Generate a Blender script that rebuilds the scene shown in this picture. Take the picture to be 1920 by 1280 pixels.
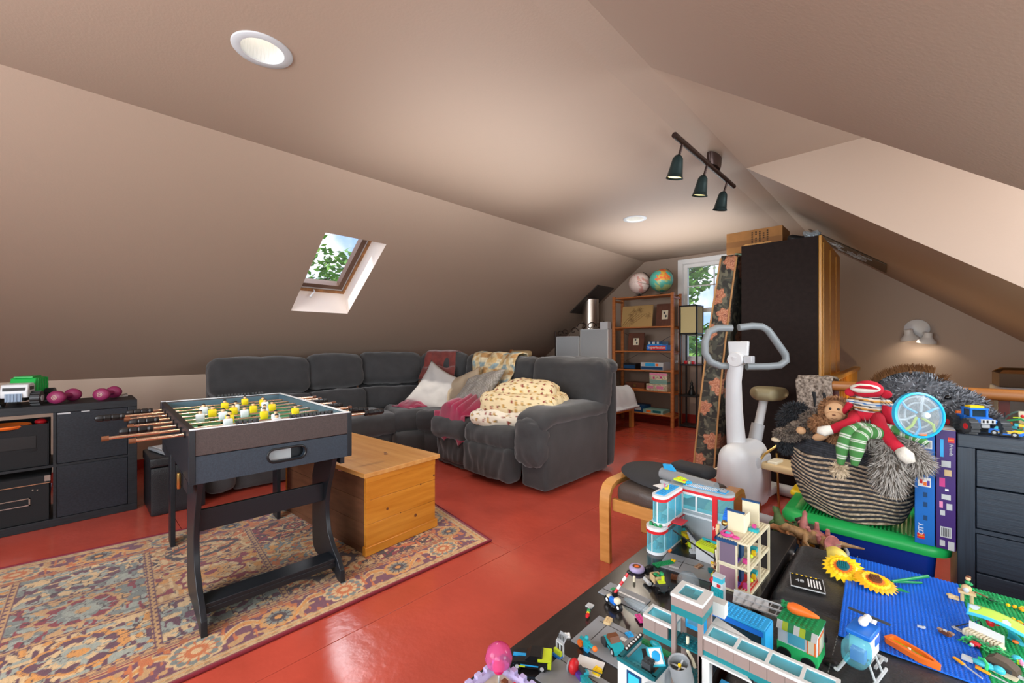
import bpy, bmesh, math, random
import numpy as np
from math import sin, cos, pi, radians as RD, sqrt
from mathutils import Vector as V, Matrix as MX, Euler, noise as NZ
random.seed(7)
for o in list(bpy.data.objects): bpy.data.objects.remove(o)
sc = bpy.context.scene
COL = sc.collection
# ------------------------------------------------------------ camera, world, light, exposure
HC = 1.18; YAW = RD(43.585); FPX = 788.0; HORIZON = 645.0
cd = bpy.data.cameras.new('camera'); cam = bpy.data.objects.new('camera', cd); COL.objects.link(cam)
cam.location = (0, 0, HC); cam.rotation_euler = (pi/2, 0, YAW)
cd.sensor_width = 36; cd.lens = FPX/1920*36; cd.shift_y = (HORIZON-640)/1920; cd.clip_start = .02
sc.camera = cam
sc.view_settings.view_transform = 'Standard'; sc.view_settings.look = 'None'
sc.view_settings.gamma = 1; sc.view_settings.use_curve_mapping = False
sc.view_settings.exposure = 0.24
SUN_ROT = RD(200)
def lin(c):
    if isinstance(c, str):
        c = c.lstrip('#'); c = [int(c[i:i+2], 16)/255 for i in (0, 2, 4)]
    return tuple((x/12.92 if x <= .04045 else ((x+.055)/1.055)**2.4) for x in c[:3])+(1,)
w = bpy.data.worlds.new('sky'); sc.world = w; w.use_nodes = True
nt = w.node_tree; nt.nodes.clear()
tc = nt.nodes.new('ShaderNodeTexCoord'); sep = nt.nodes.new('ShaderNodeSeparateXYZ')
nt.links.new(tc.outputs['Generated'], sep.inputs[0])
gr = nt.nodes.new('ShaderNodeValToRGB'); nt.links.new(sep.outputs['Z'], gr.inputs[0])
gr.color_ramp.elements[0].color = lin('#a9cdf0'); gr.color_ramp.elements[0].position = 0.0
gr.color_ramp.elements[1].color = lin('#2f7fdd'); gr.color_ramp.elements[1].position = .5
ns = nt.nodes.new('ShaderNodeTexNoise'); ns.inputs['Scale'].default_value = 5; ns.inputs['Detail'].default_value = 6
nt.links.new(tc.outputs['Generated'], ns.inputs['Vector'])
cr = nt.nodes.new('ShaderNodeValToRGB'); nt.links.new(ns.outputs[0], cr.inputs[0])
cr.color_ramp.elements[0].position = .47; cr.color_ramp.elements[1].position = .6
mx = nt.nodes.new('ShaderNodeMixRGB'); nt.links.new(cr.outputs[0], mx.inputs[0]); nt.links.new(gr.outputs[0], mx.inputs[1])
mx.inputs[2].default_value = (.95, .96, 1, 1)
bg = nt.nodes.new('ShaderNodeBackground'); nt.links.new(mx.outputs[0], bg.inputs[0]); bg.inputs[1].default_value = 1.3
wo = nt.nodes.new('ShaderNodeOutputWorld'); nt.links.new(bg.outputs[0], wo.inputs[0])
def area(name, loc, rot, sx, sy, power, col=(1, 1, 1), spread=180):
    l = bpy.data.lights.new(name, 'AREA'); l.shape = 'RECTANGLE'; l.size = sx; l.size_y = sy
    l.energy = power; l.color = col; l.spread = RD(spread)
    o = bpy.data.objects.new(name, l); COL.objects.link(o); o.location = loc; o.rotation_euler = rot
    return o
def spot(name, loc, to, power, col, ang=80, blend=.6, rad=.03):
    l = bpy.data.lights.new(name, 'SPOT'); l.energy = power; l.color = col; l.spot_size = RD(ang); l.spot_blend = blend; l.shadow_soft_size = rad
    o = bpy.data.objects.new(name, l); COL.objects.link(o); o.location = loc
    o.rotation_euler = (V(to)-V(loc)).to_track_quat('-Z', 'Y').to_euler()
    return o
sun = bpy.data.lights.new('sun', 'SUN'); sun.energy = 3.0; sun.angle = .02; sun.color = (1, .95, .86)
so = bpy.data.objects.new('sun', sun); COL.objects.link(so); so.rotation_euler = (RD(35), 0, RD(-15))
DAY = (.93, .96, 1.0); WARM = (1, .80, .55)
area('daylight_front_window', (-1.6, -1.75, 1.55), (RD(90), 0, RD(0)), 2.2, 1.3, 95, DAY)      # window in the near gable, behind the camera
area('daylight_dormer_window', (1.34, 2.7, 1.87), (RD(90), 0, RD(90)), 1.3, .9, 48, DAY)       # dormer window
area('fill_light_front', (.45, -1.0, 1.30), (RD(103), 0, RD(36)), 1.5, 1.0, 46, (.88, .97, 1.0))   # added fill light beside the camera, brightens the whole room
area('fill_light_right', (.9, 1.0, .95), (RD(125), 0, RD(72)), 1.0, .8, 30, (.90, .97, 1.0))  # added fill lamp on the right, aimed up and across the room
area('skylight_fill_lamp', (-5.3, 1.8, 3.9), (0, RD(-33), 0), 2.2, 2.2, 260, DAY)  # added lamp outdoors, out of view, standing in for bright sky
area('fill_light_middle', (-2.15, 2.2, 1.92), (pi, 0, 0), 1.3, 1.9, 12, (.93, .97, 1.0))  # added fill facing up, lifts the middle of the ceiling
area('fill_light_far_ceiling', (-2.1, 4.9, 1.95), (pi, 0, 0), 1.5, 1.5, 19, (.93, .97, 1.0))   # added fill facing up, brightens the far ceiling
spot('downlight_bulb_near', (-2.13, .6, 2.55), (-2.13, .6, 0), 40, (1, .86, .68), 120, .8, .07)
spot('downlight_bulb_far', (-2.13, 4.13, 2.47), (-2.13, 4.13, 0), 60, (1, .88, .72), 140, .8, .07)
# ------------------------------------------------------------ helpers: real points of the room seen at a picture point
CW, SW_ = cos(YAW), sin(YAW)
def ray(x, y):
    a = (x-960)/FPX
    return V((a*CW-SW_, a*SW_+CW, -(y-HORIZON)/FPX))
CAM = V((0, 0, HC))
def onz(x, y, z): r = ray(x, y); return CAM+r*((z-HC)/r.z)
def onx(x, y, X): r = ray(x, y); return CAM+r*(X/r.x)
def ony(x, y, Y): r = ray(x, y); return CAM+r*(Y/r.y)
# ------------------------------------------------------------ materials
MATS = {}
def mat(name, col='#808080', rough=.6, metal=0, var=0, vscale=8, bump=0, bscale=60, stretch=None, emit=0, alpha=1, trans=0, coat=0, col2=None, attr=False, ior=1.45, sheen=0, detail=4):
    if name in MATS: return MATS[name]
    m = bpy.data.materials.new(name); m.use_nodes = True; MATS[name] = m
    nt = m.node_tree; b = nt.nodes['Principled BSDF']; c = lin(col)
    b.inputs['Base Color'].default_value = c; b.inputs['Roughness'].default_value = rough; b.inputs['Metallic'].default_value = metal
    b.inputs['IOR'].default_value = ior; b.inputs['Alpha'].default_value = alpha
    b.inputs['Transmission Weight'].default_value = trans; b.inputs['Coat Weight'].default_value = coat
    b.inputs['Sheen Weight'].default_value = sheen; b.inputs['Coat Roughness'].default_value = .14
    if emit:
        b.inputs['Emission Color'].default_value = c; b.inputs['Emission Strength'].default_value = emit
    if attr:
        a = nt.nodes.new('ShaderNodeVertexColor'); a.layer_name = 'Col'; nt.links.new(a.outputs[0], b.inputs['Base Color'])
    tcn = None
    def coords(sc_):
        nonlocal tcn
        if tcn is None: tcn = nt.nodes.new('ShaderNodeTexCoord')
        mp = nt.nodes.new('ShaderNodeMapping'); nt.links.new(tcn.outputs['Object'], mp.inputs[0])
        if stretch: mp.inputs['Scale'].default_value = stretch
        n = nt.nodes.new('ShaderNodeTexNoise'); n.inputs['Scale'].default_value = sc_; n.inputs['Detail'].default_value = detail
        nt.links.new(mp.outputs[0], n.inputs['Vector']); return n
    if var or col2:
        n = coords(vscale); r = nt.nodes.new('ShaderNodeValToRGB'); nt.links.new(n.outputs[0], r.inputs[0])
        r.color_ramp.elements[0].position = .35; r.color_ramp.elements[1].position = .65
        if col2: r.color_ramp.elements[0].color = c; r.color_ramp.elements[1].color = lin(col2)
        else:
            r.color_ramp.elements[0].color = tuple(max(0, x*(1-var)) for x in c[:3])+(1,)
            r.color_ramp.elements[1].color = tuple(min(1, x*(1+var)) for x in c[:3])+(1,)
        nt.links.new(r.outputs[0], b.inputs['Base Color'])
    if bump:
        n = coords(bscale); bp = nt.nodes.new('ShaderNodeBump'); bp.inputs['Strength'].default_value = min(1, bump); bp.inputs['Distance'].default_value = .004
        nt.links.new(n.outputs[0], bp.inputs['Height']); nt.links.new(bp.outputs[0], b.inputs['Normal'])
    return m
def glassy(name, col, alpha, rough=.05):
    if name in MATS: return MATS[name]
    m = bpy.data.materials.new(name); m.use_nodes = True; MATS[name] = m
    nt = m.node_tree; nt.nodes.clear()
    t = nt.nodes.new('ShaderNodeBsdfTransparent'); t.inputs[0].default_value = lin(col)
    g = nt.nodes.new('ShaderNodeBsdfPrincipled'); g.inputs['Base Color'].default_value = lin(col); g.inputs['Roughness'].default_value = rough
    x = nt.nodes.new('ShaderNodeMixShader'); x.inputs[0].default_value = alpha
    o = nt.nodes.new('ShaderNodeOutputMaterial')
    nt.links.new(t.outputs[0], x.inputs[1]); nt.links.new(g.outputs[0], x.inputs[2]); nt.links.new(x.outputs[0], o.inputs[0]); return m
# ------------------------------------------------------------ mesh builder
class MB:
    def __init__(s, m=None): s.v = []; s.f = []; s.mi = []; s.ms = []; s.T = MX(); s.use(m)
    def use(s, m):
        if m is None: s.c = 0; return s
        if isinstance(m, str): m = MATS[m]
        if m not in s.ms: s.ms.append(m)
        s.c = s.ms.index(m); return s
    def at(s, loc=(0, 0, 0), rot=(0, 0, 0), sc_=1): s.T = MX.Translation(loc) @ Euler(rot).to_matrix().to_4x4() @ MX.Scale(sc_, 4); return s
    def add(s, vs, fs):
        k = len(s.v); T = s.T; s.v += [tuple(T @ V(p)) for p in vs]; s.f += [tuple(i+k for i in f) for f in fs]; s.mi += [s.c]*len(fs); return s
    def box(s, x0, x1, y0, y1, z0, z1):
        return s.add([(x0, y0, z0), (x1, y0, z0), (x1, y1, z0), (x0, y1, z0), (x0, y0, z1), (x1, y0, z1), (x1, y1, z1), (x0, y1, z1)],
                     [(0, 3, 2, 1), (4, 5, 6, 7), (0, 1, 5, 4), (1, 2, 6, 5), (2, 3, 7, 6), (3, 0, 4, 7)])
    def cb(s, cx, cy, cz, sx, sy, sz): return s.box(cx-sx/2, cx+sx/2, cy-sy/2, cy+sy/2, cz-sz/2, cz+sz/2)
    def cyl(s, p0, p1, r0, r1=None, n=16, caps=True):
        r1 = r0 if r1 is None else r1; p0 = V(p0); p1 = V(p1); d = (p1-p0).normalized()
        a = d.orthogonal().normalized(); b = d.cross(a); vs = []; fs = []
        for p, r in ((p0, r0), (p1, r1)): vs += [p+(a*cos(2*pi*i/n)+b*sin(2*pi*i/n))*r for i in range(n)]
        fs = [(i, (i+1) % n, n+(i+1) % n, n+i) for i in range(n)]
        if caps: fs += [tuple(range(n-1, -1, -1)), tuple(range(n, 2*n))]
        return s.add(vs, fs)
    def lathe(s, prof, n=24, c=(0, 0, 0), caps=True, sx=1, sy=1):
        vs = []; fs = []
        for r, z in prof: vs += [(c[0]+r*sx*cos(2*pi*i/n), c[1]+r*sy*sin(2*pi*i/n), c[2]+z) for i in range(n)]
        for j in range(len(prof)-1): fs += [(j*n+i, j*n+(i+1) % n, (j+1)*n+(i+1) % n, (j+1)*n+i) for i in range(n)]
        if caps: fs += [tuple(range(n-1, -1, -1)), tuple(range((len(prof)-1)*n, len(prof)*n))]
        return s.add(vs, fs)
    def ell(s, c, r, n=16, m=10, rot=None):
        if not hasattr(r, '__len__'): r = (r, r, r)
        R = Euler(rot).to_matrix() if rot else None; vs = []; fs = []
        for j in range(m+1):
            t = pi*j/m
            for i in range(n):
                p = V((r[0]*sin(t)*cos(2*pi*i/n), r[1]*sin(t)*sin(2*pi*i/n), r[2]*cos(t)))
                if R: p = R @ p
                vs.append(p+V(c))
        for j in range(m): fs += [(j*n+i, (j+1)*n+i, (j+1)*n+(i+1) % n, j*n+(i+1) % n) for i in range(n)]
        return s.add(vs, fs)
    def prism(s, pts, h0, h1, ax='z'):
        f = {'z': lambda a, b, h: (a, b, h), 'y': lambda a, b, h: (a, h, b), 'x': lambda a, b, h: (h, a, b)}[ax]; n = len(pts)
        vs = [f(a, b, h0) for a, b in pts]+[f(a, b, h1) for a, b in pts]
        return s.add(vs, [tuple(range(n-1, -1, -1)), tuple(range(n, 2*n))]+[(i, (i+1) % n, n+(i+1) % n, n+i) for i in range(n)])
    def tube(s, path, r, n=10, closed=False, caps=True):
        P = [V(p) for p in path]; N = len(P); vs = []; a = None
        for k, p in enumerate(P):
            if closed: d = (P[(k+1) % N]-P[k-1]).normalized()
            else: d = (P[min(k+1, N-1)]-P[max(k-1, 0)]).normalized()
            if a is None: a = d.orthogonal().normalized()
            a = (a-d*a.dot(d)); a = a.normalized() if a.length > 1e-6 else d.orthogonal().normalized()
            b = d.cross(a); rr = r[k] if hasattr(r, '__len__') else r
            vs += [p+(a*cos(2*pi*i/n)+b*sin(2*pi*i/n))*rr for i in range(n)]
        fs = []
        for k in range(N if closed else N-1):
            k2 = (k+1) % N; fs += [(k*n+i, k*n+(i+1) % n, k2*n+(i+1) % n, k2*n+i) for i in range(n)]
        if caps and not closed: fs += [tuple(range(n-1, -1, -1)), tuple(range((N-1)*n, N*n))]
        return s.add(vs, fs)
    def grid(s, nu, nv, f):
        vs = [f(i/nu, j/nv) for j in range(nv+1) for i in range(nu+1)]
        return s.add(vs, [(j*(nu+1)+i, j*(nu+1)+i+1, (j+1)*(nu+1)+i+1, (j+1)*(nu+1)+i) for j in range(nv) for i in range(nu)])
    def soft(s, c, h, r, n=10, puff=(0, 0, 0), wr=0, ws=6, seed=0, fn=None, rot=None):
        """rounded, padded box with wrinkles; h = half sizes"""
        R = Euler(rot).to_matrix() if rot else MX.Identity(3); h = V(h); vs = []; fs = []
        for ax in range(3):
            for sg in (-1, 1):
                k = len(vs); a1, a2 = (ax+1) % 3, (ax+2) % 3
                for j in range(n+1):
                    for i in range(n+1):
                        u = sin((2*i/n-1)*pi/2*.93)/sin(pi/2*.93); t = sin((2*j/n-1)*pi/2*.93)/sin(pi/2*.93)
                        p = V((0, 0, 0)); p[ax] = sg*h[ax]; p[a1] = u*h[a1]; p[a2] = t*h[a2]
                        q = V([max(-(h[x]-r), min(h[x]-r, p[x])) for x in range(3)]); d = (p-q)
                        d = d.normalized() if d.length > 1e-9 else V((0, 0, 0)); e = q+d*r
                        pf = V([puff[x]*(e[x]/h[x])*(1-(e[(x+1) % 3]/h[(x+1) % 3])**2)*(1-(e[(x+2) % 3]/h[(x+2) % 3])**2) for x in range(3)])
                        e = e+pf
                        if wr: e += d*wr*NZ.noise(e*ws+V((seed*7.3, seed*3.1, seed)))
                        if fn: e = fn(e, h, d)
                        vs.append(R @ e+V(c))
                for j in range(n):
                    for i in range(n):
                        q4 = (k+j*(n+1)+i, k+j*(n+1)+i+1, k+(j+1)*(n+1)+i+1, k+(j+1)*(n+1)+i)
                        fs.append(q4 if sg > 0 else q4[::-1])
        return s.add(vs, fs)
    def build(s, name, parent=None, sharp=40, bevel=0, weld=False, solid=0, flat=False, stuff=False, label=None, struct=False, sub=0):
        me = bpy.data.meshes.new(name); me.from_pydata(s.v, [], s.f)
        for m in s.ms: me.materials.append(m)
        if len(s.ms) > 1: me.polygons.foreach_set('material_index', s.mi)
        if weld:
            b = bmesh.new(); b.from_mesh(me); bmesh.ops.remove_doubles(b, verts=b.verts, dist=.0004); b.to_mesh(me); b.free()
        if not flat:
            me.polygons.foreach_set('use_smooth', [True]*len(me.polygons)); me.set_sharp_from_angle(angle=RD(sharp))
        me.update()
        o = bpy.data.objects.new(name, me); COL.objects.link(o)
        if parent is not None: o.parent = parent
        if solid:
            md = o.modifiers.new('solid', 'SOLIDIFY'); md.thickness = solid; md.offset = 0
        if bevel:
            md = o.modifiers.new('bevel', 'BEVEL'); md.width = bevel; md.segments = 2; md.limit_method = 'ANGLE'; md.angle_limit = RD(35)
        if sub:
            md = o.modifiers.new('sub', 'SUBSURF'); md.levels = sub; md.render_levels = sub
        if stuff: o['kind'] = 'stuff'
        if struct: o['kind'] = 'structure'
        if label: o['label'] = label
        return o
def boxes(name, parent, m, L, bevel=0):
    for b in L: MB(m).box(*b).build(name, parent, bevel=bevel)
def thing(name, label, cat, loc=(0, 0, 0), rz=0, group=None, rot=None):
    o = bpy.data.objects.new(name, None); COL.objects.link(o); o.empty_display_size = .05
    o.location = loc; o.rotation_euler = rot if rot else (0, 0, rz); o['label'] = label; o['category'] = cat
    if group: o['group'] = group
    return o
def tag(o, label, cat, group=None):
    o['label'] = label; o['category'] = cat
    if group: o['group'] = group
    return o
def put(o, loc, rz=0): o.location = loc; o.rotation_euler = (0, 0, rz); return o
def dup(root, loc, rot, label=None, group=None):
    r = root.copy(); COL.objects.link(r); r.location = loc; r.rotation_euler = rot
    if label: r['label'] = label
    if group: r['group'] = group
    for ch in list(root.children):
        c = ch.copy(); COL.objects.link(c); c.parent = r
        for g in ch.children: d = g.copy(); COL.objects.link(d); d.parent = c
    return r
def text(name, s, size, M4, m, parent, ext=.0008, align='CENTER'):
    cu = bpy.data.curves.new(name, 'FONT'); cu.body = s; cu.size = size; cu.extrude = ext; cu.align_x = align; cu.align_y = 'CENTER'; cu.resolution_u = 3
    t = bpy.data.objects.new(name, cu); COL.objects.link(t)
    me = bpy.data.meshes.new_from_object(t); bpy.data.objects.remove(t)
    me.materials.clear(); me.materials.append(m if not isinstance(m, str) else MATS[m]); me.transform(M4)
    o = bpy.data.objects.new(name, me); COL.objects.link(o); o.parent = parent; return o
def TR(loc, rot=(0, 0, 0)): return MX.Translation(loc) @ Euler(rot).to_matrix().to_4x4()
def paint(o, fn):
    """colour attribute from object coordinates: fn(Nx3 array) -> Nx3 sRGB 0..1"""
    me = o.data; n = len(me.vertices); co = np.empty(n*3, 'f'); me.vertices.foreach_get('co', co); co = co.reshape(-1, 3)
    c = np.clip(fn(co), 0, 1); c = np.where(c <= .04045, c/12.92, ((c+.055)/1.055)**2.4)
    a = me.color_attributes.new('Col', 'FLOAT_COLOR', 'POINT'); a.data.foreach_set('color', np.concatenate([c, np.ones((n, 1))], 1).astype('f').ravel())
def hexa(h): h = h.lstrip('#'); return np.array([int(h[i:i+2], 16)/255 for i in (0, 2, 4)])
def vnoise(x, y, seed=0):
    xi = np.floor(x).astype(int); yi = np.floor(y).astype(int); fx = x-xi; fy = y-yi; fx = fx*fx*(3-2*fx); fy = fy*fy*(3-2*fy)
    def h(a, b): t = np.sin(a*127.1+b*311.7+seed*74.7)*43758.5453; return t-np.floor(t)
    return (h(xi, yi)*(1-fx)+h(xi+1, yi)*fx)*(1-fy)+(h(xi, yi+1)*(1-fx)+h(xi+1, yi+1)*fx)*fy
# ------------------------------------------------------------ palette
mat('wall_paint', '#a08b7a', .55, bump=.12, bscale=90)
mat('knee_wall_lit', '#ccb6a2', .6, bump=.1, bscale=90)  # lighter than the slopes: light falling on the left knee wall, in colour
mat('trim_white', '#e9e7e4', .4); mat('reveal_cream', '#fbeee2', .6)
mat('red_floor', '#b54a3a', .24, var=.10, vscale=3, bump=.5, bscale=22, coat=.35); mat('red_trim', '#9c2e22', .35)
mat('black_wood', '#181d22', .5, var=.3, vscale=14, stretch=(1, 1, 8), bump=.15, bscale=40)
mat('black_wood2', '#1b2129', .4, var=.3, vscale=10, stretch=(.6, 8, 12), bump=.15, bscale=40)
mat('black_felt', '#1c1d1f', .85, bump=.3, bscale=300)
mat('black_plastic', '#141517', .4); mat('dark_grey', '#3a3d40', .5); mat('mid_grey', '#85898c', .5); mat('light_grey', '#b9bcbe', .4)
mat('white', '#e4e4e2', .45); mat('ivory', '#ddd3b8', .5); mat('chrome', '#d5d5d5', .18, 1); mat('brass', '#b99a5c', .3, 1)
mat('copper_rod', '#d8b9a2', .25, 1); mat('steel', '#c7c9cb', .25, 1)
mat('pine', '#c2843f', .42, col2='#d59b55', vscale=5, stretch=(8, 8, 1), bump=.08, bscale=30)
mat('pine_x', '#c8893f', .4, col2='#dba25a', vscale=5, stretch=(1.2, 9, 9), bump=.08, bscale=30)
mat('pine_y', '#c37f30', .4, col2='#d8963f', vscale=5, stretch=(9, 1.2, 9), bump=.08, bscale=30)
mat('pine_dark', '#5b3825', .45, col2='#6d4630', vscale=5, stretch=(1.2, 9, 6), bump=.08, bscale=30)  # deeper brown for the chest's long sides, back and bottom
mat('shelf_wood', '#a8622f', .45, col2='#bb7540', vscale=6, stretch=(1, 6, 6))
mat('beech', '#b9803f', .4, col2='#c98f4c', vscale=6, stretch=(1, 1, 6))
mat('leather', '#1c1d20', .38, bump=.5, bscale=160); mat('leather_top', '#313234', .3, var=.25, vscale=6, bump=.45, bscale=140)
mat('sofa', '#353536', .9, var=.12, vscale=9, bump=.35, bscale=220, sheen=.3)
mat('green', '#1d8a50', .4); mat('bright_green', '#2fc06c', .4); mat('lime', '#c3d62a', .4); mat('yellow', '#f0c818', .4)
mat('orange', '#ea7026', .4); mat('red', '#c81e26', .4); mat('magenta', '#c23a80', .4); mat('purple', '#58399a', .4); mat('blue', '#1f6fd0', .35)
mat('dark_blue', '#123f6a', .4); mat('teal', '#1c9aa4', .4); mat('dark_teal', '#14636b', .4); mat('azure', '#2aa0dc', .4); mat('lavender', '#b0a6cf', .45)
mat('tan', '#cbb083', .5); mat('sand_brown', '#9c7b62', .5); mat('brown', '#6a3d22', .5); mat('skin', '#e2b489', .5); mat('pink', '#e08ab0', .4)
glassy('aqua_glass', '#a8ecf5', .22); glassy('clear_glass', '#ffffff', .06, .02); glassy('clear_plastic', '#dfe9ee', .22, .1); glassy('pink_glass', '#f07ab8', .3)
# ============================================================ THE ROOM
YG = 6.42; ZC = 2.51; XL = -3.14; XK = -5.30; XR = -.895; YN = -1.85
SL = (ZC-.87)/(XL-XK)          # left slope
def zl(x): return ZC-(XL-x)*SL
ZR = 2.49; SR = .766
def zr(x): return ZR-(x-XR)*SR
XRK = 1.22
# floor: painted plywood sheets with open seams, stairwell left out beyond the rail
fl = MB('red_floor').box(XK-.1, XRK+.1, YN-.1, YG+.1, -.06, -.030).build('floor', struct=True, flat=True)
me = fl.data
bm_ = MB('red_floor')   # rebuild base without the stairwell
bm_.box(XK-.1, -.42, YN-.1, YG+.1, -.06, -.03).box(-.42, XRK+.1, YN-.1, 3.6, -.06, -.03)
fl.data = bm_.build('tmp', flat=True).data; bpy.data.objects.remove(bpy.data.objects['tmp'])
fl.name = 'floor'
def sheet(x0, x1, y0, y1):
    MB('red_floor').box(x0+.0015, x1-.0015, y0+.0015, y1-.0015, -.03, 0+random.uniform(-.0008, 0)).build('floor_board', fl, bevel=.0015)
for (x0, x1, off) in ((-5.4, -4.1, 0.6), (-4.1, -2.88, 0), (-2.88, -1.66, 1.2), (-1.66, -.42, .37), (-.42, .66, 1.1), (.66, 1.32, .2)):
    y = YN-.1-off
    while y < YG:
        y1 = y+2.44; a = max(y, YN-.1); b = min(y1, 3.6 if x0 >= -.43 else YG)
        if b-a > .02: sheet(x0, x1, a, b)
        y = y1
# stairwell shaft
MB('wall_paint').box(-.44, -.42, 3.6, YG, -1.5, -.03).box(-.42, XRK, 3.58, 3.6, -1.5, -.03).box(-.42, XRK, 3.6, YG, -1.55, -1.5).box(XRK, XRK+.02, 3.6, YG, -1.5, -.03).box(-.42, XRK, YG, YG+.02, -1.5, 0).build('wall_stairwell', struct=True, flat=True)
# ceiling: flat strip, slopes with openings
T = .02
def quadslab(m, pts, th, nrm):
    n = V(nrm).normalized()*th; k = len(pts)
    return m.add([V(p) for p in pts]+[V(p)+n for p in pts], [tuple(range(k)), tuple(range(2*k-1, k-1, -1))]+[(i, k+i, k+(i+1) % k, (i+1) % k) for i in range(k)])
c = MB('wall_paint')
def flatstrip(x0, x1, z0, z1, holes):
    pass
# flat part with two round downlight holes is simply pierced by the fittings' own housings
def annulus_panel(m, x0, x1, y0, y1, cx, cy, r, z, n=32):
    """flat rectangle with a round hole, facing down"""
    ring = [(cx+r*cos(2*pi*i/n), cy+r*sin(2*pi*i/n)) for i in range(n)]; out = []
    for i in range(n):
        a = 2*pi*i/n; dx, dy = cos(a), sin(a); t = min((x1-cx)/dx if dx > 1e-9 else 1e9, (x0-cx)/dx if dx < -1e-9 else 1e9, (y1-cy)/dy if dy > 1e-9 else 1e9, (y0-cy)/dy if dy < -1e-9 else 1e9)
        out.append((cx+dx*t, cy+dy*t))
    vs = [(a, b, z) for a, b in ring]+[(a, b, z) for a, b in out]
    m.add(vs, [(i, n+i, n+(i+1) % n, (i+1) % n) for i in range(n)])
DL = [(-2.13, .60), (-2.13, 4.13)]
def rect(m, x0, x1, y0, y1, z0, z1=None):
    z1 = z0 if z1 is None else z1; m.add([(x0, y0, z0), (x0, y1, z0), (x1, y1, z1), (x1, y0, z1)], [(0, 1, 2, 3)])
X2 = -1.07
for (cx, cy) in DL:
    annulus_panel(c, cx-.2, cx+.2, cy-.2, cy+.2, cx, cy, .088, ZC)
ya = YN
for cx, cy in DL:
    rect(c, XL, X2, ya, cy-.2, ZC); rect(c, XL, cx-.2, cy-.2, cy+.2, ZC); rect(c, cx+.2, X2, cy-.2, cy+.2, ZC); ya = cy+.2
rect(c, XL, X2, ya, YG, ZC)
rect(c, X2, XR, YN, YG, ZC, ZR)
c.build('ceiling', struct=True, flat=True, solid=0)
# outer sheathing keeps daylight out
MB('wall_paint').box(XL-.3, XR+.4, YN-.1, YG+.1, ZC+.34, ZC+.36).build('ceiling_deck', struct=True, flat=True)
# left slope with skylight opening  (y 1.50..2.09, x -4.46..-3.62)
KX0, KX1, KY0, KY1 = -4.455, -3.635, 1.505, 2.08
s = MB('wall_paint')
def srect(m, x0, x1, y0, y1, zf): m.add([(x0, y0, zf(x0)), (x0, y1, zf(x0)), (x1, y1, zf(x1)), (x1, y0, zf(x1))], [(0, 1, 2, 3)])
srect(s, XK, KX0, YN, YG, zl); srect(s, KX1, XL, YN, YG, zl); srect(s, KX0, KX1, YN, KY0, zl); srect(s, KX0, KX1, KY1, YG, zl)
s.build('ceiling_left_slope', struct=True, flat=True)
# soft rounded crease between slope and flat part (plaster bead)
s = MB('wall_paint'); N = 8
ny = V((SL, 0, -1)).normalized()
# right slope with dormer
DY0, DY1 = 1.90, 3.47
s = MB('wall_paint'); srect(s, XR, XRK, YN, DY0, zr); srect(s, XR, XRK, DY1, YG, zr)
s.build('ceiling_right_slope', struct=True, flat=True)
d = MB('wall_paint'); rect(d, XR, 1.4, DY0, DY1, ZR)
d.add([(XR, DY1, ZR), (1.4, DY1, ZR), (1.4, DY1, zr(1.4))], [(0, 1, 2)])
d.add([(XR, DY0, ZR), (1.4, DY0, zr(1.4)), (1.4, DY0, ZR)], [(0, 1, 2)])
d.build('ceiling_dormer', struct=True, flat=True)
# dormer front wall with window (window_3)
d = MB('wall_paint'); d.box(1.38, 1.44, DY0, DY1, .8, 1.35).box(1.38, 1.44, DY0, DY0+.12, 1.35, 2.5).box(1.38, 1.44, DY1-.12, DY1, 1.35, 2.5).box(1.38, 1.44, DY0, DY1, 2.38, 2.5)
d.build('wall_dormer', struct=True, flat=True)
wn = bpy.data.objects.new('window_3', None); COL.objects.link(wn); wn['kind'] = 'structure'
d = MB('trim_white')
for y0, y1, z0, z1 in ((DY0+.12, DY1-.12, 1.35, 1.40), (DY0+.12, DY1-.12, 2.33, 2.38), (DY0+.12, DY0+.17, 1.35, 2.38), (DY1-.17, DY1-.12, 1.35, 2.38), ((DY0+DY1)/2-.02, (DY0+DY1)/2+.02, 1.35, 2.38)): d.box(1.385, 1.43, y0, y1, z0, z1)
d.build('window_frame', wn)
# knee walls
MB('knee_wall_lit').box(XK-.03, XK, YN, YG, 0, .87).build('wall_left', struct=True, flat=True)
MB('wall_paint').box(XRK, XRK+.03, YN, YG, -.05, .88).build('wall_right', struct=True, flat=True)
# near gable (behind the camera) with a window
g = MB('wall_paint'); y0, y1 = YN-.06, YN
g.prism([(XK, 0), (XRK, 0), (XRK, .88), (.2, 1.63), (-3.9, 1.0), (XK, .9)][:3]+[(.6, .88), (XK, .88)], y0, y1, 'y')
g.prism([(XK, .88), (-2.8, .88), (-2.8, 2.51), (XL, ZC)], y0, y1, 'y'); g.prism([(-.4, .88), (XRK, .88), (-.4, zr(-.4))], y0, y1, 'y')
g.prism([(-2.8, 2.25), (-.4, 2.25), (-.4, zr(-.4)), (XR, ZR), (X2, ZC), (-2.8, ZC)], y0, y1, 'y')
g.build('wall_front', struct=True, flat=True)
wn = bpy.data.objects.new('window_4', None); COL.objects.link(wn); wn['kind'] = 'structure'
d = MB('trim_white')
for x0, x1, z0, z1 in ((-2.8, -.4, .88, .95), (-2.8, -.4, 2.18, 2.25), (-2.8, -2.73, .88, 2.25), (-.47, -.4, .88, 2.25), (-1.63, -1.57, .88, 2.25)): d.box(x0, x1, y0+.01, y1-.01, z0, z1)
d.build('window_frame', wn)
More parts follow.
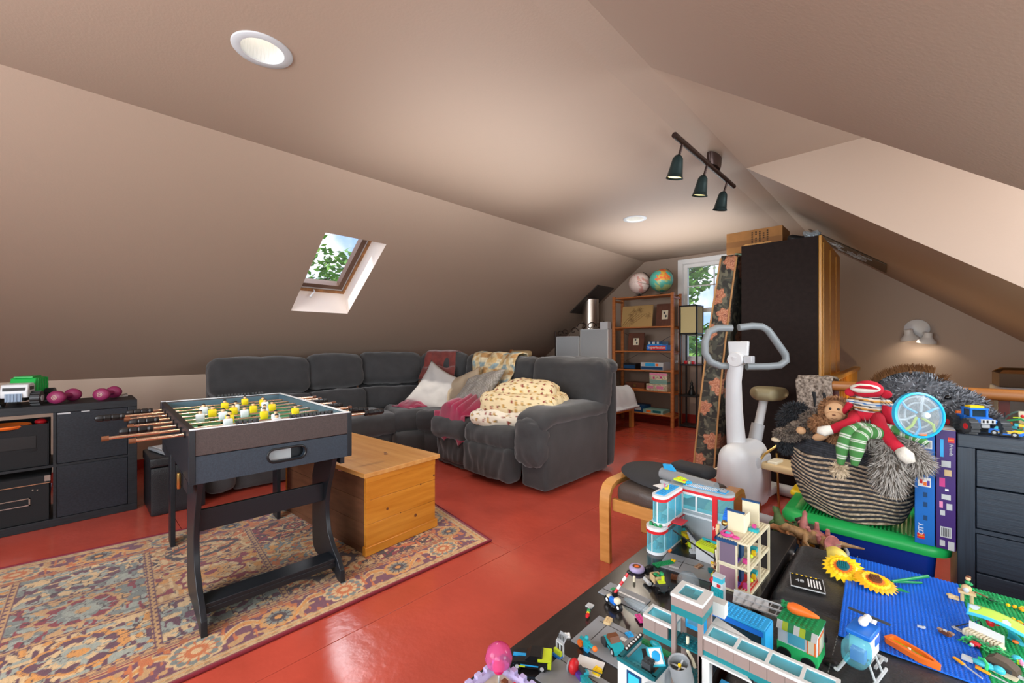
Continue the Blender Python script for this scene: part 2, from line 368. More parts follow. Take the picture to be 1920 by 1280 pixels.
# far gable with window_1
WX0, WX1, WZ0, WZ1 = -2.52, -1.66, .93, 2.39
g = MB('wall_paint'); y0, y1 = YG, YG+.14
g.prism([(XK, 0), (-2.52, 0), (-2.52, ZC), (XL, ZC), (XK, .87)], y0, y1, 'y')
g.prism([(-2.52, 0), (-1.66, 0), (-1.66, .93), (-2.52, .93)], y0, y1, 'y')
g.prism([(-2.52, 2.39), (-1.66, 2.39), (-1.66, ZC), (-2.52, ZC)], y0, y1, 'y')
g.prism([(-1.66, 0), (XRK, 0), (XRK, zr(XRK)), (XR, ZR), (X2, ZC), (-1.66, ZC)], y0, y1, 'y')
g.build('wall_back', struct=True, flat=True)
MB('red_trim').box(XK, XRK*0-.42, YG-.018, YG, 0, .13).build('baseboard_back', struct=True, bevel=.003)
MB('red_trim').box(XK, XK+.015, YN, YG, 0, .09).build('baseboard_left', struct=True, bevel=.003)
wn = bpy.data.objects.new('window_1', None); COL.objects.link(wn); wn['kind'] = 'structure'; wn.location = (0, 0, 0)
d = MB('trim_white'); yy = YG-.02
d.box(WX0-.075, WX0, yy, YG, WZ0-.02, WZ1+.07).box(WX1, WX1+.075, yy, YG, WZ0-.02, WZ1+.07).box(WX0, WX1, yy, YG, WZ1, WZ1+.07).box(WX0-.1, WX1+.1, YG-.05, YG, WZ0-.035, WZ0)
d.build('window_trim', wn, bevel=.003)
d = MB('trim_white'); ys, ye = YG+.03, YG+.09; t = .055
d.box(WX0, WX0+t, ys, ye, WZ0, WZ1).box(WX1-t, WX1, ys, ye, WZ0, WZ1).box(WX0+t, WX1-t, ys, ye, WZ1-t, WZ1).box(WX0+t, WX1-t, ys, ye, WZ0, WZ0+t*1.2).box(WX0+t, WX1-t, ys-.01, ye, 1.655, 1.715)
d.build('window_sash', wn, bevel=.004)
d = MB('trim_white')
for zz in ((WZ0+1.655)/2+.02, (1.715+WZ1)/2): d.box(WX0+t, WX1-t, ys+.02, ys+.035, zz-.009, zz+.009)
d.box((WX0+WX1)/2-.009, (WX0+WX1)/2+.009, ys+.02, ys+.035, WZ0+t, 1.655).box((WX0+WX1)/2-.009, (WX0+WX1)/2+.009, ys+.02, ys+.035, 1.715, WZ1-t)
d.build('glazing_bar', wn)
MB('clear_glass').box(WX0+t, WX1-t, ys+.04, ys+.044, WZ0+t, 1.655).build('pane', wn, flat=True)
MB('clear_glass').box(WX0+t, WX1-t, ys+.04, ys+.044, 1.715, WZ1-t).build('pane', wn, flat=True)
d = MB('trim_white'); d.box(WX0-.001, WX0+.006, YG, YG+.1, WZ0, WZ1).box(WX1-.006, WX1+.001, YG, YG+.1, WZ0, WZ1).box(WX0, WX1, YG, YG+.1, WZ1-.006, WZ1).box(WX0, WX1, YG, YG+.1, WZ0, WZ0+.006).build('window_jamb', wn)
# skylight: window_2, splayed reveal, wooden sash
wn = bpy.data.objects.new('window_2', None); COL.objects.link(wn); wn['kind'] = 'structure'
nrm = V((-SL, 0, 1)).normalized()
def sp(u, v, h):   # u along slope up (0..1 of opening), y, h depth outward
    x = KX0+(KX1-KX0)*u; return V((x, v, zl(x)))+nrm*h
D = .26
r = MB('reveal_cream')
a = [sp(0, KY0, 0), sp(0, KY1, 0), sp(1, KY1, 0), sp(1, KY0, 0)]; b = [sp(0.06, KY0, D), sp(.06, KY1, D), sp(.94, KY1, D), sp(.94, KY0, D)]
for i in range(4): j = (i+1) % 4; r.add([a[i], a[j], b[j], b[i]], [(0, 1, 2, 3)])
r.build('window_reveal', wn, flat=True, label='cream painted reveal')
mat('sash_wood', '#9a6a3e', .5, var=.3, vscale=20); mat('sash_dark', '#5d4232', .5)
def ringslab(m, u0, u1, v0, v1, tu, tv, h0, h1):
    for (a0, a1, c0, c1) in ((u0, u1, v0, v0+tv), (u0, u1, v1-tv, v1), (u0, u0+tu, v0+tv, v1-tv), (u1-tu, u1, v0+tv, v1-tv)):
        P = [sp(a0, c0, h0), sp(a1, c0, h0), sp(a1, c1, h0), sp(a0, c1, h0), sp(a0, c0, h1), sp(a1, c0, h1), sp(a1, c1, h1), sp(a0, c1, h1)]
        m.add(P, [(0, 1, 2, 3), (7, 6, 5, 4), (0, 4, 5, 1), (1, 5, 6, 2), (2, 6, 7, 3), (3, 7, 4, 0)])
m = MB('sash_wood'); ringslab(m, .06, .94, KY0, KY1, .03, .025, D-.03, D+.01); m.build('window_frame', wn)
m = MB('light_grey'); ringslab(m, .09, .91, KY0+.025, KY1-.025, .022, .016, D-.015, D+.03); m.build('window_gasket', wn)
m = MB('sash_dark'); ringslab(m, .112, .888, KY0+.041, KY1-.041, .05, .05, D-.02, D+.05); m.build('window_sash', wn)
m = MB('clear_glass'); P = [sp(.16, KY0+.09, D+.03), sp(.16, KY1-.09, D+.03), sp(.84, KY1-.09, D+.03), sp(.84, KY0+.09, D+.03)]; m.add(P, [(0, 1, 2, 3)]); m.build('pane', wn, flat=True)
m = MB('white'); p = sp(.10, (KY0+KY1)/2-.05, D-.045); m.tube([p, p+V((.02, .0, -.02)), p+V((.045, -.03, -.05)), p+V((.05, -.05, -.075))], .008); m.ell(p+V((.05, -.05, -.08)), .012); m.build('window_handle', wn)
# downlights
mat('lamp_glow', '#fff2dc', .5, emit=3); mat('lamp_glow2', '#fff0d8', .5, emit=4)
for k, (cx, cy) in enumerate(DL):
    t = thing('recessed_downlight', ['white recessed downlight with ribbed reflector, nearest in the flat ceiling', 'small bright recessed downlight in ceiling in front of the bookshelf'][k], 'light', (cx, cy, ZC))
    m = MB('light_grey'); m.lathe([(.085, 0), (.087, -.006), (.118, -.007), (.122, -.002), (.122, 0)], 48, caps=False).build('trim_ring', t, sharp=60)
    n = 72; m = MB('light_grey')
    vs = []; fs = []
    for j, (rr, z) in enumerate(((.088, 0), (.083, .105))):
        for i in range(n): q = rr*(1+.035*(i % 2)); vs.append((q*cos(2*pi*i/n), q*sin(2*pi*i/n), z))
    m.add(vs, [(i, (i+1) % n, n+(i+1) % n, n+i) for i in range(n)]); m.build('reflector', t, flat=True)
    MB('lamp_glow').lathe([(.0001, .100), (.086, .103)], 32, caps=False).build('diffuser', t, flat=True); MB('light_grey').lathe([(.0885, .0), (.0885, .106)], 32, caps=False).build('housing', t)
for l, (cx, cy) in zip(('near', 'far'), DL): bpy.data.objects['downlight_bulb_'+l].location.z = ZC-.01
# outside: ground and trees
mat('grass', '#4d6b2e', .9, var=.3); MB('grass').box(-60, 60, 7.5, 90, -4.2, -4.0).build('ground_outside', struct=True, flat=True)
mat('leaf', '#5d8f30', .6, var=.5, vscale=3); mat('leaf_b', '#86b048', .6, var=.4, vscale=3); mat('bark', '#4d3a2a', .9)
def tree(loc, h, rad, n, label, sz=.14, mats=('leaf', 'leaf_b'), group=None):
    t = thing('leafy_tree', label, 'tree', loc, group=group)
    m = MB('bark'); m.tube([(0, 0, 0), (.1, .05, h*.35), (-.05, .1, h*.7), (.1, 0, h)], [.22, .18, .12, .04]); 
    rnd = random.Random(int(loc[0]*10)+5)
    cl = []
    for k in range(16):
        a = rnd.uniform(0, 2*pi); z = h*rnd.uniform(.3, 1.02); rr = rad*rnd.uniform(.15, .8)*(1.1-abs(z/h-.6)); cc = V((rr*cos(a), rr*sin(a), z)); cl.append((cc, rnd.uniform(.3, .52)*rad))
        m.tube([(0, 0, z*.8), cc*.5+V((0, 0, z*.45)), cc], [.06, .04, .015], 6)
    m.build('trunk', t)
    m = MB(mats[0]); m.use(mats[1]); m.use(mats[0])
    for i in range(n):
        cc, r0 = cl[i % 16]; d = V((rnd.gauss(0, 1), rnd.gauss(0, 1), rnd.gauss(0, 1))).normalized()*r0*rnd.uniform(.45, 1.08); d.z *= .75
        p = cc+d; a = V((rnd.gauss(0, 1), rnd.gauss(0, 1), rnd.gauss(0, .5))).normalized(); b = a.orthogonal().normalized(); q = sz*rnd.uniform(.6, 1.2)
        m.use(mats[i % 3 == 0]); m.add([p-a*q, p+b*q*.5, p+a*q, p-b*q*.5], [(0, 1, 2, 3)])
    o = m.build('foliage', t, flat=True, stuff=True); return t
tree((-5.9, 12.6, -4), 7.3, 2.3, 9000, 'leafy green tree outside the gable window, nearer one reaching into the upper panes')
tree((-4.2, 16.0, -4), 6.0, 3.0, 7000, 'lower bushy tree outside the gable window, behind and to the right')
tree((-8.5, 17.5, -4), 7.0, 3.2, 5000, 'broad tree outside the gable window, farthest left')
tree((-14, 4.6, -4), 8.4, 3.2, 5000, 'grey green tree top seen through the skylight')
# ============================================================ RUG
mat('rug', '#a08060', .95, attr=True, bump=.6, bscale=350, sheen=.2); mat('rug_edge', '#7a1f2c', .9, bump=.4, bscale=300)
C0, C1, C2, C3 = V((-1.865, -.95, 0)), V((-1.825, 1.735, 0)), V((-3.13, 1.935, 0)), V((-3.55, -.95, 0))   # near-left, near-right, far-right, far-left
def rugp(u, v): return (C0*(1-u)+C1*u)*(1-v)+(C3*(1-u)+C2*u)*v
NU, NV = 640, 384
g = MB('rug').grid(NU, NV, lambda u, v: rugp(u, v)+V((0, 0, .009)))
rt = thing('area_rug', 'patterned oriental rug with floral border under the games table and chest', 'rug', (0, 0, 0))
rug = g.build('rug_pile', rt, flat=True)
def flower(a, b, r, pet, cols, seed=0):
    """a,b local coordinates; returns colour, mask of a many-petalled medallion"""
    rr = np.sqrt(a*a+b*b)/r; th = np.arctan2(b, a); lob = 1+.16*np.abs(np.sin(th*pet/2)); q = rr/lob; out = np.zeros(a.shape+(3,)); m = q < 1
    out[:] = cols[0]
    for k, (lim, c) in enumerate(((.86, cols[1]), (.62, cols[2]), (.42, cols[3]), (.2, cols[0]))): out[q < lim] = c
    pt = (q > .45) & (q < .84) & (np.abs(np.sin(th*pet/2)) < .35); out[pt] = cols[3]
    return out, m
def rugcol(co):
    n = co.shape[0]; W1, W2 = 2.75, 1.62
    idx = np.arange(n); u = (idx % (NU+1))/NU*W1; v = (idx//(NU+1))/NV*W2
    H = lambda s: hexa(s)
    cream, tan, gold, rust, wine, plum, slate, blue, dark, olive = map(H, ('#c4ab84', '#b39063', '#c2893f', '#b5652f', '#7c2030', '#5a3044', '#6f7a7c', '#8f9a98', '#3d2a30', '#8d8560'))
    col = np.tile(cream, (n, 1))
    # field of square panels
    px, pv = .46, .40; ui = np.floor((u+.18)/px).astype(int); vi = np.floor((v-.28)/(px*.8)).astype(int)
    a = (u+.18)-(ui+.5)*px; b = (v-.28)-(vi+.5)*px*.8
    pal = [(tan, gold, wine, cream), (wine, cream, rust, dark), (blue, cream, slate, plum), (gold, rust, cream, slate), (slate, blue, tan, wine), (rust, tan, dark, cream), (cream, blue, gold, plum)]
    wob = vnoise(u*34, v*34, 3); wob2 = vnoise(u*70+5, v*26, 5); wob3 = vnoise(u*16, v*46, 9)
    sel = (ui*3+vi*5) % 7
    for k, p in enumerate(pal):
        mk = sel == k; c = np.tile(p[0], (n, 1)); au, bu = a+(wob-.5)*.03, b+(wob2-.5)*.02
        c[(wob3 > .56)] = p[1]; c[(wob2 > .66)] = p[3]; c[(wob > .70)] = p[2]
        if k % 2 == 0:
            fl_, m = flower(au, bu*1.1, .13, 9, [p[2], p[3], p[0], p[1]]); c[m] = fl_[m]
        else:
            e = np.abs(np.sin(au*28+np.sin(bu*30)*1.5)) < .28; c[e] = p[3]; e = (np.abs(au)/.17)**1.5+(np.abs(bu)/.12)**1.5; c[(e < 1) & (e > .72)] = p[2]; fl_, m = flower(au, bu, .07, 7, [p[1], p[3], p[2], p[0]]); c[m] = fl_[m]
        outl = np.abs(wob-.62) < .018; c[outl] = dark; outl = np.abs(wob3-.52) < .014; c[outl] = dark
        col[mk] = c[mk]
    ed = np.minimum(px/2-np.abs(a), px*.4-np.abs(b)); col[ed < .016] = tan; col[(ed < .012) & (ed > .008)] = plum; col[(ed < .016) & (np.sin(u*160)*np.sin(v*160) > .3)] = plum
    # borders
    d = np.minimum(np.minimum(u, W1-u), np.minimum(v, W2-v)); bw = .27; m = d < bw
    c = np.tile(plum*1.15, (n, 1))
    horiz = (np.minimum(v, W2-v) <= np.minimum(u, W1-u)); s_ = np.where(horiz, u, v+.1); tt = d-.145
    k = np.floor(s_/.29); la = s_-(k+.5)*.29
    swirl = np.abs(tt-.055*np.sin(s_/.29*2*pi+1.2)+.01*(wob-.5)) ; c[swirl < .022] = cream; c[swirl < .012] = gold
    c[(wob > .72)] = tan; c[(wob2 > .74)] = rust
    fl_, mm = flower(la, tt, .085, 12, [cream, slate, cream, rust]); od = (k % 2 == 0); c[mm & od] = fl_[mm & od]
    fl_, mm = flower(la, tt, .07, 10, [gold, tan, slate, dark]); c[mm & ~od] = fl_[mm & ~od]
    col[m] = c[m]
    for lo, hi, cc in ((.235, .27, tan), (.243, .249, wine), (.258, .262, plum), (.02, .062, cream*.93), (.038, .043, gold)):
        mk = (d > lo) & (d < hi); col[mk] = cc
    mk = (d > .022) & (d < .060) & (np.sin(s_*110)+np.sin(d*240) > 1.0); col[mk] = tan*.85
    mk = (d > .236) & (d < .268) & (np.sin(s_*90) > .5); col[mk] = rust*.9
    col[d < .02] = wine
    fade = .92+.16*vnoise(u*3, v*3, 11); col = col*fade[:, None]*(.94+.12*vnoise(u*260, v*60, 2))[:, None]
    g_ = col.mean(1, keepdims=True); return (g_+(col-g_)*1.0)*np.array([1.0, .95, .88])
paint(rug, rugcol)
m = MB('rug_edge'); P = [rugp(0, 0), rugp(1, 0), rugp(1, 1), rugp(0, 1)]; m.tube([p+V((0, 0, .007)) for p in P], .007, 8, closed=True)
m.add([p+V((0, 0, .001)) for p in P]+[p+V((0, 0, .0085)) for p in P], [(3, 2, 1, 0), (4, 5, 6, 7), (0, 1, 5, 4), (1, 2, 6, 5), (2, 3, 7, 6), (3, 0, 4, 7)]); m.build('bound_edge', rt)

# ============================================================ FOOSBALL TABLE
mat('fb_blue', '#2c3742', .5, var=.15, vscale=200, bump=.1, bscale=300); mat('fb_brown', '#463b38', .5, var=.15, vscale=200, bump=.1, bscale=300)
mat('fb_frame', '#191c21', .4, bump=.08, bscale=200); mat('fb_green', '#57b98c', .3); mat('fb_inner', '#4d6472', .4); mat('fb_white', '#dfe6ea', .35); mat('fb_yellow', '#f0d21a', .35)
ft = thing('foosball_table', 'black folding foosball table with yellow and white players on the rug', 'game table', (-2.625, .668, 0.010), RD(-2.2))
HX, HY, ZT, ZB = .578, .322, .828, .612; tk = .02
m = MB('fb_frame'); m.box(-HX+.03, HX-.03, -HY, -HY+tk, ZB, ZT).build('side_panel', ft, bevel=.003)
m = MB('fb_frame'); m.box(-HX+.03, HX-.03, HY-tk, HY, ZB, ZT).build('side_panel', ft, bevel=.003)
for sx in (1, -1):
    for z0, z1, mm, nm in ((.724, ZT, 'fb_brown', 'upper_end_panel'), (ZB, .722, 'fb_blue', 'lower_end_panel')):
        m = MB(mm); y0, y1 = -HY-.001, HY+.001; x1 = HX*sx; x0 = (HX-.022)*sx; xa, xb = min(x0, x1), max(x0, x1)
        if sx > 0 and z0 == ZB:   # ball return opening cut through
            cy, hw, hh, zc = .03, .075, .026, .675; N = 28
            ring = []
            for i in range(N):
                a = 2*pi*i/N; ring.append((cy+(hw-hh)*(1 if cos(a) > 0 else -1)+hh*cos(a), zc+hh*sin(a)))
            out = []
            for (py, pz) in ring:
                dy, dz = py-cy, pz-zc; t = min((y1-cy)/dy if dy > 1e-9 else 1e9, (y0-cy)/dy if dy < -1e-9 else 1e9, (z1-zc)/dz if dz > 1e-9 else 1e9, (z0-zc)/dz if dz < -1e-9 else 1e9); out.append((cy+dy*t, zc+dz*t))
            # keep the panel's corners
            for cyy, czz in ((y0, z0), (y0, z1), (y1, z0), (y1, z1)):
                k = min(range(N), key=lambda i: (out[i][0]-cyy)**2+((out[i][1]-czz)*1.5)**2); out[k] = (cyy, czz)
            for X in (xb, xa):
                m.add([(X, a, b) for a, b in ring]+[(X, a, b) for a, b in out], [(i, (i+1) % N, N+(i+1) % N, N+i) if X == xb else (i, N+i, N+(i+1) % N, (i+1) % N) for i in range(N)])
            m.add([(xb, a, b) for a, b in ring]+[(xa, a, b) for a, b in ring], [(i, N+i, N+(i+1) % N, (i+1) % N) for i in range(N)])
            m.box(xa, xb, y0, y0+.001, z0, z1).box(xa, xb, y1-.001, y1, z0, z1)
            p = m.build(nm, ft)
            k = MB('black_plastic'); k.tube([(xb+.002, a+(a-cy)*.05, zc+(b-zc)*1.12) for a, b in ring], .005, 8, closed=True); k.build('opening_rim', p)
            k = MB('light_grey'); k.box(xa-.03, xa-.02, -.06, .058, .63, .715); k.build('ball_tray', p); MB('fb_frame').box(xa-.03, xa-.02, .058, .13, .63, .715).build('tray_end', p); 
        else: m.box(xa, xb, y0, y1, z0, z1); m.build(nm, ft, bevel=.003)
    for sy in (1, -1):
        m = MB('fb_frame'); m.prism([((HX+.0005)*sx, (HY+.002)*sy), ((HX+.0005)*sx, (HY-.018)*sy), ((HX+.004)*sx, (HY-.016)*sy), ((HX+.004)*sx, (HY+.003)*sy)][::1 if sx*sy > 0 else -1], ZB+.002, ZT-.002); m.build('corner_trim', ft)
    m = MB('fb_white').box(min(HX*sx, (HX-.022)*sx), max(HX*sx, (HX-.022)*sx), -HY, HY, ZT, ZT+.004).build('top_edge_strip', ft, bevel=.001)
for sy in (1, -1): MB('black_plastic' if sy < 0 else 'fb_white').box(-HX+.022, HX-.022, min(sy*HY, sy*(HY-tk)), max(sy*HY, sy*(HY-tk)), ZT, ZT+.003).build('top_edge_strip', ft, bevel=.001)
MB('fb_green').box(-HX+.04, HX-.04, -HY+tk, HY-tk, .738, .744).build('playing_field', ft)
m = MB('fb_white')
zf = .7445
for X in (-.50, -.42, 0, .42, .50): m.box(X-.003, X+.003, -.27 if abs(X) < .45 else -.12, .27 if abs(X) < .45 else .12, zf, zf+.0006)
m.tube([(.09*cos(a*pi/16), .09*sin(a*pi/16), zf) for a in range(32)], .0025, 4, closed=True)
for s_ in (-1, 1): m.box(-.5, .5, s_*.272-.002, s_*.272+.002, zf, zf+.0006)
m.build('field_marking', ft)
boxes('end_cushion', ft, 'fb_inner', ((-HX+.022, -HX+.04, -HY+tk, HY-tk, .738, ZT-.005), (HX-.04, HX-.022, -HY+tk, HY-tk, .738, ZT-.005))); boxes('side_lining', ft, 'fb_inner', ((-HX+.04, HX-.04, -HY+tk, -HY+tk+.003, .744, ZT-.002), (-HX+.04, HX-.04, HY-tk-.003, HY-tk, .744, ZT-.002)))
XS = [-.455+i*.13 for i in range(8)]
lefth = {0: 1, 1: 1, 3: 1, 5: 1}; ext = [.065, .185, .148, .067, .144, .107, .228, .152]; extr = [.17, .16, .09, .155, .08, .146, .12, .15]
counts = [1, 2, 3, 5, 5, 3, 2, 1]; ylw = [1, 1, 0, 1, 0, 1, 0, 0]; offs = [.08, .05, -.02, .04, -.03, .03, -.05, .02]
ZRD = .795
for i, X in enumerate(XS):
    ya, yb = -HY-ext[i], HY+extr[i]; hl = i in lefth
    rod = MB('copper_rod').cyl((X, ya, ZRD), (X, yb, ZRD), .0065, n=12).build('rod', ft)
    hy, s_ = (ya, -1) if hl else (yb, 1); oy = yb if hl else ya
    k = MB('black_plastic')
    k.lathe([(.007, -.002), (.0155, 0), (.017, .01), (.0135, .018), (.0165, .024), (.0165, .045), (.0135, .049), (.0165, .053), (.0165, .074), (.0135, .078), (.0165, .082), (.016, .098), (.011, .108), (.004, .112)], 8)
    for p in range(len(k.v)): x_, y_, z_ = k.v[p]; k.v[p] = (X+x_, hy+s_*(z_-.02), ZRD+y_)
    k.build('handle', rod, sharp=25)
    k = MB('brown' if i > 5 or 1 else 'black_plastic'); k.cyl((X, oy, ZRD), (X, oy+(.022 if hl else -.022), ZRD), .010, n=12).build('end_cap', rod, label='brown end cap')
    k = MB('black_plastic'); 
    for yy in (-HY-.006, HY): MB('black_plastic').cyl((X, yy, ZRD), (X, yy+.006, ZRD), .013, n=12).build('bushing', rod)
    n = counts[i]; sp_ = {1: 0, 2: .2, 3: .15, 5: .095}[n]
    for j in range(n):
        if n == 5 and j in (4,) : continue
        y = offs[i]+(j-(n-1)/2)*sp_; cm = 'fb_yellow' if ylw[i] else 'fb_white'
        k = MB(cm); k.at((X, y, ZRD)); k.soft((0, 0, .008), (.011, .019, .021), .007, n=4); k.cyl((0, 0, .022), (0, 0, .03), .005, n=8)
        k.use('black_plastic'); k.soft((0, 0, -.022), (.008, .012, .010), .003, n=3); k.box(-.005, .005, -.009, .009, -.045, -.03)
        k.use('skin'); k.ell((0, 0, .036), (.0085, .0085, .0105), 10, 8); k.use('black_plastic'); k.ell((-.001, 0, .0415), (.0088, .009, .0065), 10, 6)
        k.build('player', rod, label=('yellow' if ylw[i] else 'white')+' player figure')
# score counters along the end rails
for X, y0, n in ((HX-.011, -.16, 4), (HX-.011, .05, 10), (-HX+.011, -.05, 10), (-HX+.011, .14, 4)):
    k = MB('black_plastic'); k.cyl((X, y0, ZT+.012), (X, y0+n*.018, ZT+.012), .003, n=6).box(X-.008, X+.008, y0-.006, y0, ZT+.004, ZT+.018).box(X-.008, X+.008, y0+n*.018, y0+n*.018+.006, ZT+.004, ZT+.018); sc_ = k.build('scorer', ft)
    for j in range(n): MB('dark_grey').cyl((X, y0+.003+j*.018, ZT+.012), (X, y0+.015+j*.018, ZT+.012), .0095, n=10).build('score_bead', sc_)
# legs: S-shaped boards
def legprof(s):
    P = [(.30, .66), (.50, .66), (.50, .60), (.455, .50), (.415, .42), (.395, .34), (.398, .27), (.42, .20), (.48, .14), (.545, .10), (.585, .06), (.592, 0), (.548, 0), (.52, .018), (.40, .030), (.25, .036), (.215, .06), (.20, .12), (.20, .45), (.255, .56)]
    if s < 0: return [(-.56, 0), (-.455, 0), (-.455, .66), (-.56, .66)]
    return P[::-1]
for sx in (1, -1):
    for sy in (-1, 1):
        m = MB('fb_frame'); y0 = sy*(HY-.045); P = legprof(sx)
        m.prism([(a, b) for a, b in P], y0-.011, y0+.011, 'y'); lg = m.build('leg', ft, bevel=.002)
        k = MB('brass').cyl((sx*.5, y0-.0115*1, .60), (sx*.5, y0-.016, .60), .010, n=12); k.build('bolt', lg)
MB('fb_frame').box(.345, .363, -HY+.056, HY-.056, .344, .438).build('cross_rail', ft, bevel=.002)
MB('fb_frame').box(.43, .53, -HY+.056, HY-.056, .082, .10).build('foot_shelf', ft, bevel=.002); MB('fb_frame').box(.515, .53, -HY+.056, HY-.056, .058, .082).build('shelf_lip', ft, bevel=.002)
k = MB('brass'); k.soft((.36, -HY-.012, .585), (.012, .008, .035), .006, n=4); k.build('fold_latch', ft)
boxes('leg_bracket', ft, 'fb_frame', ((.30, .50, -HY, -HY+.02, .56, ZB), (-.50, -.30, -HY, -HY+.02, .56, ZB), (.30, .50, HY-.02, HY, .56, ZB), (-.5, -.3, HY-.02, HY, .56, ZB)))

# ============================================================ PINE CHEST
ct = thing('pine_chest', 'pine blanket chest with a flat lid standing on the rug corner', 'chest', (-2.2, 1.37, .011), RD(4.5))
# local: front face = +X side (pale end) width .5 in y, length runs to -X
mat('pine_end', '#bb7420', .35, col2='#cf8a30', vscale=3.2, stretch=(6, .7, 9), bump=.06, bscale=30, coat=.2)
mat('pine_lid', '#c58a48', .32, col2='#d49f5c', vscale=3, stretch=(.7, 9, 9), bump=.06, bscale=30, coat=.2)
L = 1.02
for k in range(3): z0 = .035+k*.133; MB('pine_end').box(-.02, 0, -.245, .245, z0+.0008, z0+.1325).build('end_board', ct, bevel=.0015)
for k in range(3): z0 = .035+k*.133; MB('pine_dark').box(-L+.02, -.02, -.245, -.225, z0+.0008, z0+.1325).build('front_board', ct, bevel=.0015, label='darker brown side board')
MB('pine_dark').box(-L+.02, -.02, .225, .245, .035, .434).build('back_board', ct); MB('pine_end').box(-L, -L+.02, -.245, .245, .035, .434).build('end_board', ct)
MB('pine_dark').box(-L+.02, -.02, -.225, .225, .035, .05).build('bottom_board', ct)
m = MB('pine_end'); m.box(-.022, .012, -.257, .257, 0, .05).build('plinth', ct, bevel=.004, label='pale front plinth strip')
MB('pine_dark').box(-L-.012, -.022, -.245, -.235, 0, .035).box(-L-.012, -.022, .235, .245, 0, .035).build('plinth', ct, bevel=.004)
lid = MB('pine_lid').box(-L-.015, .022, -.27, .27, .436, .462).build('lid', ct, bevel=.003)
MB('pine_end').box(-.02+.001, .003, -.2455, .2455, .40, .434).build('lid_lip', ct, bevel=.002)
for sy in (-1,):   # dovetail joints on the near corner
    for k in range(12): MB('pine_end').box(-.0215, .0012, -.2465, -.2235, .05+k*.030, .05+k*.030+.028).build('dovetail', ct)
k = MB('brown')
for (y, z, r) in ((.09, .12, .010), (-.11, .22, .008), (.13, .30, .006), (-.02, .17, .004), (.235, .33, .007)): k.cyl((0.0003, y, z), (.0010, y, z), r, n=14)
k.build('knot', ct)
k = MB('brown')
for (x, y, r) in ((-.25, .05, .014), (-.28, .065, .010), (-.6, -.12, .008)): k.cyl((x, y, .4622), (x, y, .4630), r, n=12)
k.build('knot', lid)
k = MB('steel').box(-.30, -.26, -.248, -.2455, .418, .432); k.build('latch', ct)

# ============================================================ CUBE CABINET
FX = -4.02; BX = -4.41
cb = thing('cube_shelf_unit', 'black cube shelving unit low against the left slope', 'cabinet', (0, 0, 0))
bwv = 'black_wood'
MB(bwv).box(BX, FX, -.47, .33, .735, .785).build('top_panel', cb, bevel=.002)
MB(bwv).box(BX, FX, -.47, .33, 0, .05).build('bottom_panel', cb, bevel=.002)
MB(bwv).box(BX, FX, .28, .33, .05, .735).build('side_panel', cb, bevel=.002); MB(bwv).box(BX, FX, -.47, -.42, .05, .735).build('side_panel', cb, bevel=.002)
MB(bwv).box(BX, FX, -.0775, -.0625, .05, .735).build('divider', cb); MB(bwv).box(BX, FX, -.0625, .28, .385, .400).build('shelf', cb); MB(bwv).box(BX, FX, -.42, -.0775, .385, .400).build('shelf', cb)
for z0 in (.052, .402):
    d_ = MB('black_wood2').box(FX-.02, FX-.004, -.060, .278, z0, z0+.331).build('door', cb, bevel=.002)
MB(bwv).box(BX+.001, BX+.005, -.0625, .28, .05, .735).build('back_panel', cb)
m = MB('light_grey').box(FX-.0035, FX-.002, -.058, -.0, .722, .731).box(FX-.0035, FX-.002, .05, .09, .727, .733).build('peeling_tape', cb)
# fabric bin (open) in upper left cube
fb = thing('storage_bin', 'open black fabric bin in the upper cube of the shelving unit', 'storage bin', (-4.215, -.25, .400))
m = MB('black_felt'); 
for (x0, x1, y0, y1) in ((-.18, .175, -.155, -.150), (-.18, .175, .150, .155), (-.18, -.175, -.15, .15), (.17, .175, -.15, .15)): m.box(x0, x1, y0, y1, 0, .27)
m.box(-.18, .175, -.155, .155, 0, .005).build('bin_body', fb, bevel=.002)
MB('black_plastic').box(.1755, .178, -.1, .1, .12, .20).build('pocket', fb, bevel=.001)
t = MB('orange').lathe([(.005, 0), (.11, .0), (.12, .012), (.115, .02), (.10, .01), (.003, .008)], 32, caps=False).build('toy_frisbee'); tag(t, 'orange toy disc lying inside the black fabric bin', 'toy'); put(t, (-4.13, -.29, .650), 0)
k = MB('red').ell((0, 0, 0), (.03, .03, .02)).build('toy_ball'); tag(k, 'small red toy poking from the back of the black fabric bin', 'toy'); put(k, (-4.20, -.135, .665))
k = MB('black_felt').soft((0, 0, 0), (.16, .14, .10), .05, n=8, wr=.03, ws=12).build('cloth_bundle', sharp=80); tag(k, 'dark cloth bundle filling the black fabric bin', 'cloth'); put(k, (-4.215, -.25, .47))
# lidded box with label holder
lb = thing('lidded_box', 'black lidded storage box with metal label holder in lower cube', 'storage box', (-4.20, -.245, .0515))
MB('black_felt').box(-.17, .165, -.15, .15, 0, .235).build('box_body', lb, bevel=.002)
l_ = MB('black_felt').box(-.175, .170, -.155, .155, .237, .285).build('lid', lb, bevel=.002)
MB('copper_rod').box(.1705, .172, -.155, .155, .236, .241).build('lid_edge', l_)
MB('steel').box(.1705, .1725, .13, .156, .25, .286).build('corner_plate', l_)
k = MB('steel'); k.box(.166, .169, -.07, .07, .11, .116).box(.166, .169, -.07, .07, .152, .158).box(.166, .169, -.07, -.063, .11, .158).box(.166, .169, .063, .07, .11, .158).build('label_holder', lb)
k = MB('steel')
for y, z in ((-.13, .205), (-.06, .20), (.08, .205), (.1, .20)): k.cyl((.165, y, z), (.168, y, z), .004, n=8)
k.build('rivet', lb)
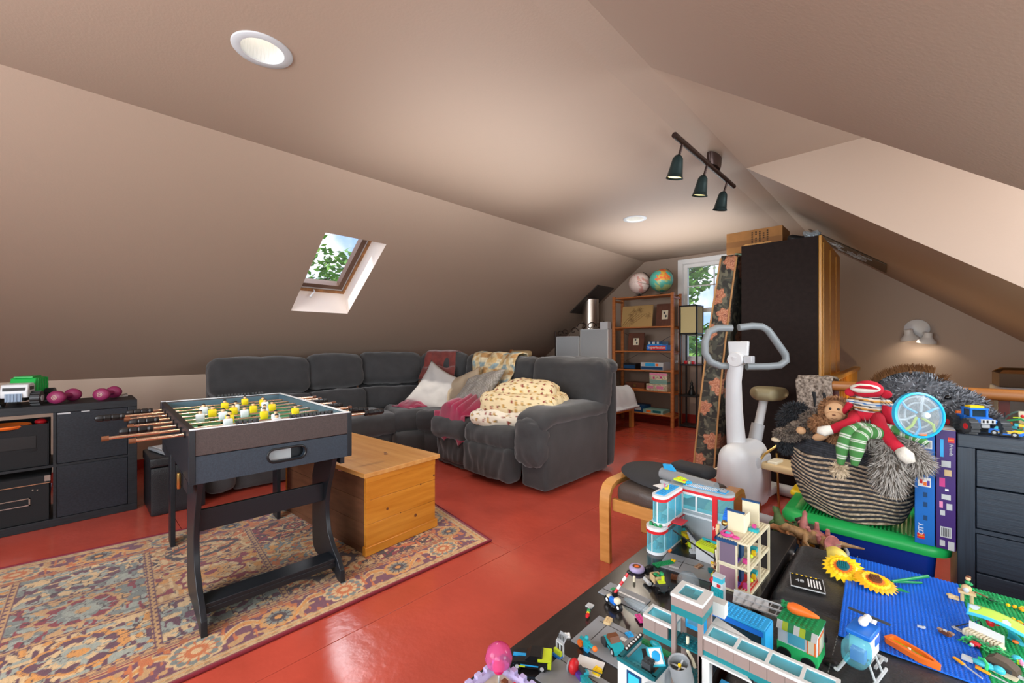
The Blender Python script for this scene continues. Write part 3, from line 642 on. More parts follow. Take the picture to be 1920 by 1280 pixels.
# dumbbells
def dumbbell(loc, rz, label, num):
    t = thing('dumbbell', label, 'dumbbell', loc, rz, 'dumbbells on the shelving unit'); t.scale = (1.1, 1.1, 1.1)
    mat('plum_vinyl', '#8a2a55', .45)
    for s_ in (-1, 1):
        m = MB('plum_vinyl')
        m.lathe([(.014, 0), (.030, .004), (.041, .016), (.043, .030), (.038, .044), (.022, .050), (.001, .051)], 6 if False else 20, caps=False)
        k0 = len(m.v)-7*20
        for p in range(k0, len(m.v)): x_, y_, z_ = m.v[p]; m.v[p] = (x_, s_*(z_+.045), y_*.92)
        m.build('weight', t, sharp=60)
    MB('plum_vinyl').cyl((0, -.05, 0), (0, .05, 0), .015, n=14).build('grip', t)
    MB('ivory').tube([(.012*cos(a), -.0962, .012*sin(a)) for a in [i*2*pi/16 for i in range(16)]], .0012, 5, closed=True).build('number_ring', t)
    text('number', num, .016, TR((0, -.0966, 0), (pi/2, 0, 0)), 'ivory', t, .0004)
dumbbell((-4.16, -.025, .785+.044), RD(62), 'plum vinyl dumbbell on black shelving, nearer the toy truck', '12')
dumbbell((-4.17, .185, .785+.044), RD(64), 'plum vinyl dumbbell on black shelving, at its right corner', '10')
k = MB('light_grey'); k.add([(-.04, -.03, 0), (.05, -.02, 0), (.04, .03, .001), (-.02, .03, .02)], [(0, 1, 2, 3)]); k = k.build('paper_scrap', solid=.001); tag(k, 'crumpled scrap of paper behind the right dumbbell', 'paper'); put(k, (-4.33, .27, .787))
# garbage truck
gt = thing('toy_truck', 'green and white toy garbage truck with big black wheels on shelving', 'toy', (-4.235, -.205, .785), RD(-14)); gt.scale = (1.12, 1.2, 1.12)
MT = {'g': mat('truck_green', '#1fae4b', .4), 'w': mat('truck_white', '#d6dadc', .4), 'b': mat('truck_blue', '#8397ad', .4)}
m = MB('truck_white'); m.prism([(.05, .05), (.145, .05), (.15, .085), (.135, .125), (.06, .13), (.05, .12)], -.05, .05, 'y').build('cab', gt, bevel=.005)
MB('black_plastic').box(.146, .149, -.04, .04, .09, .108).box(.07, .12, -.052, .052, .093, .112).build('cab_window', gt)
k = MB('truck_blue').box(.145, .156, -.03, .03, .03, .075); [k.box(.156, .16, -.028+i*.012, -.022+i*.012, .032, .072) for i in range(5)]; k.build('grille', gt)
k = MB('truck_green').prism([(-.16, .06), (.045, .06), (.045, .12), (.02, .155), (-.12, .155), (-.165, .11)], -.048, .048, 'y'); k.build('hopper', gt, bevel=.005)
k = MB('truck_green'); [k.box(-.14+i*.035, -.13+i*.035, -.052, .052, .065, .15) for i in range(5)]; k.box(-.10, .03, -.035, .035, .155, .163); k.build('hopper_rib', gt)
MB('black_plastic').box(-.15, .14, -.035, .035, .03, .055).build('chassis', gt)
for x in (.095, -.10):
    for y in (-1, 1):
        k = MB('black_plastic').cyl((x, y*.052, .040), (x, y*.088, .040), .040, n=20)
        for i in range(14): a = 2*pi*i/14; k.cb(x+.04*cos(a), y*.07, .040+.04*sin(a), .007, .036, .007)
        k.build('wheel', gt, sharp=25); 
        MB('light_grey').cyl((x, y*.088, .040), (x, y*.091, .040), .018, n=10).build('hub', gt)
# black leather storage bench behind the foosball table
bn = thing('storage_bench', 'black leather storage ottoman on the floor behind foosball table', 'ottoman', (-3.95, .53, 0))
MB('leather').soft((0, 0, .165), (.20, .155, .165), .012, n=8).build('bench_body', bn, sharp=60)
MB('leather').soft((0, 0, .365), (.205, .16, .032), .012, n=10, puff=(0, 0, .006)).build('lid', bn, sharp=60)
k = thing('game_board', 'flat grey board game case lying on black leather ottoman', 'game', (-3.95, .53, .404), RD(12)); MB('mid_grey').box(-.15, .15, -.11, .11, 0, .02).build('case', k, bevel=.004); MB('light_grey').box(-.13, .13, -.09, .09, .02, .024).build('lid', k, bevel=.002)

# ============================================================ SOFA
def cushion_fn(amp, fr, seed):
    def fn(e, h, d):
        n = NZ.noise(V((e.x*fr, e.y*fr, e.z*fr*.6))+V((seed, seed*2, 0))); n2 = 1-2*abs(NZ.noise(e*fr*1.6+V((seed, 5, seed))))
        return e+d*(amp*n+amp*.7*n2)
    return fn
sf = thing('sectional_sofa', 'large charcoal grey sectional sofa with recliner end around the corner', 'sofa', (0, 0, 0))
def part(nm, c, h, r, rz=0, tilt=0, n=18, puff=(.02, .02, .02), amp=.008, fr=7, seed=0, fn=None, rot=None, par=None, m='sofa'):
    return MB(m).soft(c, h, r, n=n, puff=puff, fn=fn or cushion_fn(amp, fr, seed), rot=rot or (tilt, 0, rz)).build(nm, par or sf, sharp=180, weld=True)
def back(cx, cy, w, rz, zt, seed):
    """two-tier reclining back: local +x is width, local -y faces the sitter"""
    r = (RD(-9), 0, rz); c, s = cos(rz), sin(rz)
    part('back_cushion', (cx, cy, zt-.165), (w/2, .12, .175), .085, rot=r, puff=(.0, .035, .012), amp=.012, fr=6, seed=seed, n=22)
    part('lumbar_cushion', (cx+.02*s+.035*s, cy-.055*c, .545), (w/2, .12, .13), .06, rot=r, puff=(0, .03, 0), amp=.012, fr=6, seed=seed+3, n=16)
    part('back_shell', (cx-.10*s*-1*-1, cy+.10*c, .5), (w/2-.01, .06, .43), .04, rot=(0, 0, rz), puff=(0, .005, 0), amp=.004, seed=seed+5, n=10)
# left run, sitters face +X  (rz = -90deg -> local -y = -x?  use +90)
R90 = pi/2
back(-4.60, 1.285, .86, R90, 1.03, 1)
back(-4.62, 2.01, .60, R90, 1.05, 2)
back(-4.56, 2.66, .72, RD(68), 1.06, 3)
back(-4.19, 3.20, .62, RD(32), 1.05, 4)
back(-3.62, 3.42, .62, RD(6), 1.04, 5)
back(-3.08, 3.45, .44, RD(0), 1.02, 6)
# recliner end back: taller rolled top, wide over the arm
part('back_cushion', (-2.46, 3.43, .80), (.42, .13, .24), .1, rot=(RD(-8), 0, 0), puff=(0, .03, .01), amp=.012, seed=9, n=24)
part('back_roll', (-2.46, 3.54, .965), (.43, .07, .07), .065, rot=(0, 0, 0), amp=.01, fr=18, seed=19, n=18)
part('lumbar_cushion', (-2.62, 3.37, .55), (.31, .12, .13), .07, rot=(RD(-8), 0, 0), puff=(0, .03, 0), amp=.012, seed=12, n=18)
part('back_shell', (-2.46, 3.54, .49), (.41, .06, .45), .04, rot=(RD(-3), 0, 0), amp=.004, n=10, seed=4)
# seats
part('seat_cushion', (-4.12, 1.29, .37), (.30, .43, .10), .06, puff=(.02, .0, .02), amp=.012, seed=21)
part('seat_cushion', (-4.12, 2.03, .37), (.30, .31, .10), .06, puff=(.02, .0, .02), amp=.012, seed=22)
def wedge(e, h, d): return e
part('seat_cushion', (-3.98, 2.70, .375), (.32, .36, .10), .07, rz=RD(-22), puff=(.02, .0, .02), amp=.014, seed=23)
part('seat_cushion', (-3.62, 2.93, .376), (.36, .34, .10), .07, rz=RD(35), puff=(.02, .0, .02), amp=.014, seed=24)
part('seat_base', (-4.15, 1.65, .15), (.28, .76, .13), .03, amp=.004, n=12, seed=1)
part('seat_base', (-3.93, 2.78, .15), (.36, .44, .13), .05, rz=RD(-20), amp=.004, n=12, seed=2)
part('seat_base', (-3.55, 2.98, .15), (.36, .36, .13), .05, rz=RD(30), amp=.006, n=12, seed=2)
part('seat_cushion', (-3.21, 2.82, .375), (.27, .36, .10), .07, rz=RD(2), puff=(.0, .02, .02), amp=.014, seed=25)
part('seat_base', (-3.2, 2.86, .15), (.26, .32, .14), .03, amp=.01, n=14, seed=8, fr=12)
# recliner footrest and seat: vertical gathered folds in front
def gather(e, h, d):
    if d.y < -.3: e = e+V((0, -.014*abs(sin(e.x*34+2.2*NZ.noise(e*5))), 0))*min(1, -d.y)
    return e+d*.012*NZ.noise(e*9)
part('seat_cushion', (-2.64, 2.79, .385), (.315, .34, .095), .075, puff=(0, .03, .03), fn=gather, n=30)
part('footrest', (-2.64, 2.515, .19), (.30, .085, .145), .05, puff=(0, .02, 0), fn=gather, n=34)
part('footrest', (-3.17, 2.585, .17), (.23, .07, .13), .05, puff=(0, .02, 0), fn=gather, n=26)
# outer arm
part('arm', (-2.185, 3.0, .30), (.135, .46, .27), .03, puff=(.006, .006, 0), amp=.006, n=16, seed=31)
def armtop(e, h, d):
    e = V(e); e.z -= .10*max(0, (-e.y-.30))**1.2*4; return e+d*.012*NZ.noise(e*8)
part('arm_pad', (-2.195, 2.98, .595), (.165, .49, .065), .062, puff=(.01, .0, .02), fn=armtop, n=22, rot=(RD(-1), 0, 0))
part('arm_front', (-2.20, 2.535, .40), (.13, .07, .17), .06, amp=.014, fr=14, n=16, seed=14)
part('arm', (-4.18, .80, .32), (.36, .10, .28), .06, amp=.008, n=14, seed=35)
# ---- cushions on the sofa
mat('cush_grey', '#aeaaa6', .8, bump=.3, bscale=200); mat('cush_beige', '#a19079', .8, bump=.3, bscale=200); mat('cush_stripe', '#bcb8b2', .8, bump=.3, bscale=200, attr=True)
def pillow(name, label, m, loc, rot, s=(.23, .23, .065), seed=0, n=26):
    def f(side):
        def g(u, v):
            a, b = 2*u-1, 2*v-1; pin = .06*(a*a*b*b); x = a*s[0]*(1+.10*(b*b)-.06+pin); y = b*s[1]*(1+.10*(a*a)-.06+pin)
            t = (max(0, 1-a**4)*max(0, 1-b**4))**.45; z = side*s[2]*t
            z += side*.010*t*NZ.noise(V((a*2.5, b*2.5, seed)))*2+.004*NZ.noise(V((a*7, b*7, seed+3)))*t
            return V((x, y, z))
        return g
    m_ = MB(m); m_.grid(n, n, f(1)); k = len(m_.v); m_.grid(n, n, f(-1)); m_.f[-n*n:] = [q[::-1] for q in m_.f[-n*n:]]
    o = m_.build(name, sharp=180, weld=True); tag(o, label, 'pillow'); o.location = loc; o.rotation_euler = rot; return o
pillow('throw_pillow', 'silvery grey square throw pillow leaning in the sofa corner', 'cush_grey', (-3.86, 2.83, .66), (RD(66), RD(25), RD(22)), (.245, .245, .07), 1)
pillow('throw_pillow', 'plain beige throw pillow wedged behind the ribbed one on sofa', 'cush_beige', (-3.56, 2.96, .65), (RD(62), RD(-20), RD(28)), (.22, .22, .06), 2)
p = pillow('throw_pillow', 'grey throw pillow with ribbed stripes lying over the beige one', 'cush_stripe', (-3.30, 2.95, .72), (RD(40), RD(-12), RD(5)), (.24, .21, .065), 3, n=60)
paint(p, lambda co: np.where((np.sin((co[:, 0]+co[:, 1]*.25)*330) > .1)[:, None], hexa('#aeaaa2'), hexa('#857f77')))
# ---- draped cloths
def drape(name, label, cat, m, f, nu, nv, th=.012, sharp=180):
    o = MB(m).grid(nu, nv, f).build(name, sharp=sharp, solid=th); tag(o, label, cat); return o
mat('throw_rust', '#6f2f2a', .95, bump=.5, bscale=150, var=.2, vscale=14, sheen=.4); mat('magenta_fleece', '#9a2247', .9, bump=.4, bscale=180, sheen=.5, var=.15, vscale=10)
def over_back(cx, cy, rz, w, zt, front, rear, wob=.01, seed=0, skew=.0):
    c, s = cos(rz), sin(rz); prof = [(-.30, zt-front), (-.19, zt-front*.55), (-.165, zt-.16), (-.14, zt-.05), (-.09, zt+.02), (0, zt+.035), (.11, zt+.02), (.16, zt-.06), (.175, zt-rear)]
    def f(u, v):
        t = v*(len(prof)-1); k = min(int(t), len(prof)-2); t -= k; y = prof[k][0]*(1-t)+prof[k+1][0]*t; z = prof[k][1]*(1-t)+prof[k+1][1]*t
        x = (u-.5)*w*(1+.08*sin(v*5+seed))+skew*(1-v); n = wob*2*NZ.noise(V((u*5, v*4, seed))); y += -n-.006; z += n*.5+.008*sin(u*12+seed)*(v < .3)
        return V((cx+x*c-y*s, cy+x*s+y*c, z))
    return f
drape('throw_blanket', 'rust brown throw draped over back of sofa corner', 'blanket', 'throw_rust', over_back(-4.21, 3.20, RD(34), .40, 1.065, .30, .25, .012, 2), 26, 30)
mat('patchwork', '#cbb488', .9, attr=True, bump=.4, bscale=120)
q = drape('patchwork_throw', 'cream patchwork quilt draped over sofa back right of rust throw', 'blanket', 'patchwork', over_back(-3.47, 3.42, RD(4), .62, 1.05, .36, .25, .016, 5, .08), 60, 60)
def patch(co):
    a = np.floor(co[:, 0]*14+3*vnoise(co[:, 0]*8, co[:, 2]*8, 1)); b = np.floor(co[:, 2]*14+co[:, 1]*9); k = (np.abs(a*3+b*7)).astype(int) % 6
    pal = np.array([hexa(x) for x in ('#d9c49a', '#cfae78', '#c9b58e', '#8fa3a5', '#dccfae', '#b98f5c')]); c = pal[k]; n = vnoise(co[:, 0]*60, co[:, 2]*60, 4); return c*(.85+.25*n)[:, None]
paint(q, patch)
def heap(cx, cy, zb, rx, ry, hz, seed, rid=9, spill=None, fold=.03):
    def f(u, v):
        a, b = 2*u-1, 2*v-1; rr = min(1, sqrt(a*a+b*b)); x = a*rx*(1+.15*NZ.noise(V((a*2, b*2, seed)))); y = b*ry*(1+.15*NZ.noise(V((a*2, b*2, seed+9))))
        base = max(0, 1-rr**2.2)**.6*hz; n = NZ.noise(V((a*1.3+b*.6, b*1.3, seed)))*4; z = zb+base+fold*abs(sin((a*rid*.5+b*rid*.25)+n))*(1-rr*.4)
        if spill and y < spill[0]: k = (spill[0]-y); z -= k*spill[1]; y = spill[0]-k*.22
        return V((cx+x, cy+y, z))
    return f
drape('fleece_blanket', 'crumpled magenta fleece blanket spilling over the seat beside the comforter', 'blanket', 'magenta_fleece', heap(-3.20, 2.80, .49, .24, .40, .14, 3, 12, (-.30, 2.2), .05), 60, 60, .01)
drape('fleece_cloth', 'small magenta cloth lying on the sofa seat left of the grey pillow', 'blanket', 'magenta_fleece', heap(-4.02, 2.62, .49, .17, .16, .05, 8, 9, None, .02), 30, 30, .008)
# folded floral comforter
mat('comforter', '#e3d3b0', .85, attr=True, bump=.25, bscale=60)
cf = thing('folded_comforter', 'folded cream floral comforter stacked on the recliner seat', 'blanket', (-2.58, 2.80, .475), RD(20))
def bulge(seed, lump):
    def fn(e, h, d): return e+d*(.035*NZ.noise(e*4+V((seed, 0, 0)))+.014*NZ.noise(e*13+V((0, seed, 0))))
    return fn
def floral(base1, base2):
    def f(co):
        x, y, z = co[:, 0]*1.0, co[:, 1]+co[:, 2]*.8, co[:, 2]; c = np.tile(base1, (len(x), 1)); g = 17.; i = np.floor(x*g); j = np.floor(y*g)
        for di in (0,):
            r1 = vnoise(i*3.3+.5, j*5.1+.5, 1); r2 = vnoise(i*2.7+.5, j*4.3+.5, 2); cx = (i+.2+.6*r1)/g; cy = (j+.2+.6*r2)/g; dx, dy = x-cx, y-cy; rr = np.sqrt(dx*dx+dy*dy); th = np.arctan2(dy, dx)
            fl_ = rr < .011*(1+.35*np.cos(th*5)); k = r1 > .5; c[fl_ & k] = hexa('#8d2e2b'); c[fl_ & ~k] = hexa('#b98a3c'); st = (np.abs(dx*.8+dy*.5-.012) < .0022) & (rr < .03); c[st] = hexa('#8b7a4e')
        return c
    return f
for nm, c_, h_, rt_, sd in (('lower_fold', (-.03, -.02, .07), (.35, .27, .065), 0, 3), ('upper_fold', (.05, .02, .185), (.36, .27, .085), .05, 6), ('top_fold', (.06, .06, .285), (.27, .20, .065), .1, 9)):
    o = MB('comforter').soft(c_, h_, .062, n=56, puff=(.01, .01, .035), fn=bulge(sd, 0), rot=(0, .0, rt_)).build(nm, cf, sharp=180, weld=True); paint(o, floral(hexa('#e6dcc8') if sd == 3 else hexa('#e3cfa4'), 0))
mat('gold_pine', '#c98f34', .4)
# ============================================================ BACK OF THE ROOM
# bed
bd = thing('bed', 'low pine bed frame with a rumpled pale blue duvet behind the recliner', 'bed', (0, 0, 0))
MB('pine_y').box(-2.90, -2.87, 3.76, 5.50, .24, .34).build('side_rail', bd, bevel=.003); MB('pine_y').box(-3.80, -3.77, 3.76, 5.50, .24, .34).build('side_rail', bd, bevel=.003); MB('pine_x').box(-3.77, -2.90, 5.50, 5.53, .24, .34).build('end_rail', bd, bevel=.003)
for x, y in ((-2.92, 5.48), (-2.92, 3.74), (-3.80, 5.48), (-3.80, 3.74)): MB('pine').box(x, x+.055, y, y+.055, 0, .34).build('leg', bd, bevel=.003)
for k in range(9): MB('pine_x').box(-3.77, -2.90, 3.82+k*.19, 3.90+k*.19, .29, .31).build('slat', bd)
MB('white').soft((-3.33, 4.62, .40), (.43, .86, .085), .05, n=10).build('mattress', bd)
mat('duvet', '#d3dbe6', .85, bump=.3, bscale=40)
def duv(u, v):
    x = -3.78+1.06*u; y = 3.80+1.82*v; n = NZ.noise(V((x*5, y*5, 1)))*.035+NZ.noise(V((x*12, y*7, 3)))*.018; e = max(0, x+2.95); g = max(0, y-5.46)
    return V((x-e*.35, y-g*.3, max(.585+n-e*e*7-g*g*6+.03*sin(y*9+x*4), .3)))
d_ = MB('duvet').grid(50, 70, duv).build('duvet', sharp=180, solid=.03); tag(d_, 'rumpled pale blue duvet lying on the low pine bed', 'duvet')
# pleated white panels, headboard, chimney
mat('pleat', '#d2d4d8', .6)
def pleated(name, label, x0, x1, y, z0, z1):
    t = thing(name, label, 'screen', ((x0+x1)/2, y, 0)); w_ = (x1-x0)/2; m = MB('pleat'); n = int((x1-x0)/.024)
    vs = []
    for i in range(n*2+1): xx = -w_+.006+(2*w_-.012)*i/(n*2); yy = -.022 if i % 2 else .0; vs += [(xx, yy, z0), (xx, yy, z1-.012)]
    m.add(vs, [(2*i, 2*i+2, 2*i+3, 2*i+1) for i in range(n*2)]); m.use('light_grey'); m.mi = [i % 2 for i in range(len(m.f))]; m.build('pleats', t, flat=True)  # every other pleat face greyer: fold shading put into the colour
    MB('pleat').box(-w_, w_, -.016, .004, z1-.012, z1).build('top_rail', t); MB('pleat').box(-w_, w_, -.016, .004, 0, z0).build('base', t); MB('white').box(-w_, -w_+.01, -.016, .004, z0, z1).box(w_-.01, w_, -.016, .004, z0, z1).build('side_rail', t)
    MB('pleat').box(-w_+.01, w_-.01, .004, .11, 0, z1).build('body', t)
pleated('pleated_screen', 'lower white pleated screen panel behind the sofa, left one', -4.42, -3.95, 5.76, .5, 1.31)
pleated('pleated_screen', 'taller white pleated screen panel behind the sofa beside bookshelf', -3.93, -3.41, 5.76, .5, 1.42)
k = MB('pleat').box(-.07, .07, -.05, .05, 0, .11).build('lid_box', bevel=.004); tag(k, 'small white box standing on the taller pleated screen', 'box'); put(k, (-3.50, 5.81, 1.421))
mat('flue', '#d9cfc4', .34, 1, bump=.1, bscale=8); mat('flashing', '#3a3431', .45)
ch = thing('chimney_flue', 'shiny steel chimney pipe rising through the slope with dark cover plate', 'chimney', (-3.93, 6.05, 0))
MB('flue').cyl((0, 0, 1.0), (0, 0, 1.93), .135, n=32).build('pipe', ch)
m = MB('flue').lathe([(.136, 1.30), (.14, 1.305), (.14, 1.33), (.136, 1.335)], 32, caps=False).build('pipe_band', ch)
def pl(x, y, off): return V((x+3.93, y-6.05, zl(x)))+V((SL, 0, -1)).normalized()*off
m = MB('flashing'); P = [pl(a, b, o) for o in (.002, .02) for a, b in ((-4.18, 5.80), (-4.18, 6.30), (-3.64, 6.30), (-3.64, 5.80))]
m.add(P, [(0, 1, 2, 3), (7, 6, 5, 4), (0, 4, 5, 1), (1, 5, 6, 2), (2, 6, 7, 3), (3, 7, 4, 0)]); m.build('cover_plate', ch)
# scrolled iron headboard
hb = thing('iron_headboard', 'dark wrought iron headboard with scrolls behind the pleated screens', 'headboard', (-4.0, 5.893, 0)); mat('iron', '#3b2c26', .5, .4)
MB('iron').cyl((-.55, 0, 0), (-.55, 0, 1.40), .012, n=10).cyl((.42, 0, 0), (.42, 0, 1.55), .012, n=10).build('post', hb)
MB('iron').cyl((-.55, 0, 1.25), (.42, 0, 1.25), .009, n=8).build('cross_bar', hb)
def scroll(cx, cz, s, fl=1):
    return [V((cx+fl*s*(.055-.0075*t)*cos(t*.9)*1.3, 0, cz+s*(.055-.0075*t)*sin(t*.9))) for t in np.linspace(0, 6.5, 26)]
for cx, cz, s, f_ in ((-.45, 1.36, 1.1, 1), (-.33, 1.38, 1.1, -1), (-.16, 1.40, 1.3, 1), (.02, 1.47, 1.5, -1), (.18, 1.47, 1.5, 1), (.33, 1.46, 1.2, -1)): MB('iron').tube(scroll(cx, cz, s, f_), .007, 6).build('scroll', hb)
for x in (-.45, -.25, -.05, .15, .35): MB('iron').cyl((x, 0, .5), (x, 0, 1.33), .006, n=8).build('bar', hb)
k = MB('tan').soft((0, 0, 0), (.16, .1, .05), .04, n=8, wr=.01).build('folded_towel'); tag(k, 'pale folded towels on low ledge behind the sofa back', 'towel'); put(k, (-4.55, 5.0, 1.03))
lg = MB('wall_paint').box(-5.0, -4.3, 4.8, 5.2, 0, .97).build('ledge_cabinet'); tag(lg, 'low taupe cabinet behind the sofa, under the left slope', 'cabinet')
k = MB('shelf_wood').box(-.02, .02, -.02, .02, 0, .12).box(-.06, .06, -.012, .012, .06, .08).build('wooden_peg'); tag(k, 'small wooden post on the ledge behind the sofa', 'post'); put(k, (-4.72, 4.95, .971))

# bookshelf
bx0, bx1, by0, by1 = -3.39, -2.42, 5.83, 6.13
bs = thing('bookshelf', 'open reddish pine bookshelf with ladder sides before the gable wall', 'bookshelf', (0, 0, 0))
for x in (bx0, bx1-.045):
    for y in (by0, by1-.03): MB('shelf_wood').box(x, x+.045, y, y+.03, 0, 1.91).build('post', bs, bevel=.002)
for z in (.165, .50, .80, 1.08, 1.44, 1.875):
    for x in (bx0+.008, bx1-.037): MB('shelf_wood').box(x, x+.028, by0+.03, by1-.03, z-.045, z-.02).build('side_rung', bs)
for z in (.165, .50, .80, 1.08, 1.44, 1.895): MB('shelf_wood').box(bx0+.046, bx1-.046, by0+.008, by1-.008, z-.018, z).build('shelf', bs, bevel=.002)
MB('steel').tube([(bx0+.05, by1-.01, .9), (bx1-.05, by1-.01, 1.36)], .004, 6).tube([(bx1-.05, by1-.01, .9), (bx0+.05, by1-.01, 1.36)], .004, 6).build('cross_brace', bs)
# globes
def globe(label, loc, r, tilt, colf, base):
    t = thing('globe', label, 'globe', loc, 0)
    o = MB(mat('globe_paper', '#ffffff', .35, attr=True)).ell((0, 0, r+.05), (r, r, r), 72, 48, rot=(0, tilt, 0)).build('ball', t); paint(o, lambda co: colf((co-np.array([0, 0, r+.05]))/r))
    a0 = tilt; m = MB(base); m.tube([((r+.012)*sin(a), 0, (r+.012)*cos(a)+r+.05) for a in np.linspace(tilt, tilt+pi, 24)], .005, 6); m.build('meridian_arm', t)
    m = MB(base); m.lathe([(.001, 0), (.095, 0), (.1, .006), (.085, .014), (.03, .022), (.012, .034), (.012, .05)], 28); m.build('base', t); return t
def land(n, s, seed, th): 
    a = vnoise(n[:, 0]*s+5, n[:, 1]*s+n[:, 2]*s*.7+9, seed)*.6+vnoise(n[:, 0]*s*2.3+n[:, 2]*3, n[:, 2]*s*2.3, seed+1)*.4; return a > th
def g1(n):
    c = np.tile(hexa('#d8c4bb'), (len(n), 1)); l = land(n, 2.6, 4, .56); c[l] = hexa('#c58f86'); l2 = land(n, 4, 8, .66); c[l & l2] = hexa('#d9b08c'); e = np.abs(np.sin(n[:, 2]*9)) < .06; c[e] = c[e]*.85
    c[np.abs(n[:, 2]*.9+n[:, 0]*.35-.15) < .02] = hexa('#7d6a5a'); return c
def g2(n):
    c = np.tile(hexa('#4fa08f'), (len(n), 1))*(1+.12*n[:, 2:3]); l = land(n, 2.2, 6, .60); c[l] = hexa('#93a36a'); m = l & (n[:, 2] > -.1); c[m] = hexa('#d8653a'); k = land(n, 5, 2, .62); c[m & k] = hexa('#c9a23c'); c[np.abs(np.sin(n[:, 2]*8)) < .05] *= .9; return c
p = ony(1199, 524, 5.98); globe('pale pinkish antique globe on dark stand on top of bookshelf, left one', (p.x, 5.98, 1.896), .160, RD(20), g1, 'black_plastic')
p = ony(1240, 524, 5.98); globe('teal globe with orange continents on top of bookshelf, right one', (p.x, 5.98, 1.896), .168, RD(24), g2, mat('globe_base', '#4a4438', .4))
# relief panel and framed faces
def atshelf(px, z, y=5.95): return V((ony(px, 600, y).x, y, z))
rp = thing('relief_panel', 'tan wooden relief panel carved with lilies on the upper shelf', 'wall art', (-3.05, 5.96, 1.442), 0, rot=(RD(-9), 0, 0))
mat('relief', '#b3935c', .6, bump=.1); mat('relief_line', '#8b6a3e', .6)
MB('relief').box(-.25, .25, -.012, .012, 0, .33).build('board', rp, bevel=.003)
m = MB('relief_line')
rr = random.Random(3)
for k in range(7):
    cx, cz = rr.uniform(-.19, .2), rr.uniform(.08, .28)
    for j in range(6):
        a = j*pi/3+rr.random(); L_ = .05; p0 = V((cx, -.014, cz)); p1 = V((cx+cos(a)*L_, -.014, cz+sin(a)*L_)); n_ = V((-sin(a), 0, cos(a)))*.012; m.tube([p0, (p0+p1)/2+n_, p1, (p0+p1)/2-n_, p0], .0022, 4)
for k in range(5): m.tube([V((-.24+k*.03, -.014, .01)), V((-.16+k*.05, -.014, .12)), V((-.05+k*.05, -.014, .2))], .003, 4)
m.build('carved_lily', rp, label='raised carved lilies')
def framed(label, px, z, w_, h_, y=5.97, rz=0):
    t = thing('picture_frame', label, 'picture', (ony(px, 600, y).x, y, z+.002), 0, rot=(RD(-8), 0, rz))
    m = MB(mat('walnut', '#5d3524', .5, var=.2)); b_ = .36; f = w_/2*.36; g0, g1_ = h_*.3, h_*.7
    m.box(-w_/2, -f, -.015, .01, 0, h_).box(f, w_/2, -.015, .01, 0, h_).box(-f, f, -.015, .01, 0, g0).box(-f, f, -.015, .01, g1_, h_).build('frame', t, bevel=.003)
    MB('ivory').box(-f, f, -.006, .008, g0, g1_).build('picture_mount', t)
    m = MB('dark_grey'); c_ = (g0+g1_)/2; m.ell((-f*.25, -.007, c_+.03), (f*.3, .002, .018), 12, 6).ell((f*.3, -.007, c_-.02), (f*.28, .002, .02), 12, 6); m.build('print', t)
framed('dark wood framed small print leaning on the bookshelf upper right', 1246, 1.442, .26, .33)
framed('reddish wood framed small print leaning on the second shelf', 1192, 1.082, .26, .27)
# game boxes
def gbox(name, label, px, y, z, w_, d_, h_, mcol, side=None, rz=0, txt=None, tcol='white', bits=(), cat='game box', group=None):
    t = thing(name, label, cat, (ony(px, 650, y).x, y+d_/2, z), rz, group)
    MB(mcol).box(-w_/2, w_/2, -d_/2, d_/2, 0, h_*.55).build('box_body', t, bevel=.0015)
    l = MB(side or mcol).box(-w_/2-.002, w_/2+.002, -d_/2-.002, d_/2+.002, h_*.2, h_).build('lid', t, bevel=.002)
    for (m_, x0, x1, z0, z1) in bits: MB(m_).box(x0, x1, -d_/2-.0035, -d_/2-.002, z0, z1).build('printed_panel', l)
    if txt: text('lettering', txt, h_*.62, TR((0, -d_/2-.0045, h_*.58), (pi/2, 0, 0)), tcol, l)
    return t
ys = 5.85
gbox('game_box', 'blue board game box printed Superfection on the second shelf', 1231, ys, 1.082, .30, .26, .085, 'dark_blue', 'blue', txt='Superfection', tcol='white', bits=(('red', -.10, .135, .018, .075),))
gbox('game_box', 'smaller blue game box stacked on the Superfection box', 1228, ys+.02, 1.168, .22, .2, .052, 'azure', 'dark_blue', bits=(('light_grey', -.1, -.07, .012, .048), ('light_grey', -.04, .0, .012, .048), ('light_grey', .03, .06, .012, .048)))
gbox('game_box', 'low black and blue game box on the third shelf, left', 1180, ys+.03, .802, .20, .22, .085, 'black_plastic', 'black_plastic', bits=(('dark_blue', -.09, .09, .01, .06),))
gbox('game_box', 'wide pale blue and white game box on the third shelf', 1222, ys, .802, .34, .26, .11, 'light_grey', 'light_grey', bits=(('dark_blue', -.165, .165, .008, .05), ('azure', -.1, .05, .055, .1), ('orange', .06, .1, .06, .095)))
mat('floral_pink', '#cf8d8d', .6); mat('floral_cream', '#e1d8c2', .6, col2='#a9a48a', vscale=40); mat('floral_teal', '#7fa7a0', .6)
gbox('keepsake_box', 'cream floral keepsake box with a drawer front on the fourth shelf, lowest of the stack', 1231, ys, .502, .31, .22, .10, 'floral_cream', 'floral_cream', cat='box', bits=(('pink', -.14, -.05, .03, .07), ('pink', .0, .1, .03, .07)))
gbox('keepsake_box', 'floral box with teal base and pink lid topping the fourth shelf stack', 1234, ys+.01, .604, .26, .2, .16, 'floral_teal', 'floral_cream', cat='box', bits=(('pink', -.128, .128, .125, .155), ('floral_teal', -.128, .128, .034, .06), ('magenta', -.08, -.05, .07, .1), ('magenta', .03, .06, .08, .11)))
gbox('wooden_case', 'reddish wooden case on the fourth shelf beside the floral boxes', 1190, ys+.01, .502, .30, .24, .10, 'shelf_wood', 'walnut', cat='case', bits=(('brass', -.02, .02, .04, .07),))
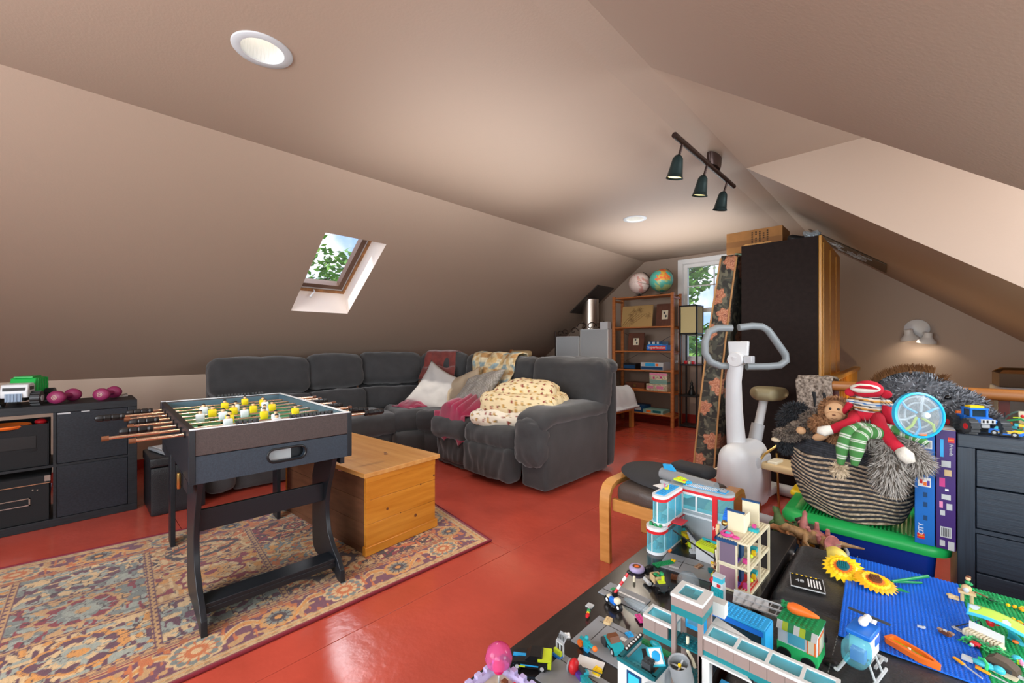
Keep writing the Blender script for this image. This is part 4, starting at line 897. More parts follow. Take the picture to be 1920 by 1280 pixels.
gbox('game_box', 'flat dark blue game box on the lowest bookshelf shelf, left', 1196, ys+.02, .167, .2, .22, .10, 'dark_blue', 'dark_blue', bits=(('light_grey', -.05, .05, .03, .07),))
gbox('game_box', 'flat teal game box on the lowest bookshelf shelf, right', 1224, ys, .167, .30, .24, .055, 'ivory', 'floral_teal', bits=(('orange', -.1, -.03, .015, .05), ('dark_teal', .0, .12, .015, .05)))

# ---- shelf lamp
lp = thing('shelf_floor_lamp', 'black shelf floor lamp with square paper shade under the gable window', 'lamp', (-2.29, 6.135, 0))
h = .125; mat('lamp_black', '#191919', .4); mat('shade_paper', '#d6cb96', .8)
for x in (-h, h-.02):
    for y in (-h, h-.02): MB('lamp_black').box(x, x+.02, y, y+.02, 0, 1.73).build('post', lp)
for z in (.03, .455, .895): MB('lamp_black').box(-h, h, -h, h, z-.02, z).build('shelf', lp, bevel=.002)
for z in (1.32, 1.71):
    m = MB('lamp_black'); m.box(-h, h, -h, -h+.02, z, z+.02).box(-h, h, h-.02, h, z, z+.02).box(-h, -h+.02, -h+.02, h-.02, z, z+.02).box(h-.02, h, -h+.02, h-.02, z, z+.02).build('shade_frame', lp)
m = MB('shade_paper'); m.box(-h+.021, h-.021, -h+.006, -h+.008, 1.34, 1.71).build('shade', lp); m = MB('shade_paper'); m.box(h-.009, h-.007, -h+.021, h-.021, 1.34, 1.71).box(-h+.007, -h+.009, -h+.021, h-.021, 1.34, 1.71).box(-h+.021, h-.021, h-.009, h-.007, 1.34, 1.71).build('shade', lp)
for k, (dx, m_, s_) in enumerate(((-.05, 'red', .03), (.0, 'ivory', .025), (.05, 'red', .028), (.085, 'pink', .02))):
    q = MB(m_).soft((0, 0, s_*.8), (s_*.7, s_*.6, s_*.8), .008, n=4).build('trinket'); tag(q, ['small red trinket on the lamp shelf, leftmost', 'tiny cream trinket between red ones on the lamp shelf', 'small red trinket on the lamp shelf, right of the cream one', 'tiny pink trinket at the right end of the lamp shelf'][k], 'trinket'); put(q, (-2.30+dx, 6.09, .896))
q = MB('black_plastic').lathe([(.001, 0), (.045, 0), (.05, .03), (.03, .08), (.022, .10), (.034, .105), (.02, .13), (.015, .15), (.024, .155), (.008, .19), (.001, .22)], 20).build('pagoda_ornament'); tag(q, 'small black pagoda shaped ornament on the lower lamp shelf', 'ornament'); put(q, (-2.28, 6.12, .456))

# ---- floral mattress
mat('mattress_floral', '#3a3836', .8, attr=True, bump=.2, bscale=120); mat('piping', '#b98a58', .7)
mt = thing('floral_mattress', 'dark floral foam mattress standing on end against the wardrobe', 'mattress', (0, 0, 0))
B0, B1, T0, T1 = V((-1.475, 4.00, 0)), V((-1.305, 4.035, 0)), V((-1.262, 4.10, 1.985)), V((-1.135, 4.12, 1.985)); dep = V((.04, .88, 0))
def mp(u, v, w_):   # u across the narrow edge, v up, w back
    a = B0*(1-v)+T0*v; b = B1*(1-v)+T1*v; bow = .035*sin(pi*v)*(-.6); return a*(1-u)+b*u+dep*w_+V((bow, 0, 0))
def corner(u, w_, v):
    return v
def face(fn, nu, nv): return MB('mattress_floral').grid(nu, nv, fn)
m = MB('mattress_floral')
rb = lambda v: .022*(1-min(1, v/.03))**2+.022*(1-min(1, (1-v)/.03))**2
m.grid(30, 300, lambda a, b: mp(a, b, rb(b)*1.2-.018*sin(pi*a)*min(1, b*20, (1-b)*20)+.01*NZ.noise(V((b*14, a*2, 0)))))
m.grid(110, 300, lambda a, b: mp(1.0, b, a)+V((.02*sin(pi*a)+.008*NZ.noise(V((a*5, b*12, 3))), 0, 0)))
m.grid(30, 200, lambda a, b: mp(0, b, 1-a)); m.grid(6, 20, lambda a, b: mp(1-a, 0.0, b)); m.grid(6, 20, lambda a, b: mp(a, 1.0, b)); m.grid(4, 40, lambda a, b: mp(1-a, b, 1))
mo = m.build('cover', mt, sharp=60, weld=False)
def peony(co):
    x, y, z = co.T; s_ = np.where(y > 4.13, y*1.0, x*1.0+y*.2); c = np.tile(hexa('#36342f'), (len(x), 1)); n = vnoise(z*18, s_*22, 1)
    c[n > .6] = hexa('#4a4a40'); c[vnoise(z*30+s_*20, s_*40, 4) > .72] = hexa('#6d6a58'); v = np.abs(np.sin(z*40+6*vnoise(z*8, s_*8, 2))) < .09; c[v] = hexa('#6a614f')
    rnd = np.random.RandomState(5); F = []
    for k in range(8): F.append((-1.39+.05*(k % 2*2-1)+.024*k, [.12, .30, .60, .80, 1.30, 1.44, 1.62, 1.92][k], rnd.uniform(.058, .074), 0))
    for k in range(22): F.append((rnd.uniform(4.14, 4.95), rnd.uniform(.05, 1.95), rnd.uniform(.07, .1), 1))
    for fs_, fz, r, sd in F:
        on = (y > 4.13) if sd else (y <= 4.13); dx = (s_-fs_) if sd else (x-fs_); dz = z-fz; d = np.sqrt(dx*dx+dz*dz); th = np.arctan2(dz, dx); lob = r*(1+.14*np.sin(th*7+fz*9)+.10*np.sin(th*3)); q = d/lob; mk = on & (q < 1)
        pet = np.sin(q*16+3*np.sin(th*5+q*3)); col = np.where((pet > .15)[:, None], hexa('#c99070'), hexa('#b06f52')); col = np.where((q < .3)[:, None] & (pet < 0)[:, None], hexa('#8b5242'), col); c[mk] = (col*(.85 if sd else 1))[mk]
    return c
paint(mo, peony)
m = MB('piping')
for a, w_ in ((0, 0), (1, 0), (1, 1)): m.tube([mp(a, v, w_)+V((.0, -.004 if w_ == 0 else 0, 0)) for v in np.linspace(.012, .988, 40)], .0085, 8)
m.tube([mp(u, .0, 0)+V((0, .03, .012)) for u in np.linspace(.05, .95, 8)], .007, 6); m.tube([mp(1, .995, w_) for w_ in np.linspace(0.03, 1, 10)], .007, 6); m.tube([mp(1, .004, w_)+V((0, 0, .01)) for w_ in np.linspace(0.03, 1, 10)], .007, 6); m.build('piping', mt, label='tan piped seam')

# ---- wardrobe with things on top
mat('ward_dark', '#241b18', .7, ior=1.25, var=.12, vscale=30, bump=.15, bscale=200); mat('ward_door', '#c08836', .32)
wd = thing('wardrobe', 'tall dark brown wardrobe with honey coloured doors facing the stairs', 'wardrobe', (0, 0, 0))
wx0, wx1, wy0, wy1, wz = -1.096, -.517, 4.10, 5.26, 2.045
MB('ward_dark').box(wx0, wx1-.024, wy0, wy0+.022, 0, wz).build('side_panel', wd, bevel=.0015); MB('ward_dark').box(wx0, wx1-.024, wy1-.022, wy1, 0, wz).build('side_panel', wd)
MB('ward_dark').box(wx0, wx1-.024, wy0+.022, wy1-.022, wz-.02, wz).build('top_panel', wd); MB('ward_dark').box(wx0, wx1-.024, wy0+.022, wy1-.022, 0, .07).build('plinth', wd); MB('ward_dark').box(wx0, wx0+.008, wy0+.022, wy1-.022, .07, wz-.02).build('back_panel', wd)
for k in range(3):
    y0 = wy0+k*(wy1-wy0)/3; d_ = MB('ward_door').box(wx1-.022, wx1, y0+.002, y0+(wy1-wy0)/3-.002, .07, wz).build('door', wd, bevel=.004)
    MB('ward_door').box(wx1, wx1+.008, y0+.05, y0+.09, .12, wz-.05).build('door_moulding', d_)
mat('cardboard', '#a3713d', .75, var=.08, vscale=12); mat('cardboard2', '#8e6135', .75); mat('ink', '#4b3520', .8)
cbx = thing('cardboard_box', 'long cardboard box with printed shipping marks on top of wardrobe', 'box', (-1.075, 4.66, 2.068), RD(0))
MB('cardboard').box(-.262, .215, -.16, .16, 0, .205).build('carton', cbx, bevel=.002); MB('cardboard2').box(-.263, .216, -.161, -.159, .06, .115).build('tape', cbx)
m = MB('ink')
for k in range(5):
    for j in range(6): m.box(-.04+k*.032, -.026+k*.032, -.1625, -.1615, .07+j*.02, .084+j*.02) if (k*j) % 4 != 3 else None
m.build('printed_marks', cbx)
MB('ward_dark').box(-.06, .2, -.15, .15, -.021, -.001).build('under_board', cbx)
sb = MB('pine_x'); sb.prism([(-.085, 0), (.13, 0), (.15, .014), (.13, .026), (-.06, .026), (-.085, .014)], -.30, 0, 'y'); sb = sb.build('wooden_board', bevel=.004); tag(sb, 'pale rounded wooden board in front of the cardboard box on wardrobe', 'board'); put(sb, (-1.02, 4.46, 2.046))
gc = MB(mat('sage', '#7f9d84', .9)).soft((0, 0, 0), (.05, .07, .02), .015, n=6, wr=.01, ws=20).build('green_cloth'); tag(gc, 'small sage green cloth hanging from under the cardboard box', 'cloth'); put(gc, (-1.21, 4.56, 2.05))
# art sheet with chalk doodles and dark bag beside the box
mat('art_dark', '#64523f', .8)
ar = thing('art_sheet', 'dark brown paper sheet with chalky scribbles lying along the right slope', 'poster', (0, 0, 0))
def rs(x, y, o): return V((x, y, zr(x)))+V((-SR, 0, -1)).normalized()*o
A = [(-.80, 5.45), (-.80, 6.15), (-.20, 6.10), (-.17, 5.30)]
m = MB('art_dark'); P = [rs(a, b, .006) for a, b in A]+[rs(a, b, .010) for a, b in A]; m.add(P, [(0, 1, 2, 3), (7, 6, 5, 4), (0, 4, 5, 1), (1, 5, 6, 2), (2, 6, 7, 3), (3, 7, 4, 0)]); m.build('sheet', ar)
m = MB('light_grey'); r_ = random.Random(9)
for k in range(14):
    cx, cy = r_.uniform(-.62, -.28), r_.uniform(5.5, 6.0); m.tube([rs(cx+.05*cos(t*2.3+k)*(t/6), cy+.09*sin(t*1.7+k)*(t/6), .0115) for t in np.linspace(1, 6, 18)], .0018, 4)
m.build('scribble', ar)
bg_ = MB('black_plastic').soft((0, 0, .05), (.11, .12, .05), .03, n=8, wr=.02, ws=12).build('black_bag', sharp=180); tag(bg_, 'crumpled black bag on wardrobe top right of the cardboard box', 'bag'); put(bg_, (-.70, 4.55, 2.05))
sc2 = MB('clear_plastic').soft((0, 0, .03), (.05, .06, .03), .01, n=6, wr=.02, ws=25).build('plastic_wrap', sharp=180); tag(sc2, 'scrap of clear plastic wrap at the wardrobe top right edge', 'wrap'); put(sc2, (-.60, 4.25, 2.05))

# ---- exercise bike
mat('bike_white', '#cfd1d3', .4); mat('bike_grey', '#b3b6ba', .4); mat('grip_grey', '#7d8487', .45); mat('seat_tan', '#8d8263', .5)
eb = thing('exercise_bike', 'pale grey exercise bike with looped handlebar beside the floral mattress', 'exercise bike', (-.865, 3.24, 0), RD(-8))
# local +y = rear (away), x = right
m = MB('bike_white')
def housing(e, h, d): e = V(e); k = e.z/h.z; e.x *= 1-.18*max(0, k)-.05*max(0, -k); return e
m.soft((0, .03, .255), (.108, .23, .24), .09, n=20, puff=(.01, .02, 0), fn=housing).build('flywheel_housing', eb, sharp=180, weld=True)
MB('bike_grey').soft((.08, .10, .25), (.03, .14, .16), .028, n=12).build('crank_cover', eb, sharp=180)
m = MB('bike_white'); m.tube([(-.04, .02, .44), (-.05, .0, .70), (-.04, -.03, .92), (-.01, -.06, 1.05), (0, -.07, 1.10)], [.062, .055, .05, .047, .047], 18); m.build('front_mast', eb)
m = MB('bike_white'); m.cyl((0, -.11, 1.075), (0, -.02, 1.075), .05, n=24).build('clamp_collar', eb, bevel=.004)
m = MB('bike_white'); m.prism([(-.062, 1.10), (.062, 1.10), (.068, 1.20), (-.068, 1.20)], -.06, -.03, 'y').build('console', eb, bevel=.006); MB('bike_grey').box(.05, .10, -.085, -.03, 1.05, 1.10).build('clamp_block', eb, bevel=.005)
def hpt(px, py, d=0): # handlebar loop lies in the plane facing the rider's place: recover real point at the bike's depth
    r = ray(px, py); t = 2.94+d; q = CAM+r*t; q = q-V((-.865, 3.24, 0)); c, s = cos(RD(8)), sin(RD(8)); return V((q.x*c-q.y*s, q.x*s+q.y*c, q.z))
H1 = [hpt(*p) for p in ((1372, 615), (1345, 615), (1329, 622), (1322, 640), (1322, 662), (1332, 678), (1350, 686), (1378, 686))]
H2 = [hpt(*p) for p in ((1385, 614), (1410, 611), (1428, 612), (1440, 619), (1456, 641), (1472, 664), (1474, 676), (1462, 685), (1440, 687), (1400, 687))]
m = MB('grip_grey'); m.tube(H1, .0245, 14); m.build('handlebar', eb); m = MB('grip_grey'); m.tube(H2, .0245, 14); m.build('handlebar', eb)
MB('bike_white').cyl((-.03, .30, .45), (.0, .40, .80), .03, n=16).build('seat_post', eb); MB('bike_grey').cyl((-.035, .28, .40), (-.02, .33, .58), .045, n=16).build('post_sleeve', eb)
def sad(e, h, d): e = V(e); e.x *= 1-.55*max(0, -e.y/h.y)**1.3; return e
MB('seat_tan').soft((.01, .42, .805), (.12, .14, .042), .04, n=16, puff=(0, 0, .01), fn=sad, rot=(0, 0, .15)).build('saddle', eb, sharp=180)
MB('bike_white').cyl((-.30, .60, .045), (.30, .60, .045), .045, n=20).build('rear_stabiliser', eb); MB('bike_grey').cyl((-.28, -.12, .04), (.26, -.12, .04), .04, n=20).build('front_stabiliser', eb)
MB('bike_white').box(-.04, .04, .2, .6, .03, .09).build('base_beam', eb, bevel=.01)
k = MB('ivory').box(-.20, -.14, .0, .12, .19, .215).build('pedal', eb, bevel=.006); k = MB('ivory').box(.14, .20, .06, .18, .36, .385).build('pedal', eb, bevel=.006); MB('steel').cyl((-.14, .06, .20), (.14, .12, .37), .012, n=10).build('crank', eb)
m = MB('ivory'); m.tube([(-.2, .0, .215), (-.205, .02, .25), (-.16, .05, .275), (-.135, .1, .24), (-.14, .12, .215)], .009, 6).build('pedal_strap', eb)
# folding step chair
fc = thing('folding_chair', 'small metal folding chair with tan seat behind the woven basket', 'chair', (-.60, 3.36, 0), RD(-14))
MB('brass').tube([(-.13, -.13, 0), (-.13, -.13, .38), (-.12, -.09, .42), (-.05, -.02, .5), (.1, .0, .5)], .008, 8).tube([(.15, -.13, 0), (.15, -.13, .40)], .008, 8).tube([(-.13, .13, 0), (-.13, .1, .40)], .008, 8).tube([(.15, .13, 0), (.15, .1, .40)], .008, 8).build('frame', fc)
MB('tan').soft((.01, 0, .345), (.15, .12, .025), .02, n=8).build('seat', fc, sharp=180)
# ---- bentwood stool
st = thing('bentwood_stool', 'bentwood footstool with dark brown leather cushion left of the toy table', 'stool', (0, 0, 0))
def bent(x): 
    P = []; a0 = (2.00, 0); prof = [(1.995, 0), (1.985, .30), (1.99, .37), (2.02, .415), (2.07, .432), (2.40, .432), (2.45, .415), (2.475, .37), (2.485, .30), (2.50, 0)]; inn = [(2.475, 0), (2.458, .30), (2.448, .36), (2.43, .395), (2.395, .405), (2.075, .405), (2.035, .392), (2.015, .36), (2.010, .30), (2.020, 0)]
    return prof+inn
for x in (-1.235, -.70):
    m = MB('beech'); k = len(m.v); P = bent(x); n = 10
    for X in (x, x+.06): m.v += [(X+(.0 if 1 else 0), a, b) for a, b in P]
    N = 20; f_ = []
    for i in range(9): f_ += [(i, i+1, N-2-i, N-1-i), (N+i, N+N-1-i, N+N-2-i, N+i+1)]
    for i in range(N): f_.append((i, N+i, N+(i+1) % N, (i+1) % N))
    m.f = f_; m.mi = [0]*len(f_); m.build('bent_side', st, bevel=.002, sharp=30)
MB('beech').box(-1.175, -.70, 2.02, 2.045, .28, .345).build('cross_rail', st, bevel=.003); MB('beech').box(-1.175, -.70, 2.44, 2.46, .28, .345).build('cross_rail', st, bevel=.003)
mat('brown_leather', '#4b403a', .42, bump=.4, bscale=120)
MB('brown_leather').soft((-.937, 2.235, .375), (.235, .205, .055), .045, n=16, puff=(0, 0, .015), wr=.01, ws=9).build('cushion', st, sharp=180)
sk = MB(mat('slate_fabric', '#2e2f33', .8, bump=.3, bscale=200)); sk.lathe([(.001, 0), (.20, 0), (.215, .008), (.205, .02), (.001, .024)], 40, sx=1.25, sy=.95); sk = sk.build('oval_pad', sharp=60); tag(sk, 'flat dark oval pad lying on the stool cushion', 'pad'); sk.location = (-.97, 2.23, .449); sk.rotation_euler = (0, RD(2), RD(-20))
k = MB('slate_fabric'); k.soft((0, 0, .03), (.12, .06, .028), .027, n=10, wr=.01); k = k.build('dark_cushion', sharp=180); tag(k, 'small rounded dark cushion at the back of the stool behind silver toy tube', 'cushion'); put(k, (-.90, 2.42, .445), RD(-15))
tb = thing('toy_tube', 'silver grey toy tube on the oval pad left of the yellow brick piece', 'toy', (-.80, 2.08, .515), RD(-12)); MB('mid_grey').cyl((-.14, 0, 0), (.15, 0, 0), .028, n=24).build('tube', tb); MB('light_grey').box(-.13, .18, -.03, .03, -.042, -.028).build('rail', tb); MB('azure').prism([(-.12, .02), (-.05, .02), (-.09, .055), (-.13, .05)], -.008, .008, 'y').build('fin', tb)
k = MB('white').box(-.10, .10, -.03, .03, 0, .002).build('paper_strip'); tag(k, 'white paper strip lying on the oval pad', 'paper'); put(k, (-.83, 2.00, .476), RD(-18))

# ---- railing and stairwell things
mat('rail_wood', '#9a5f2c', .35, col2='#a96f38', vscale=4, stretch=(.5, 8, 8)); mat('maroon', '#5c2620', .5)
ra = thing('stair_railing', 'stair railing with brown wooden handrail and maroon boards behind the toys', 'railing', (0, 0, 0))
m = MB('rail_wood'); m.soft((.35, 3.55, .90), (.89, .034, .032), .024, n=12).build('handrail', ra, sharp=180)
x = -.523; k = 0
while x < 1.15:
    m = MB('maroon').box(x, x+.072, 3.55, 3.57, .0, .872) if k < 2 else MB('maroon').box(x, x+.042, 3.55, 3.57, 0, .872); m.build('baluster', ra, bevel=.002); x += .096 if k == 0 else .129; k += 1
rb_ = thing('stair_railing', 'golden pine stair railing with thin balusters running back to the gable', 'railing', (0, 0, 0))
MB('gold_pine').box(-.49, -.43, 3.66, 6.25, .885, .925).build('handrail', rb_, bevel=.008)
for k in range(22): y = 3.75+k*.115; MB('gold_pine').box(-.47, -.45, y, y+.022, .0, .885).build('baluster', rb_)
mat('throw_woven', '#a89a8c', .95, col2='#55493f', vscale=60, bump=.5, bscale=90)
def rth(u, v):
    x = -.585+.20*u; prof = [(3.49, .74), (3.495, .85), (3.505, .93), (3.55, .955), (3.62, .95), (3.75, .94), (3.85, .90)]; t = v*6; k = min(int(t), 5); t -= k; y = prof[k][0]*(1-t)+prof[k+1][0]*t; z = prof[k][1]*(1-t)+prof[k+1][1]*t
    return V((x+.012*NZ.noise(V((v*5, u*3, 0))), y+.01*NZ.noise(V((u*7, v*5, 1))), z+.012*NZ.noise(V((u*6, v*6, 2)))))
q = MB('throw_woven').grid(20, 36, rth).build('woven_throw', sharp=180, solid=.014); tag(q, 'grey brown woven throw hung over the railing corner by wardrobe', 'blanket')
q = MB('black_felt').grid(16, 24, lambda u, v: V((-.50+.08*u+.01*sin(v*7), 3.50-.012*sin(u*9), .855-.45*v))).build('dark_scarf', sharp=180, solid=.01); tag(q, 'black scarf hanging behind the red balusters at the railing corner', 'scarf')
# far landing with stored boxes
MB('red_floor').box(.42, XRK, 4.3, YG, -.06, 0).build('floor_landing', struct=True)
tt = thing('storage_tote', 'clear plastic storage tote beyond the stair railing at right edge', 'storage box', (.72, 4.75, 0)); MB('clear_plastic').box(-.26, .26, -.2, .2, 0, .80).build('tote_body', tt, bevel=.01); MB('light_grey').box(-.28, .28, -.22, .22, .80, .875).build('lid', tt, bevel=.015)
mat('dark_carton', '#5f4a35', .7); cc = thing('cardboard_box', 'open brown cardboard box on plastic tote beyond the railing', 'box', (.72, 4.75, .877)); MB('dark_carton').box(-.27, .27, -.19, .19, 0, .095).build('carton', cc, bevel=.002)
MB('cardboard').add([(-.27, -.19, .095), (.27, -.19, .095), (.2, -.05, .12), (-.24, -.07, .115)], [(0, 1, 2, 3)]).add([(-.27, .19, .095), (.27, .19, .095), (.2, .05, .125), (-.24, .07, .13)], [(0, 1, 2, 3)]).build('flap', cc)
# wall lamp
wl = thing('wall_spotlight', 'white twin spotlight fitting on the gable wall right of wardrobe', 'lamp', (.038, 6.40, 1.335)); mat('lamp_white', '#dcdcdc', .35)
MB('lamp_white').lathe([(.001, 0), (.105, 0), (.105, .012), (.09, .022), (.001, .024)], 40).build('backplate', wl)
o = bpy.data.objects['backplate']; o.rotation_euler = (pi/2, 0, 0); o.location = (0, .01, .01)
for (x, y, z, rz) in ((-.062, -.08, -.05, -.25), (.082, -.09, -.085, .2)):
    m = MB('lamp_white'); m.at((x, y, z), (RD(8), rz*.6, 0)); m.lathe([(.001, .055), (.035, .055), (.038, .01), (.045, -.005), (.075, -.035), (.08, -.06), (.077, -.06), (.07, -.035), (.035, -.005), (.02, .0)], 28, caps=False); s_ = m.build('shade', wl, sharp=50)
    MB('lamp_white').tube([(x, y, z+.05), (x*.8, -.03, z+.06), (x*.6, -.01, z+.055)], .008, 8).build('arm', wl)
    m = MB('lamp_glow'); m.at((x, y, z-.01)); m.ell((0, 0, -.015), (.028, .028, .03)); m.build('bulb', s_)
spot('wall_spot_light', (-.03, 6.30, 1.27), (-.03, 6.34, .4), 7, (1, .88, .72), 150, .6, .03)
spot('wall_spot_light', (.12, 6.28, 1.22), (.12, 6.34, .4), 4, (1, .88, .72), 150, .6, .03)
pl_ = bpy.data.lights.new('stairwell_lamp', 'POINT'); pl_.energy = 9; pl_.color = (1, .72, .38); pl_.shadow_soft_size = .05; o = bpy.data.objects.new('stairwell_lamp', pl_); COL.objects.link(o); o.location = (-.1, 5.0, .55)
# track light
tl = thing('track_light', 'dark bronze track light with three spot heads on the ceiling', 'light', (-1.0, 2.98, 2.40)); mat('bronze', '#33231f', .35, .6); mat('bronze_shade', '#2b3a3a', .38, .6)
MB('bronze').cyl((0, -.56, -.005), (0, .56, .0), .017, n=18).build('bar', tl)
MB('bronze').lathe([(.001, 0), (.028, 0), (.034, .03), (.036, .078), (.001, .08)], 28, sx=1, sy=3.0).build('canopy', tl, sharp=60); bpy.data.objects['canopy'].location = (0.0, .12, .012)
for i, (y, on) in enumerate(((-.44, 1), (-.02, 1), (.40, 0))):
    x = 0; hd = MB('bronze'); hd.cyl((0, y, -.01), (-.02, y-.0, -.075), .008, n=10); hd = hd.build('stem', tl)
    m = MB('bronze_shade'); m.at((-.025, y-.0, -.075), (RD(3), RD(12), 0)); m.lathe([(.001, 0), (.016, -.001), (.03, -.02), (.036, -.06), (.046, -.125), (.052, -.135), (.048, -.133), (.034, -.06), (.02, -.02)], 30, caps=False); sh = m.build('spot_head', tl, sharp=60)
    if on:
        m = MB(mat('bulb_warm', '#ffe39a', .5, emit=2.2)); m.at((-.025, y, -.075), (RD(3), RD(12), 0)); m.lathe([(.001, -.122), (.042, -.124)], 24, caps=False); m.build('bulb', sh, flat=True)
        spot('track_spot_light', (-1.065, 2.98+y, 2.17), (-1.25, 2.98+y-.2, 0), 8, (1, .85, .6), 90, .8, .03)
    else:
        m = MB('dark_grey'); m.at((-.025, y, -.075), (RD(3), RD(12), 0)); m.lathe([(.001, -.10), (.040, -.11)], 24, caps=False); m.build('bulb', sh, flat=True)

# ============================================================ DRESSER, BIN, BOXES
dr = thing('dresser', 'black wood grain chest of drawers at right edge beside the boxes', 'dresser', (.13, 2.42, 0)); mat('dr_wood', '#2b3643', .42, col2='#232b36', vscale=9, stretch=(.5, 6, 16), bump=.15, bscale=30); mat('dr_wood_v', '#2b3643', .42, col2='#232b36', vscale=9, stretch=(16, 6, .5), bump=.15, bscale=30); W_ = .80
MB('dr_wood').box(0, W_, 0, .42, .775, .827).build('top_panel', dr, bevel=.003); MB('dr_wood_v').box(0, .048, 0, .42, 0, .775).build('side_panel', dr, bevel=.002); MB('dr_wood_v').box(W_-.048, W_, 0, .42, 0, .775).build('side_panel', dr, bevel=.002)
MB('dr_wood').box(.048, W_-.048, .41, .42, .03, .775).build('back_panel', dr); boxes('divider', dr, 'dr_wood', ((.048, W_-.048, .004, .41, .449, .464), (.048, W_-.048, .03, .41, .02, .03)))
for z0, z1 in ((.628, .772), (.467, .625), (.297, .446), (.13, .294)): MB('dr_wood').box(.051, W_-.051, .004, .024, z0+.001, z1-.001).build('drawer_front', dr, bevel=.0025)
MB('dr_wood').box(.048, W_-.048, .01, .03, .0, .127).build('plinth', dr)
bn2 = thing('storage_bin', 'large blue plastic storage bin with a green lid under the woven basket', 'storage bin', (-.18, 2.70, 0)); mat('bin_blue', '#0f3fb0', .35); mat('lid_green', '#23b95c', .35)
m = MB('bin_blue'); n = 32
def rr_(w_, d_, r, n=8):
    P = []
    for cx, cy, a0 in ((w_-r, d_-r, 0), (-w_+r, d_-r, 90), (-w_+r, -d_+r, 180), (w_-r, -d_+r, 270)):
        for k in range(n): a = RD(a0+90*k/(n-1)); P.append((cx+r*cos(a), cy+r*sin(a)))
    return P
def loft(m, secs, caps=True):
    n = len(secs[0][0]); vs = []; 
    for P, z in secs: vs += [(a, b, z) for a, b in P]
    fs = [(j*n+i, j*n+(i+1) % n, (j+1)*n+(i+1) % n, (j+1)*n+i) for j in range(len(secs)-1) for i in range(n)]
    if caps: fs += [tuple(range(n-1, -1, -1)), tuple(range((len(secs)-1)*n, len(secs)*n))]
    return m.add(vs, fs)
loft(m, [(rr_(.235, .19, .04), 0), (rr_(.26, .215, .05), .325)]).build('bin_body', bn2, sharp=50)
m = MB('lid_green'); loft(m, [(rr_(.285, .245, .07), .300), (rr_(.30, .262, .08), .305), (rr_(.302, .265, .08), .330), (rr_(.29, .25, .075), .352), (rr_(.25, .21, .06), .356), (rr_(.24, .20, .05), .345)]); ld = m.build('lid', bn2, sharp=50)
k = MB('lid_green'); [k.box(-.22+i*.014, -.214+i*.014, -.17, .17, .345, .3485) for i in range(32)]; k.build('lid_rib', ld, stuff=False)
k = MB('yellow').soft((0, 0, 0), (.035, .075, .018), .015, n=8).build('latch', bn2, sharp=180, label='yellow latch handle'); k.location = (-.285, .17, .345)
# boxes
mat('lego_blue', '#1466b8', .4); mat('lego_purple', '#3c2168', .4)
b1 = thing('toy_box', 'tall blue construction toy box printed CITY beside the basket', 'toy box', (.0375, 2.56, .357))
MB('lego_blue').box(-.0295, .0295, -.14, .14, 0, .45).build('box_body', b1, bevel=.0015); text('lettering', 'CITY', .022, TR((-.010, -.1408, .062), (pi/2, RD(-90), 0)), 'white', b1)
MB('red').box(-.022, .0, -.1412, -.1402, .022, .044).build('logo_panel', b1); text('lettering', 'LEGO', .0085, TR((-.011, -.1416, .033), (pi/2, 0, 0)), 'yellow', b1); MB('white').box(-.02, .018, -.141, -.14, .238, .275).build('printed_panel', b1); MB('red').box(-.015, -.006, -.1414, -.1409, .25, .268).build('printed_panel', b1); MB('orange').box(-.004, .006, -.1414, -.1409, .243, .257).build('printed_panel', b1); MB('purple').box(.007, .015, -.1414, -.1409, .243, .264).build('printed_panel', b1)
MB('white').box(.0, .022, -.141, -.14, .395, .43).build('barcode_panel', b1); m = MB('black_plastic'); [m.box(.003+i*.003, .0045+i*.003, -.1414, -.1409, .400, .425) for i in range(6)]; m.build('barcode', b1); m = MB('dark_blue'); [m.box(-.004, .008, -.141, -.1402, z_, z_+.02) for z_ in (.10, .155, .195)]; m.build('printed_mark', b1)
b2 = thing('toy_box', 'tall purple construction toy box with printed toys beside the dresser', 'toy box', (.100, 2.565, .357))
MB('lego_purple').box(-.030, .026, -.145, .14, 0, .478).build('box_body', b2, bevel=.0015)
def yb(m_, x0, x1, z0, z1, nm='printed_panel'): MB(m_).box(x0, x1, -.1464, -.1452, z0, z1).build(nm, b2)
for a in (('red', .004, .022, .43, .45), ('azure', -.018, -.008, .37, .44), ('light_grey', -.014, .012, .33, .355), ('tan', -.006, .014, .295, .32), ('magenta', -.02, -.004, .25, .285), ('white', -.004, .006, .235, .243), ('light_grey', -.014, .012, .20, .22), ('pink', -.02, -.01, .165, .19), ('light_grey', .0, .016, .16, .185), ('light_grey', -.018, -.004, .135, .155)): yb(*a)
yb('light_grey', -.018, .014, .048, .09, 'barcode_panel'); m = MB('black_plastic'); [m.box(-.014+i*.0045, -.012+i*.0045, -.147, -.1465, .052, .086) for i in range(6)]; m.build('barcode', b2); yb('light_grey', -.019, -.004, .012, .035); yb('light_grey', .004, .022, .0, .035)
text('lettering', 'Friends', .016, TR((.013, -.1468, .40), (pi/2, RD(90), 0)), 'light_grey', b2); text('lettering', 'LEGO', .006, TR((.013, -.1468, .44), (pi/2, 0, 0)), 'yellow', b2)
k = MB('light_grey').add([(-.03, -.145, .478), (.026, -.145, .478), (.02, -.05, .488), (-.025, -.06, .482)], [(0, 1, 2, 3)]); k.build('torn_flap', b2, solid=.001)
MB('cardboard').box(-.03, .024, -.14, .14, .478, .480).build('top_flap', b2)
